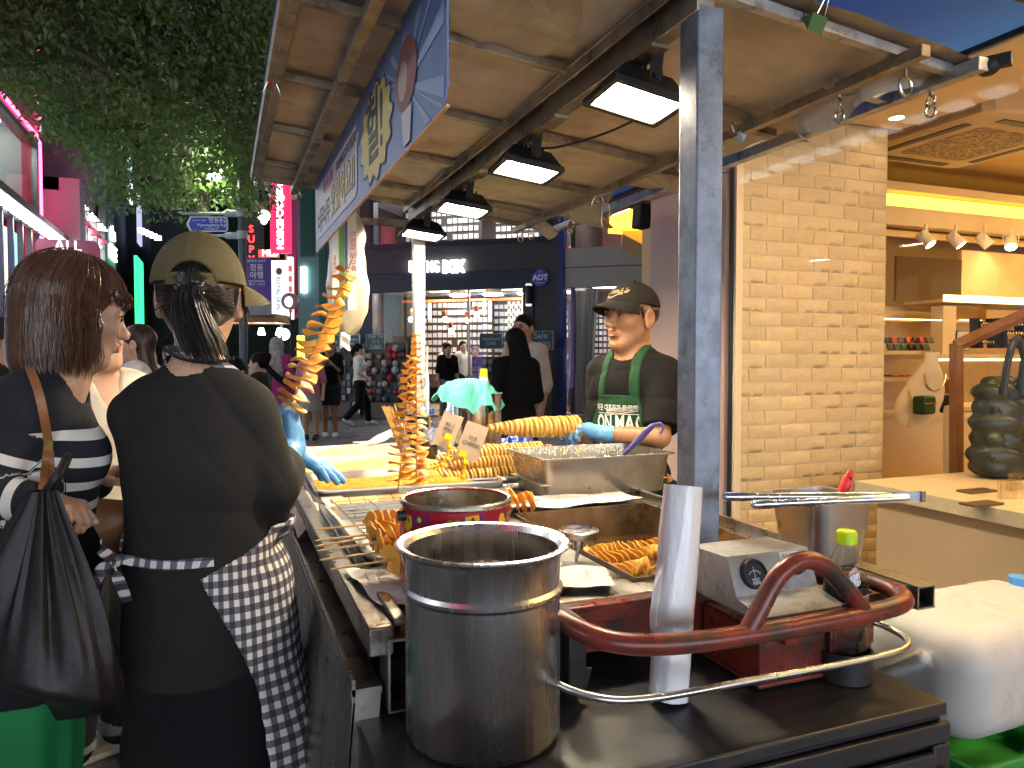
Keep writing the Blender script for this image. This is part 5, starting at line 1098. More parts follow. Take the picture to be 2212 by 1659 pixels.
for lab, c0, c1, w, tilt, body, arm in (('tilted kraft price card reading cheese held by a yellow toy arm', (1006, 992), (1012, 912), .085, .28, '치즈\nCHEESE', [(1000, 985), (1005, 1000), (1000, 1030), (985, 1046), (950, 1048)]), ('tilted kraft price card held by a yellow toy arm beside the cola bottle', (953, 965), (962, 890), .075, .28, '허니\n버터\n1+1', [(968, 948), (972, 965), (966, 990), (955, 1004), (925, 1012)])):
    d = 2.72; p = PD(*c0, d); p2 = PD(*c1, d); t = thing('price_card', lab, 'card', p); up_ = (p2-p).normalized(); up_ = (up_+rt*tilt).normalized(); sx = (rt-up_*rt.dot(up_)).normalized(); h_ = (p2-p).length
    q = MB(); q.prism([-sx*w/2, sx*w/2, sx*w/2+up_*h_, -sx*w/2+up_*h_], fwh*.002); q.build('card', CARD, t)
    text('lettering', body, .020, INK, p+up_*h_*.5-fwh*.002, sx, up_, t, .0006)
    ta = thing('toy_arm_clip', 'yellow jointed toy arm gripping the %s card' % ('cheese' if 'cheese' in lab else 'other kraft'), 'clip', PD(*arm[-1], d-.02))
    pts = [PD(*q_, d-.03)-ta.location for q_ in arm]
    for a, c in zip(pts, pts[1:]):
        q = MB(); q.tube([a, a.lerp(c, .2), a.lerp(c, .8), c], [.0065, .005, .005, .0065], 8); q.ball(a, .0095, 10, 6); q.build('arm_link', YEL, ta)
    q = MB(); q.box(pts[0]+Vector((0, 0, .008)), (.03, .012, .022), (0, .3, 0)); q.tube([pts[-1], pts[-1]-rt*.03+Vector((0, 0, .012))], [.005, .004], 7); q.tube([pts[-1], pts[-1]-rt*.03-Vector((0, 0, .006))], [.005, .004], 7); q.build('arm_hand', YEL, ta)
t = thing('chalkboard', 'small black chalkboard with white writing and wooden edge behind the standing potatoes', 'chalkboard', (.84, 3.33, .885), -.35); q = MB(); q.box((0, 0, .10), (.10, .008, .20), (.12, 0, 0)); q.build('board', mat('chalk_black', (.015, .015, .015), .7), t); q = MB(); q.box((.054, 0, .10), (.008, .012, .21), (.12, 0, 0)); q.build('frame_edge', STICK, t)
text('chalk_writing', '회오리\n감자', .028, mat('chalk', (.8, .8, .78), .8), t.location+Vector((-.01, -.012, .13)), (math.cos(.35), -math.sin(.35), 0), (0, 0, 1), t, .0006)
t = thing('light_board', 'narrow blue board edged with tiny lit bulbs leaning behind the canister', 'sign', PD(962, 930, 3.75)); a, c = PD(957, 930, 3.75), PD(990, 845, 3.75); D = c-a; q = MB(); q.prism([a-t.location, a-t.location+rt*.075, c-t.location+rt*.04, c-t.location-rt*.035], fwh*.01); q.build('panel', mat('blue_board', (.12, .16, .45), .4, emit=(.2, .3, .9), es=.25), t)
q = MB()
for k in range(14):
    f = k/13; q.ball(a-t.location+D*f-rt*(.035*f)-fwh*.004, .0045, 6, 4); q.ball(a-t.location+rt*.075+D*f-rt*.035*f-fwh*.004, .0045, 6, 4)
o = q.build('bulbs', emat('tiny_bulb', (1, .9, .7), 7), t); o['kind'] = 'stuff'
t = thing('gas_lighter', 'pale blue and white gas lighter gun hanging beside the white post', 'lighter', PD(916, 845, 3.3)); P = lambda u, v: PD(u, v, 3.3)-t.location
q = MB(); q.prism([P(908, 806), P(914, 800), P(924, 800), P(926, 830), P(926, 895), P(922, 902), P(911, 900), P(909, 880), P(914, 860), P(908, 835)], fwh*.03); q.build('grip', mat('ice_plastic', (.55, .66, .70), .35), t, bevel=.004)
q = MB(); q.tube([P(922, 800), P(923, 748)], .005, 8); q.build('barrel', mat('cream_plastic', (.75, .70, .6), .4), t); q = MB(); q.tube([p-fwh*.004 for p in (P(912, 820), P(918, 816), P(920, 826), P(916, 838), P(911, 834))], .004, 6, closed=True); q.tube([P(912, 870)-fwh*.004, P(919, 862)-fwh*.004, P(920, 888)-fwh*.004], .006, 6); q.build('trigger', mat('blue_grey_plastic', (.25, .42, .48), .4), t)
t = thing('blue_plastic_bag', 'small translucent blue plastic bag behind the batter tub', 'bag', PZ(1118, 962, .885)); q = MB(); q.grid(lambda u, v: ((u-.5)*.22, (v-.5)*.14, .085*math.sin(math.pi*u)*math.sin(math.pi*v)*(1+.4*math.sin(9*u+4*v))+.012*math.sin(22*u)*math.sin(17*v)), 26, 20); q.build('film', mat('blue_film', (.03, .10, .55), .2, trans=.4, bump=.3, bs=40), t, sharp=25)
t = thing('cardboard_flap', 'brown cardboard sheet lying behind the batter tub', 'cardboard', (1.27, 2.62, .93)); q = MB(); q.box((0, 0, 0), (.34, .20, .005), (.28, -.06, 0)); q.build('sheet', mat('cardboard', (.50, .33, .18), .8, var=.1, vs=12), t)
t = thing('pink_box', 'small pinkish paper box in front of the canister', 'box', (1.02, 3.24, .91)); q = MB(); q.box((0, 0, 0), (.10, .07, .05)); q.build('box', mat('pinkish_card', (.70, .52, .44), .6), t, bevel=.003); q = MB(); q.box((0, 0, .028), (.103, .073, .006)); q.build('lid', mat('pale_card', (.75, .66, .58), .6), t)
# red printed can, big pot
t = thing('red_tin', 'red printed round tin with steel rim and wire bail behind the pot', 'tin', (.43, 1.40, .884)); R0 = .106
q = MB(); q.lathe([(R0-.004, 0), (R0, .003), (R0, .183), (R0+.003, .186), (R0+.003, .191), (R0-.003, .192), (R0-.004, .006), (0, .005)], n=56); q.use(mat('tin_inside', (.60, .56, .46), .28, 1, rvar=.08)); 
o = q.build('body', mat('red_print', (.42, .012, .03), .35, .2, var=.15, vs=20), t)
q = MB(); q.lathe([(R0+.0005, .181), (R0+.0045, .185), (R0+.0045, .191), (R0+.001, .194), (R0-.004, .192)], n=56); q.build('rim', MATS['tin_inside'], t)
q = MB(); q.lathe([(R0-.0042, .188), (R0-.0045, .01), (0, .009)], n=48); q.build('lining', MATS['tin_inside'], t)
def onc(a, z, pts, m, nm, r=R0+.0008):
    q = MB(); q.add([((r)*math.cos(a+x/r), r*math.sin(a+x/r), z+y) for x, y in pts], [tuple(range(len(pts)))]); q.build(nm, m, t, sharp=0)
YP = mat('tin_yellow', (.78, .52, .02), .35); GP_ = mat('tin_green', (.25, .42, .03), .35); BP = mat('tin_violet', (.05, .03, .25), .35)
def disc(r, n=16, sx=1): return [(sx*r*math.cos(k*2*math.pi/n), r*math.sin(k*2*math.pi/n)) for k in range(n)]
def heart(s): return [(s*.062*16*math.sin(k*.2618)**3/16*16, s*.062*(13*math.cos(k*.2618)-5*math.cos(2*k*.2618)-2*math.cos(3*k*.2618)-math.cos(4*k*.2618))) for k in range(24)]
for i in range(9):
    a = -2.9+i*.33; z = .155+.012*math.sin(i*2.2); kind = i % 4
    if kind == 0: onc(a, z, [(-.016, -.012), (.0, -.018), (.016, -.004), (.012, .014), (-.014, .012)], YP, 'yellow_badge')
    elif kind == 1: onc(a, z, disc(.010), BP, 'ring_print'); onc(a, z, disc(.0055), YP, 'ring_core', R0+.0012)
    elif kind == 2: onc(a, z, disc(.010), YP, 'yellow_dot'); onc(a+.12, z-.006, [(-.01, -.003), (.012, .001), (.012, .004), (-.01, .002)], YP, 'lolly_stick')
    else: onc(a, z, heart(.014), GP_, 'heart_print'); onc(a, z, heart(.008), mat('red_print_core', (.42, .012, .03), .35), 'heart_core', R0+.0012)
    onc(a+.16, z+.004, [(-.003, -.012), (.002, -.012), (.004, .012), (-.001, .012)], BP, 'violet_dash')
    onc(a+.08, .10-.02*(i % 2), heart(.016) if i % 2 else disc(.014), YP if i % 2 else GP_, 'low_print')
q = MB(); hp2 = [Vector((-R0-.006, -.01, .165)), Vector((-R0-.018, -.05, .13)), Vector((-R0-.012, -.085, .08)), Vector((-.06, -R0-.012, .045)), Vector((.03, -R0-.014, .04))]; q.tube(smooth_path(hp2, 8), .0021, 8); q.build('bail', CHROME, t); q = MB(); q.cyl((-R0+.002, -.01, .165), (-R0-.014, -.01, .165), .010, n=12); q.build('bail_lug', BLACKP, t)
t = thing('steel_pot', 'tall open stainless steel pot with rolled rim standing on the black cabinet', 'pot', (.392, 1.13, .742)); R0 = .1255
POTM = mat('pot_steel', (.62, .61, .60), .27, 1, anis=.75, var=.05, rvar=.07, vs=24, stretch=(1, 1, .05), bump=.035, bs=26, dirt=(.44, .42, .40), ds=2.5)
q = MB(); q.lathe([(0, .001), (R0-.016, .0), (R0-.004, .004), (R0, .014), (R0, .232), (R0+.0045, .238), (R0+.0045, .243), (R0, .249), (R0, .288), (R0+.004, .300), (R0+.013, .307), (R0+.0165, .309), (R0+.0165, .312), (R0+.012, .3135), (R0+.003, .311), (R0-.003, .302), (R0-.0025, .25), (R0+.001, .241), (R0-.0025, .232), (R0-.003, .016), (R0-.02, .004), (0, .004)], n=96); q.build('body', POTM, t, sharp=30)
# bag roll
t = thing('bag_roll', 'standing roll of thin white plastic bags behind the red handle', 'plastic roll', (.735, 1.112, .744)); D = Vector((.055, .04, .372)); r0 = .0345
BAGW = mat('thin_white_film', (.82, .83, .86), .22, bump=.7, bs=26, stretch=(1, 1, .25), trans=.12, coat=.3, var=.05, vs=12)
q = MB(); dn = D.normalized(); ex = dn.orthogonal().normalized(); ey = dn.cross(ex); rs = []
for i in range(40):
    f = i/39; rr_ = r0*(1+.05*math.sin(math.pi*f)); rs.append([D*f+(ex*math.cos(k*2*math.pi/40)+ey*math.sin(k*2*math.pi/40))*(rr_+.0011*math.sin(k*.9+6*f)+.0008*math.sin(k*2.3-14*f)) for k in range(40)])
rs.append([D*1.0+(ex*math.cos(k*2*math.pi/40)+ey*math.sin(k*2*math.pi/40))*r0*.55 for k in range(40)]); rs.append([D*.93+(ex*math.cos(k*2*math.pi/40)+ey*math.sin(k*2*math.pi/40))*r0*.5 for k in range(40)]); q.rings(rs); q.build('roll', BAGW, t, sharp=50)
q = MB()
def flap(u, v): p = D*(.40+.36*v)+Vector((-.030-.034*u*math.sin(math.pi*min(1, .25+v*.75)), .0-.012*u+.006*math.sin(9*u+6*v), -.03*u+.004*math.sin(14*v))); return p
q.grid(flap, 14, 20); q.build('loose_flap', mat('thin_film_flap', (.80, .80, .82), .3, alpha=.55, bump=.4, bs=30), t, sharp=0)
# control box
GREYP = mat('grey_enamel', (.31, .32, .33), .45, .1, var=.12, vs=30, dirt=(.2, .2, .2), ds=26, rvar=.1)
t = thing('control_box', 'grey metal control box with round volt meter and black knob', 'control box', (.97, 1.15, .885))
xa, xb = .873-.97, 1.065-.97; pr = [(1.25, .89), (1.25, .975), (1.13, .981), (1.1005, .912), (1.045, .899), (1.04, .893), (1.04, .888), (1.2, .886)]
q = MB(); q.prism([(xa, y-1.15, z-.885) for y, z in pr], (xb-xa, 0, 0)); q.box((.115, -.082, .0125), (.07, .05, .004), (.2, 0, 0)); q.build('case', GREYP, t, bevel=.0015)
fd = Vector((0, 1.1005-1.13, .912-.981)).normalized(); fn_ = Vector((0, -.069, .0295)).normalized(); fc = lambda x, s: Vector((x, 1.13-1.15, .981-.885))+fd*s
g = fc(-.048, .037); q = MB(); q.lathe([(.0285, -.004), (.0285, .006), (.026, .010), (.0235, .010), (.0235, .004), (0, .004)], g, 36, axis=fn_); q.build('gauge_ring', BLACKP, t)
q = MB(); q.lathe([(.0232, .0045), (0, .0045)], g, 30, axis=fn_); gd = q.build('gauge_dial', mat('gauge_black', (.035, .04, .05), .25), t)
q = MB(); q.lathe([(.0232, .0085), (0, .009)], g, 30, axis=fn_); q.build('gauge_glass', glassmat('gauge_pane', (.95, .97, 1), .06), t)
GW = mat('gauge_white', (.75, .77, .8), .5); ux = Vector((1, 0, 0)); uy = -fd
q = MB(); cgl = g+fn_*.0052; q.tube(arc(cgl-uy*.011, .016, math.radians(40), math.radians(140), 14, ux, uy), .0005, 4)
for k in range(6): a = math.radians(40+20*k); e = ux*math.cos(a)+uy*math.sin(a); q.tube([cgl-uy*.011+e*.0155, cgl-uy*.011+e*.0185], .0005, 4)
q.tube([cgl-uy*.008, cgl+uy*.013], .0006, 4); q.build('gauge_scale', GW, t)
q = text('gauge_lettering', 'VOLT\n전압계', .0066, GW, t.location+cgl-uy*.0145, ux, uy, t, .0002, bold=.0001)
q = MB(); q.box(fc(.045, .015)+fn_*.001, (.046, .022, .001), Matrix((ux, -fd, fn_)).transposed()); q.build('label_strip', mat('label_paper', (.62, .63, .62), .5), t)
text('label_lettering', '속도조절', .0105, INK, t.location+fc(.045, .013)+fn_*.0022, ux, uy, t, .0002)
q = MB(); q.lathe([(.0165, 0), (.0165, .008), (.014, .010), (.013, .016), (0, .0165)], fc(.052, .033), 26, axis=fn_); q.box(fc(.052, .033)+fn_*.019, (.007, .024, .012), Matrix((ux, -fd, fn_)).transposed()); q.build('knob', BLACKP, t, bevel=.001)
for (y, z) in ((1.23, .897), (1.065, .899), (1.06, .893)): q = MB(); q.ball((xa-.001, y-1.15, z-.885+.006), (.003, .005, .005), 10, 6); q.build('screw', CHROME, t)
# steel pan with tongs and red spatula
t, a, b_ = tub('steel_pan', 'small deep stainless steel pan holding tongs at the handle end', (1.305, 1.345, .874), .20, .20, .158, mat('pan_steel', (.43, .43, .43), .34, 1, rvar=.08, vs=7, dirt=(.33, .32, .31), ds=6), tw=.03)
t = thing('tongs', 'long steel tongs lying across the steel pan', 'tongs', (1.28, 1.33, 1.045), .0)
A = PD(1580, 1080, 1.60)-t.location; Bq = PD(1995, 1072, 1.66)-t.location; ab = (Bq-A); side = Vector((-.3, 1, 0)).normalized()
for k, (off, drop) in enumerate(((-.012, -.008), (.014, .004))):
    q = MB(); p = lambda f, k=k, off=off, drop=drop: A+ab*(f+.06*(1-k))+side*off*(1-f*.9)*1.6+Vector((0, 0, drop*(1-f)))
    q.tube([p(.0), p(.015), p(.10), p(.16), p(.22), p(.80), p(.84)], [.004, .009, .010, .008, .0085, .0105, .009], 10)
    for j in range(9): q.ball(p(.012+.011*j)+Vector((0, 0, -.009)), .0022, 5, 4); q.ball(p(.012+.011*j)+Vector((0, 0, .0085)), .0022, 5, 4)
    q.build('arm', mat('tong_steel', (.52, .56, .62), .22, 1, rvar=.1, vs=20), t)
q = MB(); q.bar(A+ab*.84+side*.006, A+ab*.995, .004, .022); q.bar(A+ab*.84-side*.006, A+ab*.995, .004, .022); q.box(A+ab*.99, (.012, .012, .024)); q.build('spring_end', mat('tong_plate', (.42, .45, .5), .3, 1), t)
t = thing('red_spatula', 'red handled spatula standing in the steel pan', 'spatula', (1.30, 1.36, .9)); a = PD(1812, 1085, 1.72)-t.location; c = PD(1838, 1018, 1.72)-t.location; q = MB(); q.tube([a-(c-a)*.6, a, a.lerp(c, .3), a.lerp(c, .75), c], [.008, .010, .0125, .012, .006], 14); q.build('handle', mat('red_plastic', (.72, .02, .03), .35), t)
q = MB(); q.ball(a.lerp(c, .80)-fwh*.011, (.003, .003, .006), 8, 5); q.build('hang_hole', mat('dark_hole', (.15, .01, .01), .6), t); q = MB(); q.tube([a-(c-a)*.6, a-(c-a)*1.7], [.006, .006], 8); q.build('shank', CHROME, t)
# skimmer standing by the vat
t = thing('skimmer', 'flat round steel masher on a thin upright rod at the vat', 'skimmer', PD(1240, 1268, 1.72)); c = PD(1250, 1158, 1.72)-t.location; q = MB(); q.cyl((0, 0, 0), c, .004, n=8); q.build('rod', STEEL, t); q = MB(); q.lathe([(.0, .0), (.046, .0), (.047, .006), (.047, .014), (.044, .016), (.042, .010), (0, .009)], c, 32, sx=1, sy=1); q.lathe([(.012, -.03), (.012, 0)], c, 12); q.build('disc', STEEL, t)
# black cabinet
CAB = mat('black_enamel', (.022, .024, .028), .38, .1, rvar=.12, vs=5, dirt=(.05, .04, .03), ds=6, bump=.04, bs=80)
t = thing('metal_cabinet', 'low black metal cabinet at the near end of the cart', 'cabinet', (.73, 1.20, 0)); w, dpt = .99, .55
q = MB(); q.box((-.03, 0, .728), (w, dpt, .024)); q.box((-.03, .005, .36), (w-.004, dpt-.012, .71)); q.build('body', CAB, t, bevel=.004)
q = MB(); q.box((-.03, -dpt/2-.001, .69), (w, .012, .035)); q.box((-.03-w/2+.02, -dpt/2-.001, .34), (.04, .012, .66)); q.box((-.03+w/2-.02, -dpt/2-.001, .34), (.04, .012, .66)); q.build('face_frame', CAB, t, bevel=.003)
q = MB(); q.box((-.01, -dpt/2-.006, .345), (w-.12, .014, .63)); d_ = q.build('door', mat('cabinet_door', (.03, .034, .045), .36, .1, rvar=.08, vs=6), t, bevel=.004)
q = MB(); q.cyl((w/2-.055, -dpt/2-.02, .60), (w/2-.055, -dpt/2-.02, .635), .008, n=12); q.box((w/2-.085, -dpt/2-.016, .618), (.012, .012, .02)); q.build('hinge', CAB, t)
# water jug on crates, right edge
t = thing('plastic_jug', 'big white plastic jerrycan lying on a green crate at the right', 'jerrycan', (1.79, 1.30, .604))
s = SDF((-.34, -.24, -.17), (.36, .26, .19), .009)
def jug(d, X, Y, Z):
    qx, qy, qz = np.abs(X)-(.285-.09), np.abs(Y)-(.185-.09), np.abs(Z)-(.132-.09)
    o = np.sqrt(np.maximum(qx, 0)**2+np.maximum(qy, 0)**2+np.maximum(qz, 0)**2)+np.minimum(np.maximum(qx, np.maximum(qy, qz)), 0)-.09
    rib = .010*np.exp(-((np.abs((X+.02) % .085-.0425))/.007)**2)*(np.abs(X) < .24)*(X > -.14)
    return o+rib+.005*np.sin(13*X+9*Y)*np.sin(15*Z+8*Y)
s.fn(jug); s.cap((-.30, -.08, .06), (-.30, .03, -.02), .016, .012, .012); s.cap((-.302, -.14, -.015), (-.302, .14, -.05), .003, .003, .006, 'cut')
s.build('body', mat('milky_plastic', (.50, .485, .46), .45, sss=.25, var=.06, vs=5, dirt=(.36, .31, .25), ds=4, bump=.12, bs=12), t)
q = MB(); q.lathe([(.03, 0), (.03, .03), (0, .031)], (.24, .06, .12), 20); q.build('cap', mat('sky_blue_cap', (.06, .30, .70), .4), t)
GRN = mat('green_crate', (.02, .22, .03), .45, var=.1)
t = thing('bottle_crate', 'green plastic bottle crate under the white jerrycan', 'crate', (1.80, 1.30, 0))
for k in range(2):
    q = MB(); z0 = .005+.232*k
    for sx in (-1, 1): q.box((sx*.30, 0, z0+.115), (.014, .42, .225)); 
    for sy in (-1, 1): q.box((0, sy*.205, z0+.06), (.59, .014, .115)); q.box((0, sy*.205, z0+.205), (.59, .014, .045)); q.box((-.2, sy*.205, z0+.15), (.12, .0135, .066)); q.box((.2, sy*.205, z0+.15), (.12, .0135, .066))
    q.box((0, 0, z0+.012), (.59, .4, .012)); q.build('crate_tier', GRN, t, bevel=.004)
q = MB(); q.box((-.12, -.2135, .40), (.20, .004, .07)); q.build('label', mat('teal_label', (.01, .12, .10), .5), t)
# hanging bag of flour packs beyond the banner
t = thing('hanging_bag', 'translucent white plastic bag of printed packs hanging under the far canopy edge', 'bag', (.62, 3.93, 1.5))
s = SDF((-.16, -.12, -.06), (.16, .12, .72), .007)
s.ell((.0, 0, .17), (.105, .075, .20), .02); s.cap((0, 0, .25), (.0, 0, .5), .10, .085, .05, flat=((0, 1, 0), .7)); s.cap((0, 0, .5), (0, 0, .68), .08, .03, .05)
s.fn(lambda d, X, Y, Z: d+.010*fbm(X, Y, Z*.6, 3, 5, 22)+.004*np.sin(60*X+20*Z)*np.cos(30*Z))
s.build('film', mat('cream_film', (.64, .54, .38), .35, trans=.25, sss=.3, bump=.4, bs=24), t)
q = MB(); q.grid(lambda u, v: (-.05+.05*u, -.05-.012*math.sin(7*v), -.02-.08*v+.01*math.sin(5*u)), 8, 8); q.build('bag_corner', mat('pale_film', (.72, .68, .62), .4), t)
PK = mat('pack_paper', (.80, .78, .70), .5)
for x, w_, z0, z1, m_ in ((-.075, .035, .08, .62, PK), (-.045, .028, .1, .62, mat('pack_green', (.10, .28, .06), .5)), (-.022, .014, .1, .62, mat('pack_blue', (.08, .09, .3), .5)), (.008, .045, .1, .62, PK)):
    q = MB(); q.grid(lambda u, v, x=x, w_=w_, z0=z0, z1=z1: (x+(u-.5)*w_, -.079-.012*math.cos((x+(u-.5)*w_)*12)*math.sin(v*3), z0+(z1-z0)*v), 4, 8); q.build('pack', m_, t)
text('pack_lettering', '진프리 밀가루', .036, mat('pack_red', (.6, .05, .03), .5), t.location+Vector((.010, -.096, .40)), (0, 0, -1), (1, 0, 0), t, .001); text('pack_lettering', 'tempura', .026, MATS['pack_red'], t.location+Vector((-.078, -.096, .33)), (0, 0, -1), (1, 0, 0), t, .001)
# ================================================================== banner under the canopy (printed both words and shapes; the drawn face is left as plain shapes)
BX = .455; bn = thing('canopy_banner', 'blue printed banner hanging under the canopy over the street side', 'banner', (BX, 2.7, 1.9)); y0, y1, zb = 1.54, 3.90, 1.893
bz = lambda y: zc(BX)-.012
q = MB(); q.prism([(0, y0-2.7+.035, zb-1.9), (0, y0-2.7, zb-1.9+.04), (0, y0-2.7, bz(y0)-1.9), (0, y1-2.7, bz(y1)-1.9), (0, y1-2.7, zb-1.9)], (.004, 0, 0)); q.build('board', mat('banner_blue', (.13, .21, .42), .38, var=.12, vs=4), bn)
q = MB(); q.box((.002, 0, zb-1.9-.003), (.008, y1-y0-.04, .006)); q.build('hem', mat('banner_edge', (.65, .40, .20), .6), bn)
def bpt(s, z, o=.0012): return (-o, y1-s-2.7, zb+z-1.9)      # s runs in reading direction from the far end
def bpoly(pts, m, nm, o): q = MB(); q.prism([bpt(s, z, o) for s, z in pts], (-.0008, 0, 0)); q.build(nm, m, bn, sharp=0)
BW = mat('banner_white', (.62, .55, .60), .45); BY = mat('banner_yellow', (.66, .52, .14), .45); BD = mat('banner_dark', (.045, .035, .05), .5); BR = mat('banner_red', (.38, .05, .10), .5); BB = mat('banner_brown', (.26, .075, .06), .5); BL = mat('banner_sky', (.30, .40, .60), .45)
for k in range(11):
    a = math.radians(-60+k*22); c = (2.0, .16); bpoly([c, (min(2.34, c[0]+.42*math.cos(a-.06)), max(.005, min(.30, c[1]+.42*math.sin(a-.06)))), (min(2.34, c[0]+.42*math.cos(a+.06)), max(.005, min(.30, c[1]+.42*math.sin(a+.06))))], BL, 'ray', .0012)
bpoly([(.06, .045), (1.22, .035), (1.25, .06), (1.25, .20), (1.30, .24), (1.24, .25), (1.24, .285), (.10, .29), (.06, .27)], BW, 'speech_panel', .0022)
cl = [(1.58+(.235+.02*math.cos(13*a))*math.cos(a), .16+(.135+.012*math.cos(13*a))*math.sin(a)) for a in np.linspace(0, 2*math.pi, 90, endpoint=False)]
bpoly([(s+(s-1.58)*.05, z+(z-.16)*.07) for s, z in cl], BD, 'burst_outline', .0022); bpoly(cl, BY, 'burst', .0032)
bpoly([(2.0+.115*math.cos(a), .19+.09*math.sin(a)) for a in np.linspace(0, 2*math.pi, 30, endpoint=False)], BB, 'potato_drawing', .0042); bpoly([(1.97+.05*math.cos(a), .18+.05*math.sin(a)) for a in np.linspace(0, 2*math.pi, 24, endpoint=False)], mat('banner_peach', (.5, .33, .28), .5), 'pale_patch', .0052); bpoly([(1.95, .10), (2.06, .10), (2.04, .01), (1.97, .01)], BW, 'skewer_drawing', .0042)
rd, ru = (0, -1, 0), (0, 0, 1); bp = lambda s, z, o: Vector((BX-o, y1-s, zb+z))
text('lettering', '헐!', .23, BD, bp(1.58, .165, .0048), rd, ru, bn, .0006, bold=.004); text('lettering', 'TORNADO POTATO', .060, BD, bp(.99, .245, .0036), rd, ru, bn, .0006, bold=.0012, fit=.50); text('lettering', '회오리 감자', .065, BR, bp(.50, .245, .0036), rd, ru, bn, .0006, bold=.0012)
text('lettering', '너무너무', .10, BD, bp(.34, .115, .0036), rd, ru, bn, .0006, bold=.002, fit=.42); text('lettering', '맛있어요!!', .16, BD, bp(.90, .125, .0036), rd, ru, bn, .0006, bold=.006, fit=.62); text('lettering', '맛있어요!!', .16, BY, bp(.90, .125, .0048), rd, ru, bn, .0006, bold=.001, fit=.60)
# ================================================================== binder clips, carabiner, rings on the canopy rails
def clip(lab, p, s, m, rz, flip=1):
    t = thing('binder_clip', lab, 'binder clip', p, rz, 'binder clips on the canopy rails'); q = MB(); q.prism([(-s*.5, -s*.30, 0), (-s*.5, s*.30, 0), (-s*.5, 0, flip*s*.62)], (s, 0, 0)); q.build('jaw', m, t)
    for sy in (-1, 1):
        q = MB(); q.tube([(-s*.25, sy*s*.3, 0), (-s*.12, sy*s*.55, -flip*s*.55), (-s*.12, sy*s*.6, -flip*s*.75), (s*.12, sy*s*.6, -flip*s*.75), (s*.12, sy*s*.55, -flip*s*.55), (s*.25, sy*s*.3, 0)], s*.035, 6); q.build('wire_arm', CHROME, t)
    return t
cm = {n: mat('clip_'+n, c, .4) for n, c in (('green', (.06, .14, .05)), ('steel', (.35, .48, .55)), ('pink', (.75, .16, .14)), ('yellow', (.72, .52, .04)), ('olive', (.16, .30, .10)), ('violet', (.10, .07, .25)), ('teal', (.10, .26, .30)), ('red', (.6, .04, .06)))}
cr_ = lambda y: (1.6, y, zc(1.6)-.05)
p = PD(1760, 38, 1.74); clip('large dark green binder clip on the near steel bar', p, .055, cm['green'], .2, -1)
clip('pale steel blue binder clip on the right rail', (1.6, 2.02, zc(1.6)-.055), .05, cm['steel'], 1.3, -1)
for i, (y, n, s, lb) in enumerate(((3.02, 'pink', .055, 'pink binder clip holding the carabiner'), (3.36, 'yellow', .04, 'yellow binder clip on the right rail'), (3.41, 'olive', .04, 'olive green binder clip next to the yellow one'), (3.46, 'violet', .04, 'dark violet binder clip on the right rail'), (3.72, 'teal', .036, 'small teal binder clip near the far end'), (3.78, 'olive', .036, 'small green binder clip at the far end of the rail'))): clip(lb, (1.6, y, zc(1.6)-.06), s, cm[n], 1.5+.1*i, 1)
clip('small crimson binder clip on the sagging lining', (1.70, 3.5, zc(1.7)-.09), .035, cm['red'], .8); clip('red binder clip on the left edge of the canopy', (.165, 2.60, zc(.165)-.03), .045, mat('clip_bright_red', (.6, .05, .04), .4), 1.57, 1)
t = thing('carabiner', 'long steel carabiner hanging from the pink binder clip', 'carabiner', (1.62, 2.98, zc(1.6)-.09)); q = MB(); pts = [(-.018, 0, -.02), (-.014, 0, -.005), (0, 0, 0), (.016, 0, -.01), (.021, 0, -.035), (.016, 0, -.10), (.004, 0, -.115), (-.012, 0, -.11), (-.022, 0, -.09)]; q.tube(smooth_path(pts, 5)[:-1], .0038, 8, closed=True); q.build('body', mat('bronze_wire', (.35, .24, .14), .3, 1), t)
for i, (y, x) in enumerate(((3.95, 1.6), (3.84, 1.62), (3.55, 1.72))):
    t = thing('metal_ring', ('brass coloured ring hanging at the far canopy corner', 'brass ring hanging under the small green clip', 'brass ring hanging under the crimson clip')[i], 'ring', (x, y, zc(x)-.11)); q = MB(); q.tube(arc((0, 0, 0), .017, 0, 2*math.pi, 18, (1, .3, 0), (0, 0, 1))[:-1], .003, 7, closed=True); q.tube(smooth_path([(0, 0, .017), (.006, 0, .03), (0, 0, .045)], 4), .002, 6); q.build('ring', mat('brass_wire', (.6, .42, .15), .3, 1), t)
# ================================================================== people
SKIN = mat('skin', (.55, .33, .22), .45, sss=.15, var=.07, vs=40, bump=.06, bs=220); SKIN2 = mat('skin_tan', (.37, .175, .082), .45, sss=.12, var=.10, vs=45, bump=.16, bs=170, dirt=(.26, .14, .09), ds=22)
LIP = mat('lips', (.46, .12, .09), .35); LIP2 = mat('lips_tan', (.33, .12, .085), .4); EYEW = mat('eye_white', (.42, .38, .34), .25); IRIS = mat('iris', (.02, .012, .01), .15)
HAIRB = mat('brown_hair', (.085, .036, .018), .34, var=.35, vs=60, spec=.6); HAIRK = mat('black_hair', (.012, .010, .010), .34, var=.3, vs=60, spec=.6)
GLOVE = mat('blue_glove', (.12, .33, .60), .38, bump=.4, bs=60, sss=.05)
def cloth(n, c, **k): return mat(n, c, k.pop('rough', .85), spec=.22, bump=k.pop('bump', .22), bs=k.pop('bs', 110), var=k.pop('var', .12), vs=k.pop('vs', 9), **k)
BLACKT = cloth('black_cotton', (.0065, .006, .006)); BLACKD = cloth('black_trousers', (.008, .008, .009))
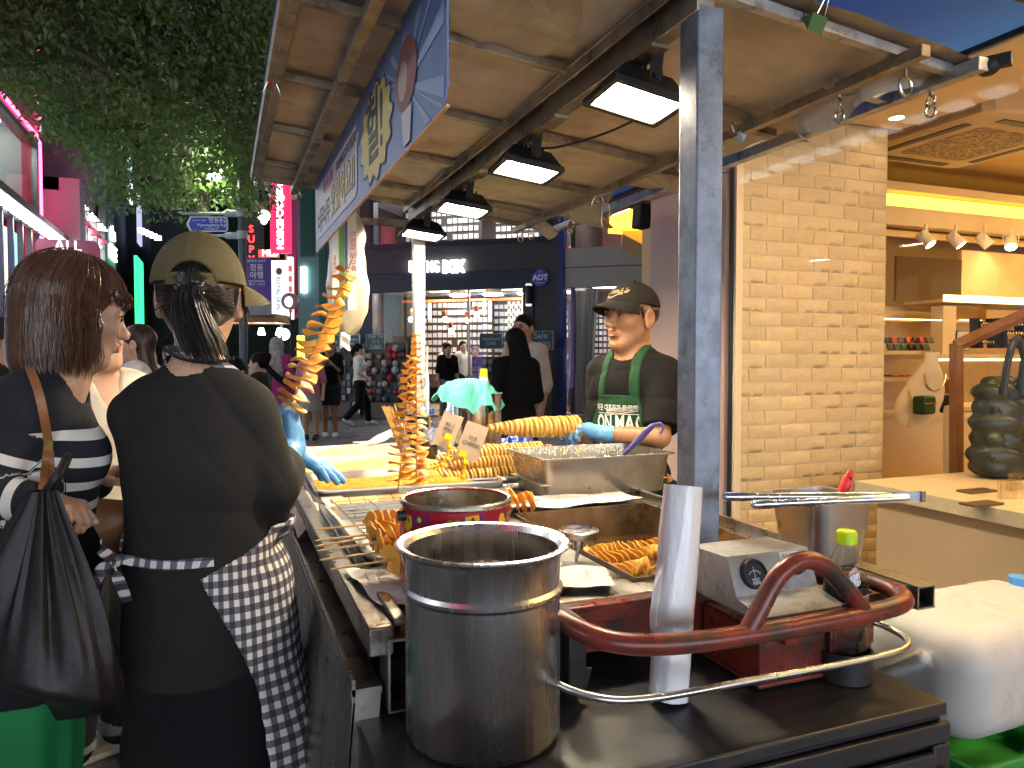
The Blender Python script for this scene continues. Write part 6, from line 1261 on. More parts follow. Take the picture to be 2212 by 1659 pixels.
class Person:
    def __init__(s, name, label, pos, rz, H=1.65, hs=1.0, h=.006, skin=None, lip=None, group=None, hyaw=0, hpitch=0, hroll=0, hd=(0, 0, 0), sw=.155, J=None, fem=True, lo=(-.55, -.5), hi=(.55, .5)):
        s.t = thing(name, label, 'person', (pos[0], pos[1], 0), rz, group); s.R = Euler((0, 0, rz)).to_matrix(); s.P0 = Vector((pos[0], pos[1], 0)); s.H, s.h, s.hs, s.fem = H, h, hs, fem
        s.skin, s.lip = skin or SKIN, lip or LIP; k = H/1.65; s.k = k; s.lo, s.hi = (*lo, -.02), (*hi, H+.16)
        s.J = dict(hip=(0, 0, .86*k), waist=(0, .01, 1.0*k), chest=(0, 0, 1.20*k), neck=(0, -.01, 1.385*k), head=(hd[0], .012+hd[1], 1.525*k+hd[2]),
            sl=(-sw, -.015, 1.325*k), sr=(sw, -.015, 1.325*k), el=(-sw-.06, -.03, 1.06*k), er=(sw+.06, -.03, 1.06*k), wl=(-sw-.07, .06, .84*k), wr=(sw+.07, .06, .84*k),
            kl=(-.085, .015, .46*k), kr=(.085, .015, .46*k), al=(-.085, -.02, .075*k), ar=(.085, -.02, .075*k))
        for a, b in (J or {}).items(): s.J[a] = tuple(b)
        s.HR = (Euler((0, 0, hyaw)).to_matrix() @ Euler((hpitch, hroll, 0)).to_matrix())
    def L(s, w): return tuple(s.R.transposed() @ (Vector(w)-s.P0))      # place of the world -> own frame
    def hp(s, x, y, z): return tuple(Vector(s.J['head'])+s.HR @ (Vector((x, y, z))*s.hs))
    def he(s): return s.HR.to_euler()
    def sdf(s, h=None, lo=None, hi=None): return SDF(lo or s.lo, hi or s.hi, h or s.h)
    def torso(s, q, e=0, k=.05, belly=1.0, hips=True, waist=True):
        J, K = s.J, s.k; w = s.J['sr'][0]/.155; hipw = 1.0 if s.fem else .93
        def mixp(a, b, t): return tuple(np.array(J[a])*(1-t)+np.array(J[b])*t)
        if hips: q.ell(J['hip'], ((.165*hipw+e), .115+e, .13+e), k)
        if waist: q.ell(J['waist'], (.128*w*belly+e, .098*belly+e, .16+e), k)
        q.ell(J['chest'], (.152*w+e, .108+e, .16+e), k)
        q.cap(J['sl'], J['sr'], .052+e, None, k, flat=None); q.cap(mixp('sl', 'neck', .3), mixp('chest', 'neck', .92), .05+e, .048+e*.6, .04); q.cap(mixp('sr', 'neck', .3), mixp('chest', 'neck', .92), .05+e, .048+e*.6, .04)
        if s.fem:
            for x in (-.065, .065): c = J['chest']; q.ell((c[0]+x, c[1]+.075, c[2]+.0), (.06+e, .045+e, .055+e), .04)
    def arm(s, q, sd, e0=0, e1=0, end=1.0, k=.03):
        J = s.J; S, E, Wr = (np.array(J[n+sd]) for n in 'sew'); a = 1 if not s.fem else .86
        q.cap(S, E, (.05*a+e0), (.038*a+e0*.9+e1*.1), k)
        if end > 0: q.cap(E, E+(Wr-E)*end, .039*a+e1, (.039-.013*end)*a+e1, .02)
    def leg(s, q, sd, e0=0, e1=0, end=1.0, k=.04):
        J = s.J; K = np.array(J['k'+sd]); A = np.array(J['a'+sd]); Hh = np.array(J['hip'])+np.array(((-.082 if sd == 'l' else .082), 0, -.03)); a = 1 if s.fem else 1.02
        q.cap(Hh, K, .088*a+e0, .055*a+e0*.5+e1*.5, k)
        if end > 0: q.cap(K, K+(A-K)*end, .056*a+e1, (.056-.02*end)*a+e1, .02); 
        if end >= 1 and e1 < .005: q.ell((np.array(J['k'+sd])*.72+A*.28)+np.array((0, -.018, 0)), (.05, .052, .12), .03)
    def foot(s, q, sd, e=0, yaw=0): A = np.array(s.J['a'+sd]); d = np.array((math.sin(yaw), math.cos(yaw), 0)); q.cap(A+(0, 0, -.03)+d*-.02, A+d*.15+np.array((0, 0, -A[2]+.032)), .036+e, .028+e, .03); q.cap(A+d*.0, A+np.array((0, 0, -.04)), .036+e, None, .03)
    def headsdf(s, q, detail=True):
        hp, S = s.hp, s.hs; e = s.he(); E = lambda c, r, k, op='add': q.ell(hp(*c), tuple(np.array(r)*S), k*S, op, e); C = lambda a, b, ra, rb, k, op='add': q.cap(hp(*a), hp(*b), ra*S, rb*S, k*S, op)
        E((0, -.014, .032), (.077, .094, .088), .02); jw = .057 if s.fem else .053; E((0, .028, -.035), (jw, .06, .078), .04); E((0, .063, -.096 if not s.fem else -.092), (.023, .022, .019), .035)
        for x in (-1, 1): C((x*.05, -.005, -.045), (x*.022, .055, -.088), .022, .018, .03)
        if not detail: 
            C((0, .085, .005), (0, .108, -.022), .008, .013, .012)
            for x in (-1, 1): E((x*.078, -.008, -.008), (.011, .022, .032), .012)
            return
        for x in (-1, 1):
            E((x*.040, .055, -.014), (.023, .026, .022), .03); E((x*.032, .094, .010), (.019, .013, .0105), .014, 'cut'); C((x*.014, .083, .024), (x*.050, .070, .026), .009, .008, .018)
            E((x*.032, .0745, .0095), (.0165, .0125, .0125), .004); E((x*.011, .101, -.028), (.0085, .010, .0075), .008); E((x*.0065, .108, -.034), (.0035, .005, .004), .003, 'cut')
            E((x*.083, -.010, -.006), (.011, .025, .036), .009); E((x*.094, -.006, -.002), (.008, .014, .022), .005, 'cut'); C((x*.086, .004, -.030), (x*.084, .0, -.038), .008, .009, .006)
        nz = .107 if s.fem else .110; C((0, .084, .012), (0, nz, -.020), .0065 if s.fem else .0075, .0095 if s.fem else .0115, .014); E((0, nz, -.024), (.010, .008, .008), .01)
        C((-.019, .0865, -.056), (.019, .0865, -.056), .005, .005, .02); E((0, .0955, -.0515), (.021, .0085, .0058), .005); E((0, .0945, -.0625), (.018, .0090, .0068), .005)
        E((0, .102, -.0568), (.019, .010, .0016), .002, 'cut'); E((0, .092, -.078), (.02, .008, .006), .012, 'cut')
    def neck(s, q): a = s.hp(0, -.022, -.075); b = s.J['neck']; r = .050 if s.fem else .059; q.cap(a, (b[0], b[1], b[2]-.02), r*.97, r*1.08, .03)
    def hand(s, q, W_, D, N, side, curl=(.5, .5, .5, .5), spread=.1, e=0, sc=1.0, thumb=None):
        W_, D, N = Vector(W_), Vector(D).normalized(), Vector(N).normalized(); N = (N-D*N.dot(D)).normalized(); S = D.cross(N)*side
        q.cap(W_-D*.01, W_+D*.03*sc, .025*sc+e, .028*sc+e, .015); 
        for x in (-.022, -.008, .008, .022): q.cap(W_+D*.025*sc+S*x*.7*sc, W_+D*.082*sc+S*x*1.25*sc, .0145*sc+e, .0115*sc+e, .014)
        for i, (ln, rr_) in enumerate(((.070, .0088), (.078, .009), (.073, .0086), (.057, .0076))):
            p = W_+D*(.086-.004*abs(i-1))*sc+S*(.029-.0185*i)*sc; d = (D+S*spread*(1.3-i*.9)).normalized(); a = 0; c = curl[i]
            for j, f in enumerate((.45, .31, .24)):
                a += c*(1.0, 1.1, .75)[j]; dd = (d*math.cos(a)+N*math.sin(a)).normalized(); p2 = p+dd*ln*f*sc; q.cap(p, p2, (rr_*(1-.1*j)+e)*sc, (rr_*(1-.1*(j+1))+e)*sc, .0035); p = p2
        p = W_+D*.028*sc+S*.026*sc; td = thumb or (.62, .62, .35)
        for j, f in enumerate((.040, .030, .024)):
            dd = (D*(td[0]+.15*j)+S*(td[1]-.25*j)+N*(td[2]+.2*j)).normalized(); p2 = p+dd*f*sc; q.cap(p, p2, (.0125-.0014*j+e)*sc, (.0112-.0014*j+e)*sc, .006); p = p2
    def finish(s, q, lips=True, detail=True, adapt=0):
        o = q.build('body', [s.skin, s.lip], s.t, adapt); me = o.data
        if lips:
            n = len(me.polygons); c = np.empty(n*3, np.float32); me.polygons.foreach_get('center', c); c = c.reshape(-1, 3)
            Rm = np.array(s.HR); loc = (c-np.array(s.J['head'], np.float32)) @ Rm/s.hs
            m = (((loc[:, 0]/.0225)**2+((loc[:, 2]+.0567)/.0125)**2) < 1) & (loc[:, 1] > .078); me.polygons.foreach_set('material_index', m.astype(np.int32))
        if detail:
            for x in (-1, 1):
                c = Vector(s.hp(x*.0325, .0758, .0080)); fwd = s.HR @ Vector((x*.12, 1, 0)).normalized(); q2 = MB(); q2.ball(c, .0120*s.hs, 14, 9); eo = q2.build('eye', EYEW, s.t); q2 = MB(); q2.ball(c+fwd*.0095*s.hs, (.0055*s.hs,)*3, 12, 8); q2.build('iris', IRIS, eo)
                q2 = MB(); pts = [s.hp(x*a, y, z) for a, y, z in ((.012, .0935, .024), (.026, .0915, .030), (.040, .083, .031), (.052, .071, .025))]; q2.tube(smooth_path(pts, 4), [.0028*s.hs*(.7+.6*math.sin(i/12*math.pi)) for i in range(13)], 6); q2.build('eyebrow', HAIRK, s.t)
                q2 = MB(); pts = [s.hp(x*a, y, z) for a, y, z in ((.018, .0855, .0095), (.026, .0895, .0165), (.036, .0880, .0175), (.048, .078, .0115))]; q2.tube(smooth_path(pts, 4), .0016*s.hs, 5); q2.build('eyelash', HAIRK, s.t)
        return o
def wr(q, amp, seed, f=14, zs=1.0): q.fn(lambda d, X, Y, Z: d+amp*fbm(X, Y, Z*zs, seed, 5, f)); return q
def crease(q, amp, seed, f=8): q.fn(lambda d, X, Y, Z: d+amp*(ridge(X, Y, Z, seed, f)-.35)); return q
def folds(q, pts, amp=.008, w=.012):
    """pressed-in creases along short lines"""
    for a, b in pts: q.cap(a, b, w*.35, w*.15, w*1.3, 'cut')
    return q
def strands(name, roots, m, par, r=.0022, sides=4, taper=.35):
    q = MB()
    for pts in roots:
        n = len(pts); q.tube(pts, [r*(1-(1-taper)*(i/(n-1))**2) for i in range(n)], sides, True)
    return q.build(name, m, par, sharp=0)
# ------------------------------------------------------------------ vendor in the green apron
rzv = math.radians(117); vp = (1.565, 2.645)
v = Person('person', 'man in black cap, black tee and green apron holding out a raw spiral potato', vp, rzv, 1.68, 1.13, .0055, SKIN2, LIP2, None, math.radians(-13), math.radians(-2), 0, (0, .0, -.035), .165, fem=False)
LG = v.L(PD(1287, 935, 2.90)); RG = v.L(PD(1283, 962, 2.98)); v.J['sr'] = (.150, -.01, 1.285); v.J['sl'] = (-.150, -.01, 1.285); v.J['neck'] = (0, -.01, 1.365)
v.J['el'] = v.L(PD(1425, 945, 2.83)); v.J['wl'] = LG; v.J['er'] = tuple(np.array(v.L(PD(1300, 975, 3.12)))); v.J['wr'] = RG
q = v.sdf(); v.headsdf(q); v.neck(q); v.torso(q); 
for sd in 'lr': v.arm(q, sd); v.leg(q, sd); v.foot(q, sd)
pdir = Vector(v.L(PD(1240, 921, 2.86)))-Vector(LG); v.hand(q, LG, pdir, Vector((0, 0, -1)), -1, (.75, .8, .85, .9), .05, 0, 1.08); v.hand(q, RG, Vector(v.L(PD(1245, 950, 2.9)))-Vector(RG), Vector((0, 0, 1)), -1, (.7, .7, .8, .8), .05, 0, 1.05)
v.finish(q)
q = v.sdf(.006); v.torso(q, .010, .04, .98); v.arm(q, 'l', .018, .016, 0); v.arm(q, 'r', .018, .016, 0)
for sd in 'lr':
    E = np.array(v.J['e'+sd]); S = np.array(v.J['s'+sd]); d = (E-S)/np.linalg.norm(E-S); c = S+(E-S)*.86; q.cap(S+(E-S)*.3, S+(E-S)*.9, .060, .070, .03)
    q.fn(lambda D, X, Y, Z, c=c, d=d, S=S: np.where((np.sqrt((X-c[0])**2+(Y-c[1])**2+(Z-c[2])**2) < .16) & (np.abs(X) > .12), np.maximum(D, (X-c[0])*d[0]+(Y-c[1])*d[1]+(Z-c[2])*d[2]), D))
crease(q, .012, 5, 11); wr(q, .004, 5, 20, .7); q.above(.80); nk = v.J['neck']; q.cap((nk[0], nk[1]+.03, nk[2]+.02), (nk[0], nk[1]+.02, nk[2]+.2), .070, .078, .008, 'cut')
shirt = q.copy(); tee = q.build('tee_shirt', BLACKT, v.t)
ap = shirt.copy(); ap.d -= .009
ap.fn(lambda d, X, Y, Z: np.maximum(d, np.maximum(-(Y-.005), np.maximum(Z-1.205, np.abs(X)-(.090+np.clip(1.205-Z, 0, .26)*.40)))))
apm = cloth('green_apron', (.012, .052, .020), rough=.7, bump=.15); apo = ap.build('apron', apm, v.t)
st = shirt.copy(); st.d -= .008
def strap(d, X, Y, Z):
    a = np.abs(np.abs(X)-(.078-np.clip(Z-1.2, 0, .3)*.06))-.019; return np.maximum(np.maximum(d, a), np.maximum(1.18-Z, -(Y+.06)))
st.fn(strap); st.build('apron_strap', apm, v.t)
q = v.sdf(.008); nkc = v.J['neck']; q.cap((-.075, -.0, nkc[2]-.03), (-.052, -.045, nkc[2]+.035), .010, .010, .01, flat=((1, 0, 0), .5)); q.cap((.075, 0, nkc[2]-.03), (.052, -.045, nkc[2]+.035), .010, .010, .01, flat=((1, 0, 0), .5)); q.cap((-.052, -.045, nkc[2]+.035), (.052, -.045, nkc[2]+.035), .012, .012, .01); q.build('neck_strap', apm, v.t)
def printon(target, me, conv, m, nm, off=.0015, par=None, dirn=None):
    bv = BVHTree.FromObject(target, DG()); par = par or target.parent; bad = 0
    for vv in me.vertices:
        p, d = conv(vv.co.x, vv.co.y, vv.co.z); h = bv.ray_cast(p, d)
        vv.co = (h[0]-d*off) if h[0] is not None else (p+d*.25)
    me.materials.clear(); me.materials.append(m); return link(nm, me, par)
APW = mat('apron_print', (.70, .70, .66), .6)
def apc(x, y, z, cz=1.0, cx=0): return Vector((cx-x, .6, cz+y)), Vector((0, -1, 0))
for body, sz, cz, cx, b_, fit in (('이곳 대표라거 프로젝트', .030, 1.152, -.005, .0008, .22), ('ON MAC', .085, 1.092, -.005, .0026, .22), ('GRILL BAR', .022, 1.03, -.01, .0004, .10)):
    me = text_mesh(body, sz, 0, b_, res=2); xs = [vv.co.x for vv in me.vertices]; k = fit/(max(xs)-min(xs))
    for vv in me.vertices: vv.co.x *= k
    printon(apo, me, lambda x, y, z, cz=cz, cx=cx: apc(x, y, z, cz, cx), APW, 'print')
me = bpy.data.meshes.new('underline'); me.from_pydata([(-.10+.02*i, y, 0) for y in (-.0015, .0015) for i in range(11)], [], [(i, i+1, 12+i, 11+i) for i in range(10)]); printon(apo, me, lambda x, y, z: apc(x, y, z, 1.131), APW, 'print_line')
q = v.sdf(.010)
for sd in 'lr': v.leg(q, sd, .022, .02, .97)
q.ell(v.J['hip'], (.175, .13, .13), .04); q.below(.86); wr(q, .006, 9, 10); q.build('trousers', BLACKD, v.t)
for sd in 'lr': q = v.sdf(.008); v.foot(q, sd, .008); q.above(.002); q.build('shoe', BLACKD, v.t)
# glove on his left hand
q = v.sdf(.0035, tuple(np.array(LG)-.2), tuple(np.array(LG)+.2)); v.hand(q, LG, pdir, Vector((0, 0, -1)), -1, (.75, .8, .85, .9), .05, .0026, 1.08); Wd = np.array(v.J['wl'])-np.array(v.J['el']); Wd /= np.linalg.norm(Wd); q.cap(np.array(LG)-Wd*.055, np.array(LG), .034, .031, .01)
q.fn(lambda d, X, Y, Z: d+.0014*fbm(X, Y, Z, 8, 5, 70)); q.build('glove', GLOVE, v.t)
# cap
CAPK = cloth('charcoal_cap', (.017, .015, .012), bump=.15)
def ballcap(P, m, h=.0045, tilt=-.14, billyaw=0, byaw=0, hole=False, lift=0, bill=.075, dome=(.090, .106, .094)):
    c0 = P.hp(0, -.012, .035+lift); R = P.HR @ Euler((tilt, 0, billyaw)).to_matrix(); S = P.hs; W = lambda x, y, z: np.array(Vector(c0)+R @ (Vector((x, y, z))*S))
    q = P.sdf(h, tuple(np.array(c0)-.26), tuple(np.array(c0)+.26)); e = R.to_euler()
    q.ell(c0, tuple(np.array(dome)*S), 0, 'add', e); n = np.array(R @ Vector((0, 0, -1)))
    # six seams and a slight peak, flat underside
    Ri = np.array(R.transposed())
    def seam(d, X, Y, Z):
        x, y, z = X-c0[0], Y-c0[1], Z-c0[2]; lx = Ri[0, 0]*x+Ri[0, 1]*y+Ri[0, 2]*z; ly_ = Ri[1, 0]*x+Ri[1, 1]*y+Ri[1, 2]*z; a = np.arctan2(lx, ly_); g = np.abs(((a+math.pi/6) % (math.pi/3))-math.pi/6)*np.sqrt(lx*lx+ly_*ly_)
        return d+.0016*S*np.exp(-(g/.0028)**2)
    q.fn(seam); q.plane(W(0, 0, .006), n)
    if hole:
        q.cap(W(0, -.075, .0), W(0, -.16, .0), .047*S, .047*S, .004, 'cut')
    q.ell(W(0, -.004, -.01), tuple(np.array(dome)*S*.955), .0, 'cut', e) if False else None
    q.fn(lambda d, X, Y, Z: d-.0008*fbm(X, Y, Z, 4, 5, 40)); dm = q.build('cap', m, P.t)
    # curved bill
    b = MB(); nu, nv = 28, 10; top, bot = [], []
    def bl(u, vv, dz):
        a = (u-.5)*2*1.12; r0 = 1.0; x = math.sin(a)*dome[0]*.99; y = math.cos(a)*dome[1]*.99; cb, sb = math.cos(byaw), math.sin(byaw); ext = bill*vv*(math.cos((u-.5)*math.pi)**.55 if 0 < u < 1 else 0)
        x2, y2 = x*(1+.03*vv), y+ext; return W(x2*cb-y2*sb, x2*sb+y2*cb, .010-.026*(x/.09)**2*(.08+.92*vv)-.020*vv*vv+dz-.002)
    b.grid(lambda u, vv: bl(u, vv, .0016), nu, nv); b.grid(lambda u, vv: bl(u, vv, -.0016), nu, nv)
    bo = b.build('cap_bill', m, P.t, sharp=0); so = bo.modifiers.new('t', 'SOLIDIFY'); so.thickness = .002; q2 = MB(); q2.ball(W(0, 0, dome[2]*1.0), .006*S, 10, 6); q2.build('cap_button', m, P.t)
    return dm, W, R
cd, W, R = ballcap(v, CAPK, tilt=.10, bill=.072)
me = text_mesh('Crumble', .026, 0, .0012, .35, res=2); bvR = R
printon(cd, me, lambda x, y, z: (Vector(W(-x*1.0, .25, .050+y)), (R @ Vector((0, -1, -.0))).normalized()), mat('beige_stitch', (.26, .19, .10), .8), 'cap_lettering', .0012)
me = bpy.data.meshes.new('swash'); me.from_pydata([(-.035+.007*i, (-.017-.006*math.sin(i*.5)) + y, 0) for y in (-.003, .0025) for i in range(11)], [], [(i, i+1, 12+i, 11+i) for i in range(10)]); printon(cd, me, lambda x, y, z: (Vector(W(-x, .25, .050+y)), (R @ Vector((0, -1, 0))).normalized()), MATS['beige_stitch'], 'cap_swash', .0012)
q = v.sdf(.005, tuple(np.array(v.hp(0, 0, 0))-.15), tuple(np.array(v.hp(0, 0, 0))+.15)); q.ell(v.hp(0, -.030, .016), (.082*1.13, .083*1.13, .062*1.13), .01, 'add', v.he()); q.plane(v.hp(0, .012, 0), tuple(v.HR @ Vector((0, 1, -.25)))); q.plane(v.hp(0, -.06, -.035), tuple(v.HR @ Vector((0, .3, -1))))
for x in (-1, 1): q.ell(v.hp(x*.086, -.008, -.006), (.03, .033, .038), .004, 'cut', v.he()); q.cap(v.hp(x*.078, .020, .03), v.hp(x*.079, .016, -.004), .008, .004, .006)
q.build('hair', HAIRK, v.t)
# ------------------------------------------------------------------ seller with the olive cap and gingham apron, seen from behind
rzb = math.radians(-24); bpz = PD(430, 900, 1.72); 
B = Person('person', 'stall seller from behind in olive cap, black oversized tee and gingham apron', (bpz.x, bpz.y), rzb, 1.60, 1.03, .006, SKIN, LIP, None, math.radians(16), math.radians(-8), 0, (0, .04, -.02), .122)
B.J['sl'] = (-.125, -.02, 1.225); B.J['sr'] = (.122, -.01, 1.222); B.J['chest'] = (0, 0, 1.12); B.J['neck'] = (0, .0, 1.325); B.J['waist'] = (0, .01, .98); B.J['hip'] = (0, 0, .84); B.J['head'] = B.L(PD(432, 645, 1.735))
RW = B.L(PD(634, 965, 1.96)); LW = B.L(PD(628, 975, 2.02)); B.J['er'] = B.L(PD(580, 1052, 1.75)); B.J['wr'] = RW; B.J['el'] = tuple(np.array(B.L(PD(420, 1060, 2.05)))); B.J['wl'] = LW
q = B.sdf(); B.headsdf(q); B.neck(q); B.torso(q)
for sd in 'lr': B.arm(q, sd); B.leg(q, sd); B.foot(q, sd)
up_b = Vector((0, 0, 1)); rd_ = Vector(B.L(PD(618, 905, 1.97)))-Vector(RW); ld_ = Vector(B.L(PD(690, 1005, 2.02)))-Vector(LW); toC = Vector(B.L(EYEV))-Vector(RW); toC.normalize()
rt_l = Vector(B.R.transposed() @ rt)
def rh(q, e=0, sc=1.0): B.hand(q, RW, Vector((-.1, .15, 1)), -rt_l, -1, (.95, 1.0, 1.0, 1.0), .04, e, sc, (.5, .5, .6)); 
def lh(q, e=0, sc=1.0): B.hand(q, LW, ld_, Vector((0, 0, -1)), 1, (.12, .1, .14, .2), .10, e, sc)
rh(q); lh(q); B.finish(q)
for fn_h, nm, Wp, Ep in ((rh, 'glove', 'wr', 'er'), (lh, 'glove', 'wl', 'el')):
    c = np.array(B.J[Wp]); q = B.sdf(.0035, tuple(c-.2), tuple(c+.2)); fn_h(q, .0028); d = c-np.array(B.J[Ep]); d /= np.linalg.norm(d); q.cap(c-d*.06, c, .033, .030, .01); q.fn(lambda D, X, Y, Z: D+.0016*fbm(X, Y, Z, 9, 5, 65)); q.build(nm, GLOVE, B.t)
q = B.sdf(.0062, (-.40, -.36, .10), (.46, .50, 1.46)); B.torso(q, .014, .06, 1.0, False, False)
q.cap((-.010, .0, .54), (-.004, .0, 1.10), .178, .152, .08, flat=((0, 1, 0), .84))
for sd in 'lr':
    S, E, Wv = (np.array(B.J[n+sd]) for n in 'sew'); q.cap(S, E, .064, .066, .014); q.cap(E, E+(Wv-E)*.30, .066, .066, .014); c = E+(Wv-E)*.5; d = (Wv-E)/np.linalg.norm(Wv-E); q.cap(E, E+(Wv-E)*.42, .066, .060, .014)
    if sd == 'r': q.cap(E, E+np.array((.005, .03, -.08)), .052, .036, .02)
    q.fn(lambda D, X, Y, Z, c=c, d=d: np.where(((X-c[0])**2+(Y-c[1])**2+(Z-c[2])**2 < .13**2), np.maximum(D, (X-c[0])*d[0]+(Y-c[1])*d[1]+(Z-c[2])*d[2]), D))
crease(q, .014, 15, 8); wr(q, .005, 16, 14, .7)
S, E = np.array(B.J['sr']), np.array(B.J['er'])
uncut = q.copy(); q.fn(lambda d, X, Y, Z: np.maximum(d, .625+.05*((X/.25)**2)-Z-0*Y)); nk = B.J['neck']; q.cap((nk[0], nk[1]-.0, nk[2]-.005), (nk[0], nk[1]+.02, nk[2]+.15), .066, .085, .01, 'cut')
bs = q.copy(); tee = q.build('tee_shirt', cloth('faded_black_cotton', (.020, .0185, .0175), bump=.18, bs=160), B.t)
q = B.sdf(.012, (-.4, -.35, -.02), (.4, .4, .95))
for sd in 'lr': B.leg(q, sd, .008, .05, .98)
q.ell(B.J['hip'], (.155, .12, .16), .05); q.cap((0, 0, .1), (0, 0, .6), .17, .16, .05, flat=((0, 1, 0), .7)); wr(q, .006, 17, 8, .5); q.below(.72); q.build('trousers', BLACKD, B.t)
for sd in 'lr': q = B.sdf(.009); B.foot(q, sd, .008); q.above(.002); q.build('shoe', BLACKD, B.t)
# gingham apron: shell round the front and right side of the shirt
GING = bpy.data.materials.new('gingham'); GING.use_nodes = True; MATS['gingham'] = GING; tn = GING.node_tree; nb = tn.nodes['Principled BSDF']; nb.inputs['Roughness'].default_value = .8
au = tn.nodes.new('ShaderNodeAttribute'); au.attribute_name = 'cu'; av = tn.nodes.new('ShaderNodeAttribute'); av.attribute_name = 'cv'
def sqw(src):
    a = tn.nodes.new('ShaderNodeMath'); a.operation = 'MULTIPLY'; a.inputs[1].default_value = 1/.030; tn.links.new(src, a.inputs[0]); f = tn.nodes.new('ShaderNodeMath'); f.operation = 'FRACT'; tn.links.new(a.outputs[0], f.inputs[0]); g = tn.nodes.new('ShaderNodeMath'); g.operation = 'GREATER_THAN'; g.inputs[1].default_value = .5; tn.links.new(f.outputs[0], g.inputs[0]); return g.outputs[0]
ad = tn.nodes.new('ShaderNodeMath'); tn.links.new(sqw(au.outputs['Fac']), ad.inputs[0]); tn.links.new(sqw(av.outputs['Fac']), ad.inputs[1]); dv = tn.nodes.new('ShaderNodeMath'); dv.operation = 'MULTIPLY'; dv.inputs[1].default_value = .5; tn.links.new(ad.outputs[0], dv.inputs[0])
cr_g = tn.nodes.new('ShaderNodeValToRGB'); cr_g.color_ramp.interpolation = 'CONSTANT'; e_ = cr_g.color_ramp.elements; e_[0].position = 0; e_[0].color = (.66, .64, .62, 1); e_[1].position = .3; e_[1].color = (.13, .12, .14, 1); e3 = e_.new(.8); e3.color = (.035, .035, .05, 1); tn.links.new(dv.outputs[0], cr_g.inputs[0]); tn.links.new(cr_g.outputs[0], nb.inputs['Base Color'])
def uvattr(o, fu, fv): c = verts(o.data); vattr(o.data, 'cu', fu(c)); vattr(o.data, 'cv', fv(c)); return o
RA = .205
q = B.sdf(.0062, (-.40, -.36, .10), (.46, .50, 1.46)); q.cap((.02, .03, .40), (.0, .03, .80), .225, .202, .12, flat=((0, 1, 0), .88)); q.cap((.05, .03, .08), (.02, .03, .42), .262, .220, .1, flat=((0, 1, 0), .88))
q.fn(lambda d, X, Y, Z: d+.009*np.sin(np.arctan2(X, Y)*9+4*Z)*np.clip((.85-Z)*1.8, 0, 1)+.003*fbm(X, Y, Z, 22, 5, 16))
q.d = np.minimum(q.d, uncut.d-.013)
inner = q.copy(); inner.d += .009
ang0 = lambda Z: math.radians(118)+math.radians(48)*np.clip((Z-.60)/.32, 0, 1)**1.4-np.clip(Z-.93, 0, .2)*7
q.d = np.maximum(q.d, -inner.d)
q.fn(lambda d, X, Y, Z: np.maximum(d, (np.where(X > -.02, np.abs(np.arctan2(X, Y)), np.abs(np.arctan2(X, Y))+math.radians(60))-ang0(Z))*.2)); q.fn(lambda d, X, Y, Z: np.maximum(d, np.maximum(Z-(.975-.07*np.clip(np.abs(np.arctan2(X, Y))-1.3, 0, 1.5)), .155-Z)))
o = q.build('apron', GING, B.t); uvattr(o, lambda c: np.arctan2(c[:, 0], c[:, 1])*.235+.02*c[:, 2], lambda c: c[:, 2]+.02*c[:, 0])
def ribbon(pts, w, nm, m=GING, upv=(0, 0, 1), twist=0, par=None):
    q = MB(); P_ = smooth_path(pts, 8); rs = []
    for i, p in enumerate(P_):
        u_ = (Vector(upv)+Vector((0, 0, 0))).normalized(); a = twist*i/len(P_); t_ = (P_[min(i+1, len(P_)-1)]-P_[max(i-1, 0)]).normalized(); n_ = t_.cross(u_).normalized(); u2 = n_.cross(t_); d = u2*math.cos(a)+n_*math.sin(a); n2 = t_.cross(d); rs.append([p-d*w/2-n2*.0015, p+d*w/2-n2*.0015, p+d*w/2+n2*.0015, p-d*w/2+n2*.0015])
    q.rings(rs); o = q.build(nm, m, par or B.t, sharp=40); c = verts(o.data); vattr(o.data, 'cu', np.linalg.norm(c-c[0], axis=1)); vattr(o.data, 'cv', np.where(np.arange(len(c)) % 4 < 2, 0, .015) if False else c[:, 2]); return o
bvs = BVHTree.FromObject(tee, DG())
def onback(u, vv, off=.008):
    o_ = Vector(B.L(EYEV)); d = (Vector(B.L(PD(u, vv, 1.7)))-o_).normalized(); h = bvs.ray_cast(o_, d); return (h[0]-d*off) if h[0] is not None else Vector(B.L(PD(u, vv, 1.6)))
ribbon([onback(u, vv) for u, vv in ((462, 1213), (420, 1217), (375, 1221), (330, 1219), (290, 1213), (262, 1208), (246, 1210))], .021, 'apron_tie', twist=.5)
SEAM = cloth('black_seam', (.022, .021, .020), bump=0)
for pts, r in (([(352, 752), (385, 772), (430, 782), (470, 782), (505, 775)], .0042),):
    q2 = MB(); q2.tube(smooth_path([onback(u, vv, .001) for u, vv in pts], 5), r, 6); q2.build('seam', SEAM, B.t)
k0 = onback(250, 1212, .018)
ribbon([k0, k0+Vector((-.01, -.03, .03)), k0+Vector((-.02, -.02, .045))], .022, 'apron_tie'); ribbon([k0, k0+Vector((.012, -.02, -.02)), k0+Vector((.022, -.014, -.055)), k0+Vector((.030, -.010, -.085))], .022, 'apron_tie', twist=.4); ribbon([k0, k0+Vector((-.02, -.02, -.015)), k0+Vector((-.04, -.01, -.06)), k0+Vector((-.045, .0, -.075))], .026, 'apron_tie')
q2 = MB(); q2.ball(k0, (.014, .012, .013), 10, 7); o = q2.build('tie_knot', GING, B.t); uvattr(o, lambda c: c[:, 0], lambda c: c[:, 2])
nb_ = B.J['neck']; ribbon([(-.088, .04, nb_[2]-.03), (-.072, -.02, nb_[2]+.028), (-.03, -.063, nb_[2]+.045), (.03, -.062, nb_[2]+.030), (.085, -.02, nb_[2]+.0), (.11, .05, nb_[2]-.05)], .022, 'apron_neck_strap')
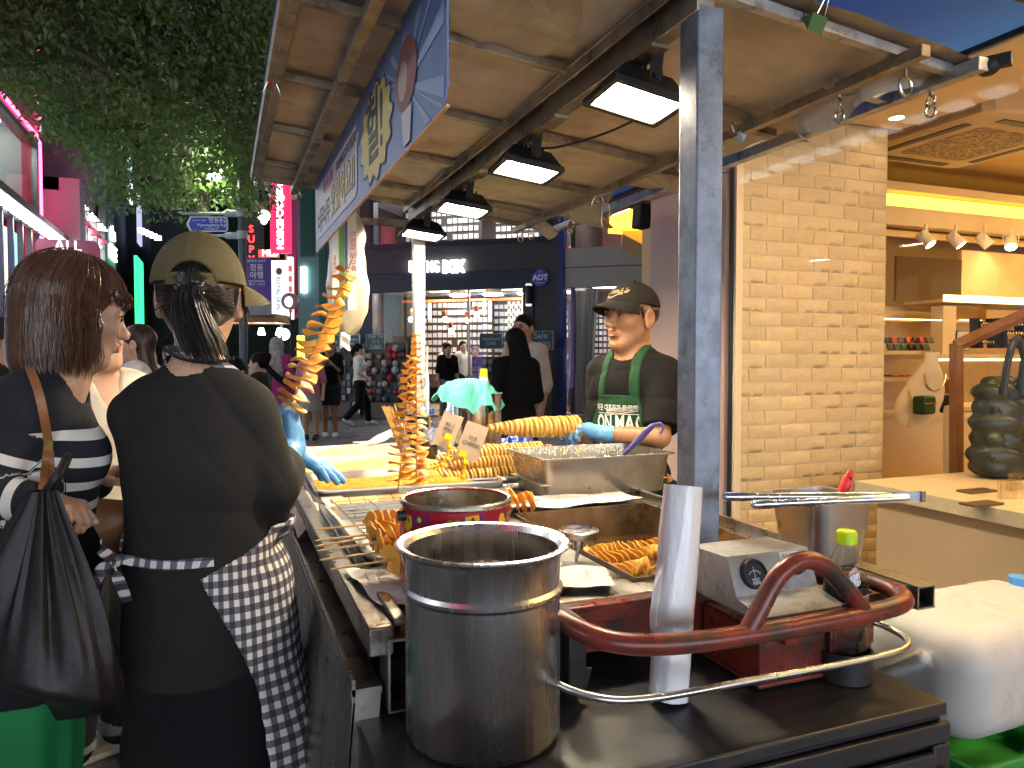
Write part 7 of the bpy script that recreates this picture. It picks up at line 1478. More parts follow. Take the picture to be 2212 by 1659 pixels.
OLV = cloth('olive_cap_cloth', (.105, .085, .040), bump=.3, bs=220, rough=.8)
cd, W, R = ballcap(B, OLV, tilt=.10, hole=True, lift=-.016, bill=.07, billyaw=0, byaw=-.75, dome=(.101, .115, .130))
for x in (-1, 1):
    q2 = MB(); c = Vector(W(x*.055, -.082, .052)); n_ = (c-Vector(W(0, 0, 0))).normalized(); q2.tube(arc(c, .0045, 0, 2*math.pi, 14, n_.orthogonal().normalized(), n_.cross(n_.orthogonal().normalized()))[:-1], .0016, 6, closed=True); q2.build('eyelet', mat('olive_thread', (.14, .12, .06), .8), B.t)
q2 = MB(); 
def strapp(u, vv): a = math.pi+(u-.5)*1.1; return Vector(W(math.sin(a)*.0985, math.cos(a)*.1125, -.004+.026*vv))
q2.grid(strapp, 20, 2); so = q2.build('cap_strap', OLV, B.t, sharp=0); so.modifiers.new('t', 'SOLIDIFY').thickness = .003
edge = [Vector(W(.050*math.cos(a), -.112*math.sqrt(max(0, 1-(.050*math.cos(a)/.098)**2-((.004+.049*math.sin(a))/.130)**2)), .004+.049*math.sin(a))) for a in np.linspace(0, math.pi, 24)]
q2 = MB(); q2.tube(edge, .003, 7); q2.build('cap_piping', OLV, B.t)
# her hair: nape cap, hair through the hole, tied tail
q = B.sdf(.005, tuple(np.array(B.J['head'])-.17), tuple(np.array(B.J['head'])+.17)); q.ell(B.hp(0, -.020, .015), (.089*1.03, .098*1.03, .102*1.03), .01, 'add', B.he()); q.plane(B.hp(0, .045, 0), tuple(B.HR @ Vector((0, 1, -.35)))); q.plane(B.hp(0, -.05, -.075), tuple(B.HR @ Vector((0, .15, -1)))); q.fn(lambda d, X, Y, Z: d+.0012*np.sin(260*X+90*Z)); q.build('hair', HAIRK, B.t)
rg = np.random.RandomState(5); st_ = []
kn = Vector(B.hp(.008, -.130, -.012)); 
for i in range(800):
    a = rg.uniform(0, 2*math.pi); r = math.sqrt(rg.rand()); root = kn+Vector((.022*r*math.cos(a), .012*r*math.sin(a)-.008, rg.uniform(-.012, .012))); fan = .022+.006*rg.rand(); L_end = rg.uniform(.115, .15)
    sx = r*math.cos(a)+rg.normal()*.08; sy = r*math.sin(a)
    pts = [kn+Vector((0, .045, .02+.02*r*math.sin(a)))+Vector((.026*r*math.cos(a), 0, 0)), root, root+Vector((.010+sx*.014, -.030-.012*abs(sy), -.030)), root+Vector((.020+sx*.022, -.034+sy*.014, -L_end*.55)), root+Vector((.040+sx*fan, -.018+sy*.02, -L_end))]
    st_.append(smooth_path(pts, 4))
for i in range(160):
    a = math.radians(rg.uniform(-75, 75)); z = rg.uniform(-.055, .01); p = Vector(B.hp(.086*math.sin(a), -.025-.096*math.cos(a), z)); st_.append(smooth_path([p, p.lerp(kn, .5)+Vector((0, -.008, 0)), kn+Vector((0, .01, 0))], 4))
for i in range(60):
    x = rg.uniform(-.045, .045); p = Vector(B.hp(x, -.100, .06*math.sqrt(max(0, 1-(x/.05)**2))-.0)); st_.append(smooth_path([p, p.lerp(kn, .5)+Vector((0, -.022, 0)), kn+Vector((rg.normal()*.008, -.02, 0))], 4))
strands('ponytail', st_, HAIRK, B.t, .0014)
st_ = []
for i in range(70):
    st_.append(smooth_path([kn+Vector((rg.normal()*.012, -.02, 0)), kn+Vector((rg.normal()*.03, -.045, -.05)), kn+Vector((.03+rg.normal()*.035, -.03+rg.normal()*.01, -.12-.06*rg.rand()))], 4))
strands('flyaway_hair', st_, HAIRK, B.t, .0005, 3)
q2 = MB()
for i in range(26): a = i*2*math.pi/13; q2.ball(kn+Vector((.026*math.cos(a)+rg.normal()*.002, -.018+.012*math.sin(a), .012*math.sin(a)+(.008 if i % 2 else -.008))), .0062, 8, 6)
q2.build('hair_tie', mat('black_beads', (.02, .02, .022), .15), B.t)
st_ = []
for i in range(26): p = Vector(B.hp(.066+rg.normal()*.008, .055+rg.normal()*.02, .03)); st_.append(smooth_path([p, p+Vector((.016, .01, -.03)), p+Vector((.020+rg.normal()*.006, .012, -.06-.04*rg.rand()))], 4))
strands('side_hair', st_, HAIRK, B.t, .0014)
q2 = MB(); gp = [B.hp(-.083, -.01, .006), B.hp(-.086, .05, .008), B.hp(-.075, .093, .008)]; q2.tube([Vector(p) for p in gp], .0018, 6); q2.tube(arc(Vector(B.hp(-.045, .103, -.004)), .023, 0, 2*math.pi, 18, B.HR @ Vector((1, -.35, 0)), B.HR @ Vector((0, 0, 1)))[:-1], .0015, 6, closed=True); q2.build('glasses', CHROME, B.t)
# ------------------------------------------------------------------ customer in the striped top
rza = math.radians(-78); apz = PD(95, 900, 1.70)
A = Person('person', 'woman with brown bob in a black and white striped top carrying a black plastic bag', (apz.x, apz.y), rza, 1.555, 1.02, .006, SKIN, LIP, None, math.radians(4), math.radians(-12), 0, (0, .0, 0), .15, lo=(-.5, -.5), hi=(.55, .55))
A.J['head'] = A.L(PD(163, 680, 1.70)); A.J['neck'] = A.L(PD(128, 800, 1.70)); A.J['chest'] = tuple(np.array(A.L(PD(95, 985, 1.70)))); 
A.J['sr'] = A.L(PD(50, 880, 1.60)); A.J['sl'] = A.L(PD(125, 868, 1.82)); A.J['er'] = A.L(PD(-45, 1070, 1.56)); A.J['wr'] = A.L(PD(78, 1085, 1.56)); A.J['waist'] = tuple(np.array(A.L(PD(85, 1110, 1.70)))); A.J['hip'] = tuple(np.array(A.L(PD(72, 1230, 1.70)))); A.J['el'] = A.L(PD(120, 1090, 1.95)); A.J['wl'] = A.L(PD(215, 1040, 1.95))
for n_ in ('kl', 'kr', 'al', 'ar'): A.J[n_] = (A.J[n_][0]*.8+A.J['hip'][0], A.J['hip'][1]-.07, A.J[n_][2])
q = A.sdf(); A.headsdf(q); A.neck(q); A.torso(q)
for sd in 'lr': A.arm(q, sd); A.leg(q, sd); A.foot(q, sd)
Dr = np.array(A.J['wr'])-np.array(A.J['er']); A.hand(q, A.J['wr'], Dr, (0, 0, -1), 1, (.9, .95, .95, 1.0), .03); Dl = np.array(A.J['wl'])-np.array(A.J['el']); A.hand(q, A.J['wl'], Dl, (0, 0, -1), -1, (.5, .5, .5, .5), .03); A.finish(q)
q = A.sdf(.006); A.torso(q, .012, .05, 1.0)
for sd in 'lr': A.arm(q, sd, .016, .018, .92)
J = A.J; crease(q, .010, 31, 10); wr(q, .004, 31, 16, .8); q.above(J['hip'][2]+.09); nk = J['neck']; q.cap((nk[0], nk[1]+.012, nk[2]-.01), (nk[0], nk[1]+.05, nk[2]+.16), .075, .09, .01, 'cut')
tp = q.build('striped_top', None or mat('tmp_stripe', (.5, .5, .5)), A.t); c = verts(tp.data)
def segd(c, a, b): a, b = np.array(a), np.array(b); ab = b-a; t = np.clip(((c-a)@ab)/(ab@ab), 0, 1); return np.linalg.norm(c-a-t[:, None]*ab, axis=1), t*np.linalg.norm(ab)
attr = J['chest'][2]+.075-c[:, 2]+.012*np.sin(9*c[:, 0]+3)-.02*(c[:, 1])
for sd in 'rl':
    dU, tU = segd(c, J['s'+sd], J['e'+sd]); dF, tF = segd(c, J['e'+sd], J['w'+sd]); LU = np.linalg.norm(np.array(J['e'+sd])-np.array(J['s'+sd])); side = (c[:, 0]-J['chest'][0])*(1 if sd == 'r' else -1)
    mU = (dU < .082) & (side > .105) & (tU > .05); attr[mU] = tU[mU]-.10; mF = (dF < .078) & (dF < dU-.004); attr[mF] = LU+tF[mF]-.10
vattr(tp.data, 'cu', attr)
STR = MATS['tmp_stripe']; tn = STR.node_tree; nb = tn.nodes['Principled BSDF']; nb.inputs['Roughness'].default_value = .9; au = tn.nodes.new('ShaderNodeAttribute'); au.attribute_name = 'cu'
m1 = tn.nodes.new('ShaderNodeMath'); m1.operation = 'MULTIPLY'; m1.inputs[1].default_value = 1/.058; f1 = tn.nodes.new('ShaderNodeMath'); f1.operation = 'FRACT'; g1 = tn.nodes.new('ShaderNodeMath'); g1.operation = 'LESS_THAN'; g1.inputs[1].default_value = .37; p1_ = tn.nodes.new('ShaderNodeMath'); p1_.operation = 'GREATER_THAN'; p1_.inputs[1].default_value = 0; x1 = tn.nodes.new('ShaderNodeMath'); x1.operation = 'MULTIPLY'
tn.links.new(au.outputs['Fac'], m1.inputs[0]); tn.links.new(m1.outputs[0], f1.inputs[0]); tn.links.new(f1.outputs[0], g1.inputs[0]); tn.links.new(au.outputs['Fac'], p1_.inputs[0]); tn.links.new(g1.outputs[0], x1.inputs[0]); tn.links.new(p1_.outputs[0], x1.inputs[1]); mx = tn.nodes.new('ShaderNodeMix'); mx.data_type = 'RGBA'; tn.links.new(x1.outputs[0], mx.inputs[0]); mx.inputs[6].default_value = (.012, .013, .018, 1); mx.inputs[7].default_value = (.68, .64, .58, 1); tn.links.new(mx.outputs[2], nb.inputs['Base Color'])
q = A.sdf(.011, (-.42, -.4, .0), (.42, .42, 1.1)); hz = J['hip']; q.ell(hz, (.185, .14, .15), .05); q.cap((hz[0], hz[1]-.05, .25), (hz[0], hz[1], hz[2]), .155, .16, .05, flat=((0, 1, 0), .8)); q.cap((hz[0], hz[1]-.06, .02), (hz[0], hz[1]-.05, .3), .15, .155, .05, flat=((0, 1, 0), .8)); q.fn(lambda d, X, Y, Z: d+.012*np.sin(np.arctan2(X-hz[0], Y-hz[1])*11)*np.clip((.8-Z)*1.6, 0, 1)); sk = q.copy(); q.below(.62); q.above(.05); q.build('green_skirt', cloth('green_cloth', (.012, .15, .045), rough=.75), A.t)
sk.above(.60); sk.below(J['hip'][2]+.1); sk.build('dark_waist', BLACKD, A.t)
for sd in 'lr': q = A.sdf(.009); A.foot(q, sd, .008); q.above(.002); q.build('shoe', BLACKD, A.t)
# bob with a fringe, built of many locks
rg = np.random.RandomState(3); st_ = []; S = A.hs
def lock(phi, th0, drop, off, curl=0, fr=False):
    pts = []; ax, ay, az = .086+off, .103+off, .098+off; n = 7
    tmax = 1.60 if not fr else 1.18
    for i in range(n): th = th0+(tmax-th0)*i/(n-1); pts.append(Vector(A.hp(ax*math.sin(th)*math.sin(phi), -.012+ay*math.sin(th)*math.cos(phi), .030+az*math.cos(th))))
    d = (pts[-1]-pts[-2]).normalized(); outw = (pts[-1]-Vector(A.hp(0, -.012, .03))); outw.z = 0; outw.normalize(); p = pts[-1]; m_ = 5
    for i in range(1, m_+1):
        f = i/m_; pts.append(p+Vector((0, 0, -drop*f))+outw*(.010*math.sin(f*2.2)-curl*f*f)+Vector((rg.normal(), rg.normal(), 0))*.0022)
    return pts
for i in range(2000):
    phi = rg.uniform(-math.pi, math.pi); a = abs(phi)
    if a < math.radians(78): continue
    drop = rg.uniform(.135, .175)+.02*(a > 2.2); off = rg.uniform(-.006, .014)
    st_.append(lock(phi+rg.normal()*.03, rg.uniform(.05, .9), drop, off, rg.uniform(.004, .02)))
for i in range(240):
    phi = rg.uniform(-1.0, 1.0); st_.append(lock(phi, rg.uniform(.1, .5), rg.uniform(.016, .04), rg.uniform(-.002, .012), .0, True))
for i in range(90):
    phi = math.radians(rg.choice((-1, 1))*rg.uniform(70, 80)); st_.append(lock(phi, rg.uniform(.2, .6), rg.uniform(.10, .15), rg.uniform(0, .012), -.004))
strands('hair', st_, HAIRB, A.t, .0024, 4, .25)
st_ = []
for i in range(130):
    l_ = lock(rg.choice((-1, 1))*rg.uniform(1.4, math.pi), rg.uniform(.1, 1.0), rg.uniform(.12, .19), rg.uniform(.014, .024), rg.uniform(-.02, .02)); st_.append([p_+Vector((rg.normal(), rg.normal(), rg.normal()))*.003*(i_/len(l_)) for i_, p_ in enumerate(l_)])
strands('flyaway_hair', st_, HAIRB, A.t, .0006, 3)
q = A.sdf(.006, tuple(np.array(J['head'])-.2), tuple(np.array(J['head'])+.2)); q.ell(A.hp(0, -.014, .03), (.087*S, .104*S, .099*S), .01, 'add', A.he()); q.cap(A.hp(0, -.055, .0), A.hp(0, -.045, -.10), .078*S, .07*S, .03); q.plane(A.hp(0, .035, 0), tuple(A.HR @ Vector((0, 1, -.55)))); q.build('hair_base', HAIRB, A.t)
# her brown shoulder bag and strap
LEA = mat('tan_leather', (.26, .105, .035), .42, var=.15, vs=20, bump=.15, bs=120)
hb = thing('shoulder_bag', 'tan leather shoulder bag with long strap hanging from the striped woman', 'handbag', PD(205, 1150, 1.78))
wl_ = lambda p: Vector(p)-hb.location
bva = BVHTree.FromObject(tp, DG())
def ona(u, vv, off=.008):
    o_ = Vector(A.L(EYEV)); d = (Vector(A.L(PD(u, vv, 1.7)))-o_).normalized(); h = bva.ray_cast(o_, d); w = (h[0]-d*off) if h[0] is not None else Vector(A.L(PD(u, vv, 1.62))); return (A.R @ w)+A.P0
sp_ = [PD(48, 765, 1.68)]+[ona(u, vv) for u, vv in ((66, 800), (84, 850), (97, 910), (105, 960), (108, 1010), (106, 1060))]
def flatstrap(pts, w, nm, par, m): 
    q = MB(); P_ = smooth_path(pts, 6); rs = []
    for i, p in enumerate(P_):
        t_ = (P_[min(i+1, len(P_)-1)]-P_[max(i-1, 0)]).normalized(); n_ = (EYEV-p).normalized(); d = t_.cross(n_).normalized(); n_ = d.cross(t_); rs.append([p-par.location+d*w/2-n_*.0015, p-par.location-d*w/2-n_*.0015, p-par.location-d*w/2+n_*.0015, p-par.location+d*w/2+n_*.0015])
    q.rings(rs); return q.build(nm, m, par, sharp=40)
flatstrap(sp_, .017, 'strap', hb, LEA); flatstrap([ona(103, 955, .012), ona(98, 1000), ona(92, 1050), ona(88, 1085)], .014, 'strap', hb, LEA)
q2 = MB(); q2.box(ona(105, 962, .014)-hb.location, (.02, .004, .022), (0, 0, -.3)); q2.build('buckle', mat('gold_buckle', (.75, .5, .15), .25, 1), hb)
s_ = SDF((-.14, -.1, -.13), (.14, .1, .13), .006); s_.ell((0, 0, -.01), (.10, .045, .085), .02); s_.cap((-.06, 0, .03), (.06, 0, .03), .04, .04, .03); s_.fn(lambda d, X, Y, Z: d+.003*fbm(X, Y, Z, 2, 4, 30)-.002*(np.abs(Z+.0-.35*X) < .004)); s_.build('pouch', LEA, hb)
q2 = MB(); q2.tube([Vector((-.02, -.02, .07)), Vector((-.01, -.02, .11))], .004, 8); q2.ball((-.005, -.03, .065), (.012, .008, .008), 10, 6); q2.build('clasp', CHROME, hb)
# black carrier bag
pb_ = thing('plastic_bag', 'large thin black plastic carrier bag hanging from the arm of the striped woman', 'plastic bag', PD(92, 1060, 1.43)); o = pb_.location
BAGK = mat('black_film', (.010, .008, .009), .46, bump=.35, bs=14, spec=.35, var=.3, vs=5)
bz0, bz1 = 0, PD(90, 1490, 1.42).z-o.z; rg = np.random.RandomState(9); ph = rg.uniform(0, 6.28, 8)
def bagf(u, vv):
    a = u*2*math.pi; e = vv; W_ = .024+.19*(1-math.exp(-1.5*e**1.3))*(1 if e < .9 else math.sqrt(max(0, 1-((e-.9)/.1)**2))*.9+.1); D_ = W_*.62
    pl = 1+(.16*math.sin(9*a+ph[0]+1.5*e)+.10*math.sin(17*a+ph[1])+.06*math.sin(29*a+ph[2]))*max(0, 1-e*1.05)+.05*math.sin(3*a+ph[3]+4*e)+.022*math.sin(7*a-9*e)
    x, y = W_*pl*math.cos(a), D_*pl*math.sin(a); z = bz1*e-.055*e*(math.cos(a))-.02*math.sin(2*a+1)*e
    return rt*x+fwh*y+Vector((0, 0, z))-rt*.020*e
q2 = MB(); q2.grid(bagf, 120, 60); q2.build('film', BAGK, pb_, sharp=30)
q2 = MB(); q2.tube(smooth_path([Vector((0, 0, -.01)), rt*.03+Vector((0, 0, .03)), rt*.02+fwh*.05+Vector((0, 0, .06)), -rt*.02+fwh*.09+Vector((0, 0, .02)), -rt*.01+fwh*.03-Vector((0, 0, .01))], 6), .009, 8); q2.build('handle', BAGK, pb_)
# ------------------------------------------------------------------ shopper behind them: only a chest, cuff and sneaker show
dz = PD(205, 900, 2.42); Dp = Person('person', 'shopper in white V-neck top and cuffed jeans standing behind the striped woman', (dz.x, dz.y), math.radians(-135), 1.54, 1.0, .010, lo=(-.45, -.4), hi=(.45, .4))
q = Dp.sdf(); Dp.headsdf(q, False); Dp.neck(q); Dp.torso(q)
for sd in 'lr': Dp.arm(q, sd); Dp.leg(q, sd)
Dp.finish(q, False, False)
q = Dp.sdf(.009); Dp.torso(q, .014); Dp.arm(q, 'l', .02, .02, 0); Dp.arm(q, 'r', .02, .02, 0); q.above(.82); wr(q, .005, 3, 12); nk = Dp.J['neck']; q.cap((0, .10, nk[2]-.13), (0, .08, nk[2]+.1), .02, .09, .01, 'cut'); q.cap((0, 0, nk[2]), (0, .03, nk[2]+.1), .07, .09, .01, 'cut'); q.build('white_top', cloth('cream_top', (.62, .57, .50)), Dp.t)
q = Dp.sdf(.010, (-.4, -.35, 0), (.4, .35, 1)); 
for sd in 'lr': Dp.leg(q, sd, .02, .022, .93)
q.ell(Dp.J['hip'], (.18, .13, .13), .04); q.below(.87); wr(q, .006, 4, 10); q.build('jeans', cloth('dark_denim', (.02, .021, .026)), Dp.t)
for sd in 'lr': q2 = MB(); a = Dp.J['a'+sd]; q2.lathe([(.062, .055), (.066, .06), (.066, .10), (.060, .105), (.055, .10)], (a[0], a[1], 0.03), 24); q2.build('cuff', cloth('grey_cuff', (.16, .16, .17)), Dp.t)
q = Dp.sdf(.010); q.ell(Dp.hp(0, -.02, .03), (.088, .105, .1), .01); q.cap(Dp.hp(0, -.06, 0), Dp.hp(0, -.06, -.16), .075, .06, .03); q.plane(Dp.hp(0, .03, 0), (0, 1, -.5)); q.build('hair', HAIRK, Dp.t)
sh_ = thing('sneaker', 'cream canvas lace-up sneaker on the paving behind the black bag', 'shoe', PZ(186, 1640, 0), math.radians(-62)); sh_.location.z = 0
SNK = cloth('cream_canvas', (.62, .47, .35), bump=.2, bs=150); s_ = SDF((-.09, -.16, -.01), (.09, .20, .16), .004)
s_.cap((0, -.08, .05), (0, .10, .040), .042, .036, .03); s_.cap((0, -.08, .06), (0, -.07, .10), .038, .038, .03); s_.ell((0, .12, .035), (.044, .055, .032), .03); s_.above(.018); s_.cap((0, -.07, .10), (0, -.07, .16), .03, .03, .006, 'cut'); s_.build('upper', SNK, sh_)
s_ = SDF((-.09, -.16, -.01), (.09, .20, .05), .004); s_.cap((0, -.085, .015), (0, .13, .015), .046, .045, 0); s_.above(.0); s_.below(.022); s_.build('sole', mat('pale_rubber', (.60, .52, .44), .5), sh_)
q2 = MB(); LW_ = mat('white_lace', (.75, .72, .68), .8)
for i in range(5): y = .0+.022*i; z = .088-.011*i; q2.tube(smooth_path([(-.032, y, z-.012), (0, y+.008, z+.006), (.032, y, z-.012)], 4), .0032, 6)
q2.tube(smooth_path([(.0, -.005, .10), (.03, -.02, .09), (.045, -.01, .04), (.05, .0, .012)], 5), .003, 6); q2.tube(smooth_path([(.0, -.005, .10), (.025, .01, .10), (.042, .01, .07)], 5), .003, 6); q2.build('lace', LW_, sh_)
for i in range(4): q2 = MB(); q2.lathe([(.0045, 0), (.003, .001), (.0025, 0)], (.034, .005+.022*i, .062-.008*i), 10, axis=(1, 0, .5)); q2.build('eyelet', BLACKM, sh_)
# ------------------------------------------------------------------ passers-by
def passer(label, u, d, rz, H, hair, top, bottom, skin=None, hcol=None, sleeve=0, short=None, skirt=None, gait=0, arms=None, hs=1.0, h=.013, cat_group='people in the street', shoes=None, fem=True, extra=None, vtop=None, detail=False, coat=None):
    p = PD(u, 775, d); P = Person('person', label, (p.x, p.y), rz, H, hs, h, skin or SKIN, LIP, cat_group, fem=fem, lo=(-.42, -.45), hi=(.42, .45)); J = P.J
    if gait: J['kl'] = (-.08, .16*gait, .47*P.k); J['al'] = (-.08, .20*gait, .10); J['kr'] = (.08, -.02*gait, .46*P.k); J['ar'] = (.08, -.30*gait, .16)
    for a, b_ in (arms or {}).items(): J[a] = b_
    q = P.sdf(); P.headsdf(q, detail); P.neck(q); P.torso(q)
    for sd in 'lr':
        P.arm(q, sd); P.leg(q, sd); Wv, Ev = np.array(J['w'+sd]), np.array(J['e'+sd]); dv = (Wv-Ev)/np.linalg.norm(Wv-Ev)
        q.ell(Wv+dv*.045, (.026, .03, .045), .02); 
        for x in (-.02, -.007, .007, .02): q.cap(Wv+dv*.08+np.array((x, .01, 0)), Wv+dv*.125+np.array((x*1.2, .03, 0)), .009, .007, .008)
        q.cap(Wv+dv*.03, Wv+dv*.07+np.array((-.035 if sd == 'r' else .035, .02, 0)), .012, .009, .01)
    P.finish(q, detail, detail)
    q = P.sdf(); P.torso(q, .016, .05, 1.08)
    for sd in 'lr': P.arm(q, sd, .024, .018, sleeve)
    wr(q, .006, int(u), 12); q.above(.82*P.k if not coat else coat); nk = J['neck']; q.cap((0, .02, nk[2]+.0), (0, .03, nk[2]+.12), .07, .08, .01, 'cut')
    if coat: q.cap((0, 0, coat), (0, 0, .9*P.k), .25, .19, .06, flat=((0, 1, 0), .72)); q.above(coat)
    q.build('top', top, P.t)
    if skirt: q = P.sdf(); q.cap((0, 0, skirt), (0, 0, .86*P.k), .20, .155, .04, flat=((0, 1, 0), .75)); q.fn(lambda d_, X, Y, Z: d_+.006*np.sin(np.arctan2(X, Y)*12)); q.above(skirt); q.below(.95*P.k); q.build('skirt', bottom, P.t)
    elif not coat:
        q = P.sdf(); q.ell(J['hip'], (.178, .13, .13), .04); full = .96 if short is None else 0
        for sd in 'lr': P.leg(q, sd, .022, .026, full)
        if short: q.above(short)
        q.below(.93*P.k); wr(q, .006, int(u)+1, 10); q.build('shorts' if short else 'trousers', bottom, P.t)
    for sd in 'lr':
        q = P.sdf(); P.foot(q, sd, .008); 
        if sd == 'l' or not gait: q.above(.003)
        q.build('shoe', shoes or cloth('white_shoe', (.62, .62, .62)), P.t)
    hc = hcol or HAIRD; q = P.sdf(max(.008, h*.8)); q.ell(P.hp(0, -.02, .034), (.086*hs, .103*hs, .097*hs), .01)
    if hair == 'long': q.cap(P.hp(0, -.05, 0), P.hp(0, -.085, -.28), .082, .085, .03, flat=((0, 1, 0), .6)); q.plane(P.hp(0, .045, .0), (0, 1, -.6))
    elif hair == 'mid': q.cap(P.hp(0, -.045, 0), P.hp(0, -.05, -.16), .083, .075, .03, flat=((0, 1, 0), .8)); q.plane(P.hp(0, .045, .0), (0, 1, -.6))
    elif hair == 'tail': q.plane(P.hp(0, .055, .03), (0, 1, -.9)); q.plane(P.hp(0, -.06, -.05), (0, .2, -1)); q.cap(P.hp(0, -.115, .05), P.hp(0, -.15, -.05), .03, .035, .02); q.cap(P.hp(0, -.15, -.05), P.hp(0, -.14, -.13), .035, .015, .02)
    elif hair == 'bun': q.plane(P.hp(0, .055, .03), (0, 1, -.9)); q.plane(P.hp(0, -.06, -.05), (0, .2, -1)); q.ell(P.hp(0, -.10, .08), (.045, .045, .045), .02)
    elif hair == 'short': q.plane(P.hp(0, .062, .045), (0, 1, -1.1)); q.plane(P.hp(0, -.06, -.03), (0, .3, -1)); q.fn(lambda d_, X, Y, Z: d_+.004*fbm(X, Y, Z, 6, 4, 60))
    if hair == 'veil': 
        q.ell(P.hp(0, -.012, .02), (.098, .115, .115), .02); q.cap(P.hp(0, -.02, -.06), (0, -.01, J['neck'][2]-.06), .085, .135, .06, flat=((0, 1, 0), .85)); q.cap((0, -.09, J['chest'][2]-.05), P.hp(0, -.08, -.03), .12, .07, .05, flat=((0, 1, 0), .5)); q.ell(P.hp(0, .10, -.01), (.055, .07, .075), .01, 'cut'); wr(q, .004, 3, 30)
        q.build('headscarf', hc, P.t)
    else:
        q.fn(lambda d_, X, Y, Z: d_+.002*np.sin(150*X+40*Z)*np.sin(130*Y)); q.build('hair', hc, P.t)
    if extra: extra(P)
    return P
G = math.radians; HAIRD = mat('dull_black_hair', (.007, .006, .006), .6, spec=.15)
WT_, BK_, JN_, GY_ = cloth('white_tee', (.66, .64, .60)), BLACKT, cloth('grey_jeans', (.22, .23, .25)), cloth('grey_skirt', (.38, .35, .33))
passer('woman with long dark hair and white top in profile, beyond the olive cap', 300, 4.7, G(75), 1.56, 'long', cloth('white_blouse', (.6, .57, .55)), BLACKD, detail=True, h=.010, hcol=mat('dark_brown_hair', (.03, .014, .010), .4))
passer('dark haired person cut by the frame edge behind the striped woman', -14, 3.6, G(-70), 1.55, 'short', BLACKD, BLACKD, fem=False)
passer('person in teal tee mostly hidden behind the ponytail', 505, 6.0, G(150), 1.34, 'short', cloth('teal_tee', (.02, .22, .19)), BLACKD, fem=False)
def yellowbag(P): q2 = MB(); q2.box((-.02, .2, .95), (.26, .10, .24)); q2.build('yellow_bag', cloth('yellow_bag_cloth', (.72, .42, .02)), P.t, bevel=.03)
passer('dark haired woman with bun and yellow bag near the street stall', 560, 8.0, G(70), 1.40, 'bun', cloth('dark_top', (.03, .025, .025)), BLACKD, extra=yellowbag, arms=dict(er=(.17, .12, 1.0), wr=(.12, .28, 1.05), el=(-.17, .12, 1.0), wl=(-.12, .28, 1.05)))
passer('woman in magenta long coat and pale patterned headscarf', 598, 10.8, G(-20), 1.66, 'veil', cloth('magenta_coat', (.42, .045, .20)), BLACKD, hcol=cloth('grey_scarf', (.40, .35, .35), var=.4, vs=25), sleeve=.9, coat=.12, extra=lambda P: (lambda q2: q2.build('black_shawl', BLACKT, P.t))((lambda q2: (q2.tube(smooth_path([(-.17, -.08, 1.30), (-.05, -.16, 1.18), (.10, -.16, 1.05), (.19, -.05, .98)], 5), .045, 8), q2)[1])(MB())))
passer('child in pink top and pale grey skirt with dark sneakers', 670, 12.3, G(160), 1.52, 'mid', cloth('pink_top', (.50, .20, .30)), GY_, skirt=.48, shoes=cloth('black_sneaker', (.03, .03, .03)))
ph_ = lambda P: (lambda q2: q2.build('phone', BLACKM, P.t))(MB().box((0, .30, 1.30), (.08, .012, .15)))
passer('woman in black tee and dark shorts holding up a phone', 712, 12.6, G(165), 1.70, 'tail', BK_, cloth('navy_shorts', (.022, .022, .03)), SKIN2, short=.56, arms=dict(er=(.20, .10, 1.12), wr=(.07, .26, 1.26), el=(-.20, .10, 1.12), wl=(-.07, .26, 1.26)), extra=ph_)
passer('woman with ponytail, white tee and black trousers walking right', 776, 14.9, G(-88), 1.66, 'tail', WT_, BLACKD, gait=1.0, arms=dict(er=(.20, -.06, 1.08), wr=(.19, .12, .95), el=(-.2, .02, 1.08), wl=(-.19, .16, .98)))
passer('woman in black tee and grey jeans coming out of the dark shop', 967, 15.6, G(185), 1.68, 'mid', BK_, JN_, gait=.5, h=.015)
gl = lambda P: (lambda q2: q2.build('glasses', BLACKM, P.t))((lambda q2: (q2.tube([Vector(P.hp(-.05, .093, .008)), Vector(P.hp(.05, .093, .008))], .003, 6), q2.tube(arc(Vector(P.hp(-.032, .1, .004)), .021, 0, 6.28, 14, P.HR @ Vector((1, 0, 0)), P.HR @ Vector((0, 0, 1))), .0025, 5), q2.tube(arc(Vector(P.hp(.032, .1, .004)), .021, 0, 6.28, 14, P.HR @ Vector((1, 0, 0)), P.HR @ Vector((0, 0, 1))), .0025, 5), q2.tube([Vector(P.hp(.06, .08, .008)), Vector(P.hp(.082, 0, .006))], .003, 5), q2)[-1])(MB()))
passer('man in glasses and open white shirt looking down at his companion', 1132, 6.7, G(125), 1.755, 'short', cloth('cream_shirt', (.60, .54, .45)), cloth('cream_chinos', (.5, .45, .38)), hs=1.04, h=.011, detail=True, fem=False, sleeve=.2, extra=gl, arms=dict(er=(.22, .08, 1.12), wr=(.10, .22, 1.22)))
passer('woman with very long black hair and black dress seen from behind', 1112, 6.15, G(12), 1.60, 'long', BK_, BLACKD, h=.011, sleeve=.0, coat=.35, extra=lambda P: strands('long_hair', [smooth_path([P.hp(x*.085, -.055-.06*math.cos(x*1.4), .06-.05*abs(x)), P.hp(x*.10, -.125+.04*abs(x), -.08), P.hp(x*.125+.01*math.sin(i), -.15+.03*abs(x), -.30), P.hp(x*.14+.012*math.sin(i*2.3), -.14, -.46-.05*math.sin(i*1.7))], 4) for i, x in enumerate(np.linspace(-1, 1, 260))], HAIRD, P.t, .006))
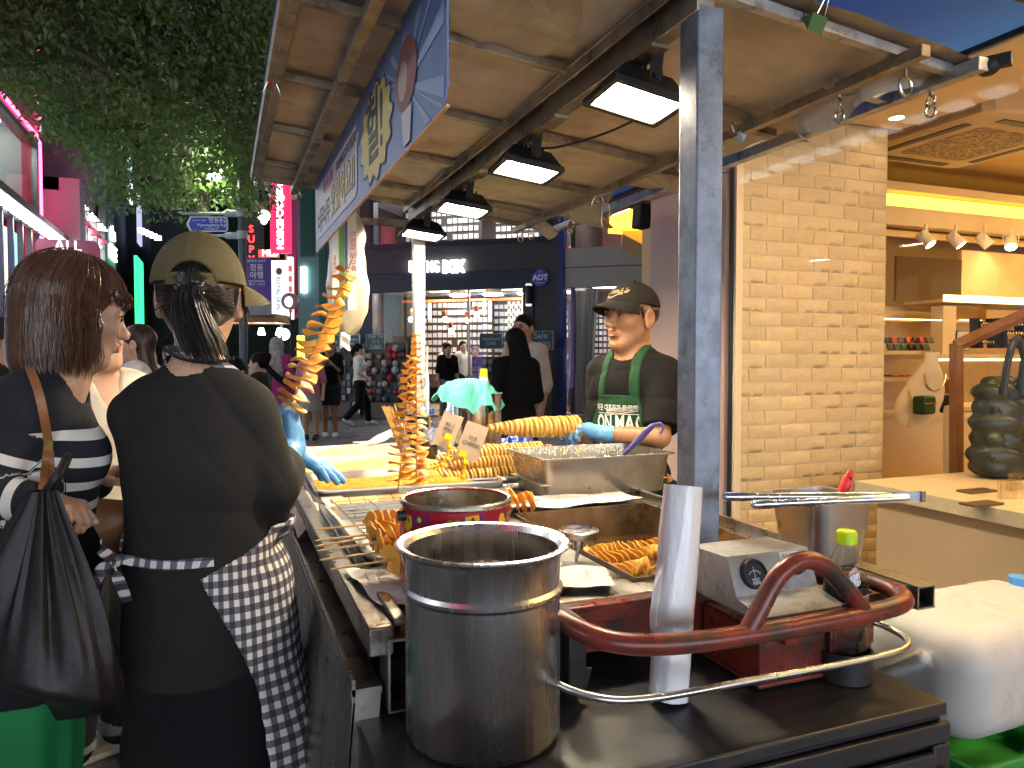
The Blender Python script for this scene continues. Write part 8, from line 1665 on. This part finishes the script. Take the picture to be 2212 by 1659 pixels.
for i, (u, d, rz, Hh, hr, c, lb) in enumerate(((1000, 18.2, 200, 1.80, 'short', WT_, 'man in white shirt inside the dark shop'), (1027, 18.6, 150, 1.66, 'mid', cloth('beige_top', (.45, .38, .3)), 'woman with light brown hair in beige inside the dark shop'), (962, 19.0, 20, 1.78, 'short', cloth('pink_tee2', (.5, .38, .38)), 'person in pale tee at the back of the dark shop'))): passer(lb, u, d, G(rz), Hh, hr, c, BLACKD, h=.018, fem=(hr == 'mid'), cat_group='people inside the dark shop', hcol=mat('light_brown_hair', (.16, .09, .05), .5) if i == 1 else None)
# ================================================================== goods inside the lit shop
def shopitem(name, lab, cat, u, v, d, group=None): return thing(name, lab, cat, PD(u, v, d), 0, group)
px = lambda n, d: n*d/1600
# quilted tote on the table
tz = .785; base = PD(2168, 1024, 3.55); t = thing('quilted_tote', 'big dark green quilted puffer tote with thick handles on the display table', 'bag', (base.x, base.y, tz))
s_ = SDF((-.30, -.22, -.02), (.30, .22, .52), .009); s_.ell((0, 0, .10), (.20, .12, .13), .05); s_.ell((0, 0, .26), (.19, .11, .15), .05); s_.cap((-.10, 0, .40), (.12, 0, .40), .075, .075, .05); s_.above(0)
def puff(d, X, Y, Z):
    u = X*2+Y*2.2; i = np.floor(Z/.075); a = (u/.13+.5*(i % 2)) % 1-.5; b_ = (Z/.075) % 1-.5; return d-.018*np.cos(a*math.pi)*np.cos(b_*math.pi)+.008
s_.fn(puff); s_.fn(lambda d, X, Y, Z: d+.003*fbm(X, Y, Z, 2, 5, 45)); s_.build('body', mat('dark_puffer', (.022, .032, .030), .32, bump=.25, bs=40, var=.3, vs=7), t)
for x in (-.06, .05):
    q = MB(); q.tube(smooth_path([(x-.07, -.08, .40), (x-.055, -.09, .56), (x, -.09, .66), (x+.055, -.09, .56), (x+.07, -.08, .40)], 6), .016, 8); q.build('handle', mat('dark_puffer', (.022, .032, .03)), t)
t = thing('slanted_display', 'brown wooden slanted display frame behind the quilted tote', 'frame', PD(2068, 1040, 3.9)); o = t.location; w_ = lambda u, v, d=3.9: PD(u, v, d)-o
q = MB(); q.bar(w_(2066, 1040), w_(2066, 742), .05, .05, (1, 0, 0)); q.bar(w_(2064, 748), w_(2300, 640), .05, .05, (1, 0, 0)); q.build('beam', WOODD, t, bevel=.004)
t = thing('cream_display', 'cream rounded wooden display frame beside the brown one', 'frame', PD(2048, 1040, 4.0)); o = t.location; w_ = lambda u, v, d=4.0: PD(u, v, d)-o
q = MB(); q.tube(smooth_path([w_(2050, 1080), w_(2050, 900), w_(2056, 884), w_(2070, 880), w_(2130, 880)], 5), .028, 8); q.build('frame', CREAM, t)
NB = mat('cream_bust', (.72, .62, .46), .6)
for u0, v0, hh, lb in ((1952, 918, 105, 'small cream necklace bust partly behind the brick wall'), (1978, 926, 165, 'tall cream necklace bust with fine chain on the curved counter')):
    d = 4.6; t = shopitem('necklace_bust', lb, 'display bust', u0, v0, d, 'necklace busts'); k = px(hh, d)
    q = MB(); rs = []
    for i in range(9): f = i/8; wd = k*(.10+.20*math.sin(min(1, f*1.15)*math.pi)**.8*(1-.3*f)); c = rt*k*.20*f+Vector((0, 0, k*f)); rs.append([c+rt*wd*math.cos(a)+fwh*wd*.45*math.sin(a) for a in np.linspace(0, 2*math.pi, 16, endpoint=False)])
    q.rings(rs); q.build('bust', NB, t)
    q = MB(); cc_ = [rt*(k*.16+k*.14*math.cos(a))+Vector((0, 0, k*.72+k*.22*math.sin(a)))-fwh*k*.14 for a in np.linspace(math.pi, 2*math.pi, 14)]; q.tube(cc_, k*.008, 5); q.build('necklace', MATS['gold_buckle'], t)
def case(u0, v0, u1, v1, d, m, lb):
    a, c = PD(u0, v1, d), PD(u1, v0, d); t = thing('jewellery_case', lb, 'box', (a+c)/2, .15, 'jewellery cases'); w, h_ = (c-a).dot(rt), c.z-a.z; q = MB(); q.box((0, 0, 0), (w, w*.7, h_)); q.build('case', m, t, bevel=w*.14, seg=3); q = MB(); q.box((0, -w*.35, h_*.12), (w*.98, .004, h_*.05)); q.box((w*.25, -w*.36, 0), (w*.12, .008, h_*.22)); q.build('zip', MATS['gold_buckle'], t)
case(1975, 855, 2018, 895, 4.5, mat('green_leather', (.012, .06, .022), .35), 'dark green jewellery case on the curved counter'); case(2033, 852, 2078, 893, 4.6, mat('black_leather', (.015, .014, .013), .35), 'black jewellery case on the curved counter'); case(2028, 818, 2072, 850, 4.75, mat('cognac_leather', (.35, .11, .02), .4), 'cognac brown jewellery case on the shelf'); case(2058, 768, 2078, 812, 4.7, mat('khaki_leather', (.30, .25, .11), .5), 'khaki bag standing on the lit shelf')
rr = random.Random(4); wal = [(.03, .03, .035), (.05, .07, .075), (.60, .12, .03), (.03, .025, .02), (.09, .11, .12), (.02, .02, .02), (.5, .06, .05), (.02, .10, .05)]
for i in range(13):
    row = i % 2; u = 1918+ (i//2)*15+7*row; v = 757 if row else 742; c = wal[(i*3) % 8]; d = 5.0+.08*(1-row); ordw = ['first', 'second', 'third', 'fourth', 'fifth', 'sixth', 'seventh'][i//2]; cn = ['charcoal', 'slate', 'orange', 'dark brown', 'grey blue', 'black', 'red', 'green'][(i*3) % 8]; t = thing('wallet', '%s wallet, %s from the brick wall, %s row of upper shelf' % (cn, ordw, 'front' if row else 'back'), 'wallet', PD(u, v-7, d), 0, 'wallets on the upper shelf'); q = MB(); q.box((0, 0, 0), (.06, .012, .045), (-.4, 0, rr.uniform(-.2, .2))); q.build('wallet', mat('wallet_%d' % ((i*3) % 8), c, .4), t, bevel=.003)
for i in range(6): t = thing('wallet', 'flat wallet lying %s from the brick wall on the lower shelf' % ['first', 'second', 'third', 'fourth', 'fifth', 'sixth'][i], 'wallet', PD(1916+i*16, 811, 5.0), 0, 'wallets on the lower shelf'); q = MB(); q.box((0, 0, 0), (.055, .04, .012), (0, 0, rr.uniform(-.4, .4))); q.build('wallet', MATS['wallet_%d' % (i % 2*2 if i % 2 else (i*3) % 8)] if 'wallet_%d' % (i % 2*2 if i % 2 else (i*3) % 8) in MATS else MATS['wallet_0'], t, bevel=.002)
for k, (u0, u1) in enumerate(((2098, 2148), (2150, 2212))):
    d = 4.3; t = shopitem('ring_stand', ('black ring stand nearer the brick wall', 'black ring stand at the frame edge')[k], 'stand', (u0+u1)/2, 752, d, 'ring stands on the shelf'); w, hh = px(u1-u0, d), px(64, d); q = MB()
    for s in (-1, 1): q.prism([(s*w/2-.02, -.04, 0), (s*w/2+.02, -.04, 0), (s*w/2+.012, -.02, hh), (s*w/2-.012, -.02, hh)], (0, .05, 0))
    for j in range(3): q.box((0, -.02, hh*(.25+.3*j)), (w, .014, .014))
    q.build('frame', BLACKM, t); q = MB()
    for j in range(3):
        for i in range(7): q.ball((-w/2+.02+i*w/7.5, -.035, hh*(.25+.3*j)-.010), (.006, .004, .012), 6, 4)
    o = q.build('rings', MATS['gold_buckle'], t); o['kind'] = 'stuff'
t = shopitem('price_stand', 'small leaning white price card in black frame reading silver 925', 'card', 2078, 736, 4.2); q = MB(); q.box((0, 0, 0), (.075, .008, .115), (.1, .0, -YAW)); q.build('frame', BLACKM, t); q = MB(); q.box(-fwh*.006, (.066, .003, .105), (.1, 0, -YAW)); q.build('card', mat('warm_card', (.7, .62, .5), .6), t); text('lettering', 'Silver 925', .015, INK, t.location-fwh*.011+Vector((0, 0, .006)), rt, (0, 0, 1), t, .0003)
for k, (u, v) in enumerate(((2185, 1080), (2205, 1062))):
    t = thing('acrylic_stand', ('clear acrylic stand at the table front', 'clear acrylic stand further back on the table')[k], 'stand', PZ(u, v, tz), -.2, 'acrylic stands on the table'); q = MB(); q.tube(smooth_path([(-.05, 0, .002), (-.05, 0, .07), (-.045, 0, .078), (.045, 0, .078), (.05, 0, .07), (.05, 0, .002)], 3), .004, 6); q.box((0, .02, .04), (.095, .003, .07)); q.build('stand', glassmat('acrylic', (.9, .88, .82), .1), t)
for k, (u, v) in enumerate(((2110, 1062), (2120, 1090))):  # dark slabs laid on the table as painted shadows
    t = thing('painted_shadow', ('flat dark slab painted as a shadow on the table, farther one', 'flat dark slab painted as a shadow on the table, nearer one')[k], 'shadow_slab', PZ(u, v, tz+.001), 0, 'painted shadows on the table'); q = MB(); q.box((0, 0, .004), (.16, .07, .008)); q.build('shadow_slab', mat('shadow_tone', (.10, .065, .035), .5), t, bevel=.002)
# ================================================================== details on the far shops
t = thing('security_sign', 'blue octagonal security sign on the dark facade', 'sign', FP.hit(1168, 600, -.03)); o = t.location; R8 = .20
q = MB(); q.prism([FP.ex*R8*math.cos(math.pi/8+k*math.pi/4)+Vector((0, 0, R8*math.sin(math.pi/8+k*math.pi/4))) for k in range(8)], -FP.n*.03); q.build('board', mat('security_blue', (.06, .08, .50), .4), t)
text('lettering', 'ADT', .17, PRINTW, o-FP.n*.04+Vector((0, 0, .0)), FP.ex, (0, 0, 1), t, .003, bold=.006); text('lettering', 'SECURITY', .045, PRINTW, o-FP.n*.04+Vector((0, 0, -.12)), FP.ex, (0, 0, 1), t, .003); text('lettering', '24h', .045, PRINTW, o-FP.n*.04+Vector((0, 0, .13)), FP.ex, (0, 0, 1), t, .003)
t = thing('wall_lamp', 'long black capsule wall lamp with pale ends beside the shop entrance', 'lamp', FP.hit(1142, 637, -.12)); q = MB(); q.cyl((0, 0, -.20), (0, 0, .20), .07, n=14); q.build('tube', BLACKM, t)
for s in (-1, 1): q = MB(); q.cyl((0, 0, s*.20), (0, 0, s*.245), .075, .06, n=14); q.build('end_cap', mat('pale_cap', (.5, .5, .48), .4, emit=(1, .95, .85), es=.3), t)
def smallboard(u, v, w, h_, lab, body, d=-.6):
    p = FP.hit(u, v, d); t = thing('price_board', lab, 'sign', p, 0, 'small teal price boards'); q = MB(); c = [(-w/2, -h_/2), (w/2, -h_/2), (w/2, h_/2), (-w/2, h_/2)]; q.prism([FP.ex*x+Vector((0, 0, z)) for x, z in c], FP.n*.03); q.build('board', mat('teal_board', (.055, .10, .13), .5), t); q = MB(); q.frame((0, 0, 0), w, h_, .015, .05, FP.ex); q.build('frame', mat('pale_teal', (.3, .38, .4), .5), t); text('lettering', body, .085, mat('chalk_text', (.5, .55, .56), .6), p-FP.n*.012, FP.ex, (0, 0, 1), t, .003, fit=w*.75)
smallboard(757, 738, .48, .32, 'teal price board left of the hair tie rack', 'Scrunchie\n2,000'); smallboard(812, 738, .48, .34, 'teal price board above the hair tie rack', 'Hair tie\n1+1\n3,000'); smallboard(1061, 737, .52, .34, 'teal price board in the middle of the shop entrance', 'Headband\n5,000'); smallboard(1168, 735, .56, .40, 'teal price board on the right of the entrance', 'Sale\n3,000'); smallboard(718, 738, .40, .32, 'teal price board at the far left of the shop', 'New')
rr = random.Random(12)
def rack(name, lab, u, w, z0, z1, cols, d=-.55, balls=False, n=None):
    p = FP.hit(u, 880, d); t = thing(name, lab, 'display rack', (p.x, p.y, 0), 0, 'display racks in front of the shop'); q = MB(); q.box((0, 0, z0/2), (w*.8, .4, z0), FP.R()); q.build('base', mat('rack_base', (.12, .10, .09), .6), t); q = MB(); q.box((0, .0, (z0+z1)/2), (w, .06, z1-z0), FP.R()); q.build('panel', mat('rack_dark', (.05, .05, .055), .5), t)
    for ci, c in enumerate(cols):
        q = MB(); nz = int((z1-z0)/.16)
        for j in range(nz):
            for i in range(int(w/.13)):
                if rr.randrange(len(cols)) != ci: continue
                x = -w/2+.08+.13*i; z = z0+.1+.16*j; pp_ = FP.ex*x-FP.n*.09+Vector((0, 0, z))
                if balls: q.ball(pp_+Vector((0, 0, rr.uniform(-.02, .02))), rr.uniform(.06, .095), 8, 5)
                else: q.box(pp_, (.09, .03, .12), FP.R())
        if q.v: o = q.build('goods', mat('goods_%02d%02d%02d' % tuple(int(99*k) for k in c), c, .6, var=.3, vs=14), t); o['kind'] = 'stuff'
rack('hair_tie_rack', 'tall rack packed with fluffy hair ties beside the ponytail woman', 832, 1.1, .35, 1.72, [(.45, .45, .46), (.08, .06, .06), (.30, .18, .18), (.5, .40, .35), (.12, .13, .2), (.4, .03, .04), (.03, .03, .03)], balls=True)
rack('earring_rack', 'rack of carded earrings at the left end of the dark shop', 735, .9, .35, 1.7, [(.5, .5, .52), (.15, .15, .17), (.35, .30, .3)])
rack('card_rack', 'rack of bagged accessories at the right of the shop entrance', 1166, .5, .15, 1.45, [(.5, .5, .5), (.42, .38, .34), (.35, .33, .36)])
rack('clear_rack', 'rack of small clear packets in the middle of the entrance', 1060, .9, .7, 1.4, [(.5, .5, .5), (.45, .42, .42)], d=.3)
# added dark backdrop blocks that hide the brightened sky at the street's far end
for i, (u0, u1, v0, d, c) in enumerate(((330, 420, 300, 34, (.03, .03, .036)), (415, 480, 420, 38, (.024, .024, .03)), (478, 600, 330, 36, (.022, .022, .026)), (600, 720, 200, 30, (.03, .035, .04)), (690, 1000, 60, 29, (.045, .042, .046)), (240, 345, 60, 36, (.02, .022, .03)))):
    a, c_ = PD(u0, 775, d), PD(u1, 775, d); zt_ = PD((u0+u1)/2, v0, d).z; t = thing('backdrop_block', ('dark backdrop block hiding the sky beyond the olive cap', 'lowest dark backdrop block, hiding the sky beside the sign pole', 'dark backdrop block hiding the sky behind the red neon letters', 'tall dark backdrop block hiding the sky above the teal building', 'very tall dark backdrop block hiding the sky behind the dark shop', 'dark backdrop block hiding the sky behind the mauve tower')[i], 'building', ((a.x+c_.x)/2, (a.y+c_.y)/2, 0), -YAW, 'backdrop blocks hiding the sky'); w = (c_-a).length; q = MB(); q.box((0, 2, zt_/2), (w, 4, zt_)); q.build('wall', mat('backdrop_block_%d' % i, c, .7), t)
    rr = random.Random(i); q = MB()
    for k in range(int(w*1.5)):
        q.box((rr.uniform(-w/2+.5, w/2-.5), -.03, rr.uniform(3, max(3.5, zt_-1))), (.7, .06, 1.0))
    o = q.build('window', mat('far_window', (.02, .02, .025), .2, emit=(1, .8, .55), es=.05), t); o['kind'] = 'stuff'

# ================================================================== added lit shop, unseen behind the viewpoint, for fill light and steel reflections
t = thing('added_fill_shop', 'added lit shop front, unseen behind the viewpoint, with tall cool white windows', 'shop', (1.5, -7.5, 0))
q = MB(); q.box((0, .2, 3.9), (13, .4, 2.0)); q.box((0, .2, .25), (13, .4, .5)); 
for i in range(6): q.box((-6.5+2.6*i, .2, 1.7), (.5, .4, 2.4))
q.build('facade', mat('corner_facade', (.30, .30, .32), .6), t)
for i in range(5): q = MB(); q.box((-5.2+2.6*i, .1, 1.7), (2.1, .04, 2.4)); q.build('window_pane', emat('fill_window', (.80, .88, 1.0), 2.6), t)
q = MB(); q.box((0, .42, 3.35), (10, .12, .6)); q.build('sign_band', emat('fill_sign', (1, .92, .8), 1.2), t)
for i in range(4): q = MB(); q.box((-4+2.7*i, .1, 4.2), (1.5, .6, .9)); q.build('upper_window', mat('corner_upper', (.05, .05, .06), .2), t)
bpy.context.view_layer.update()
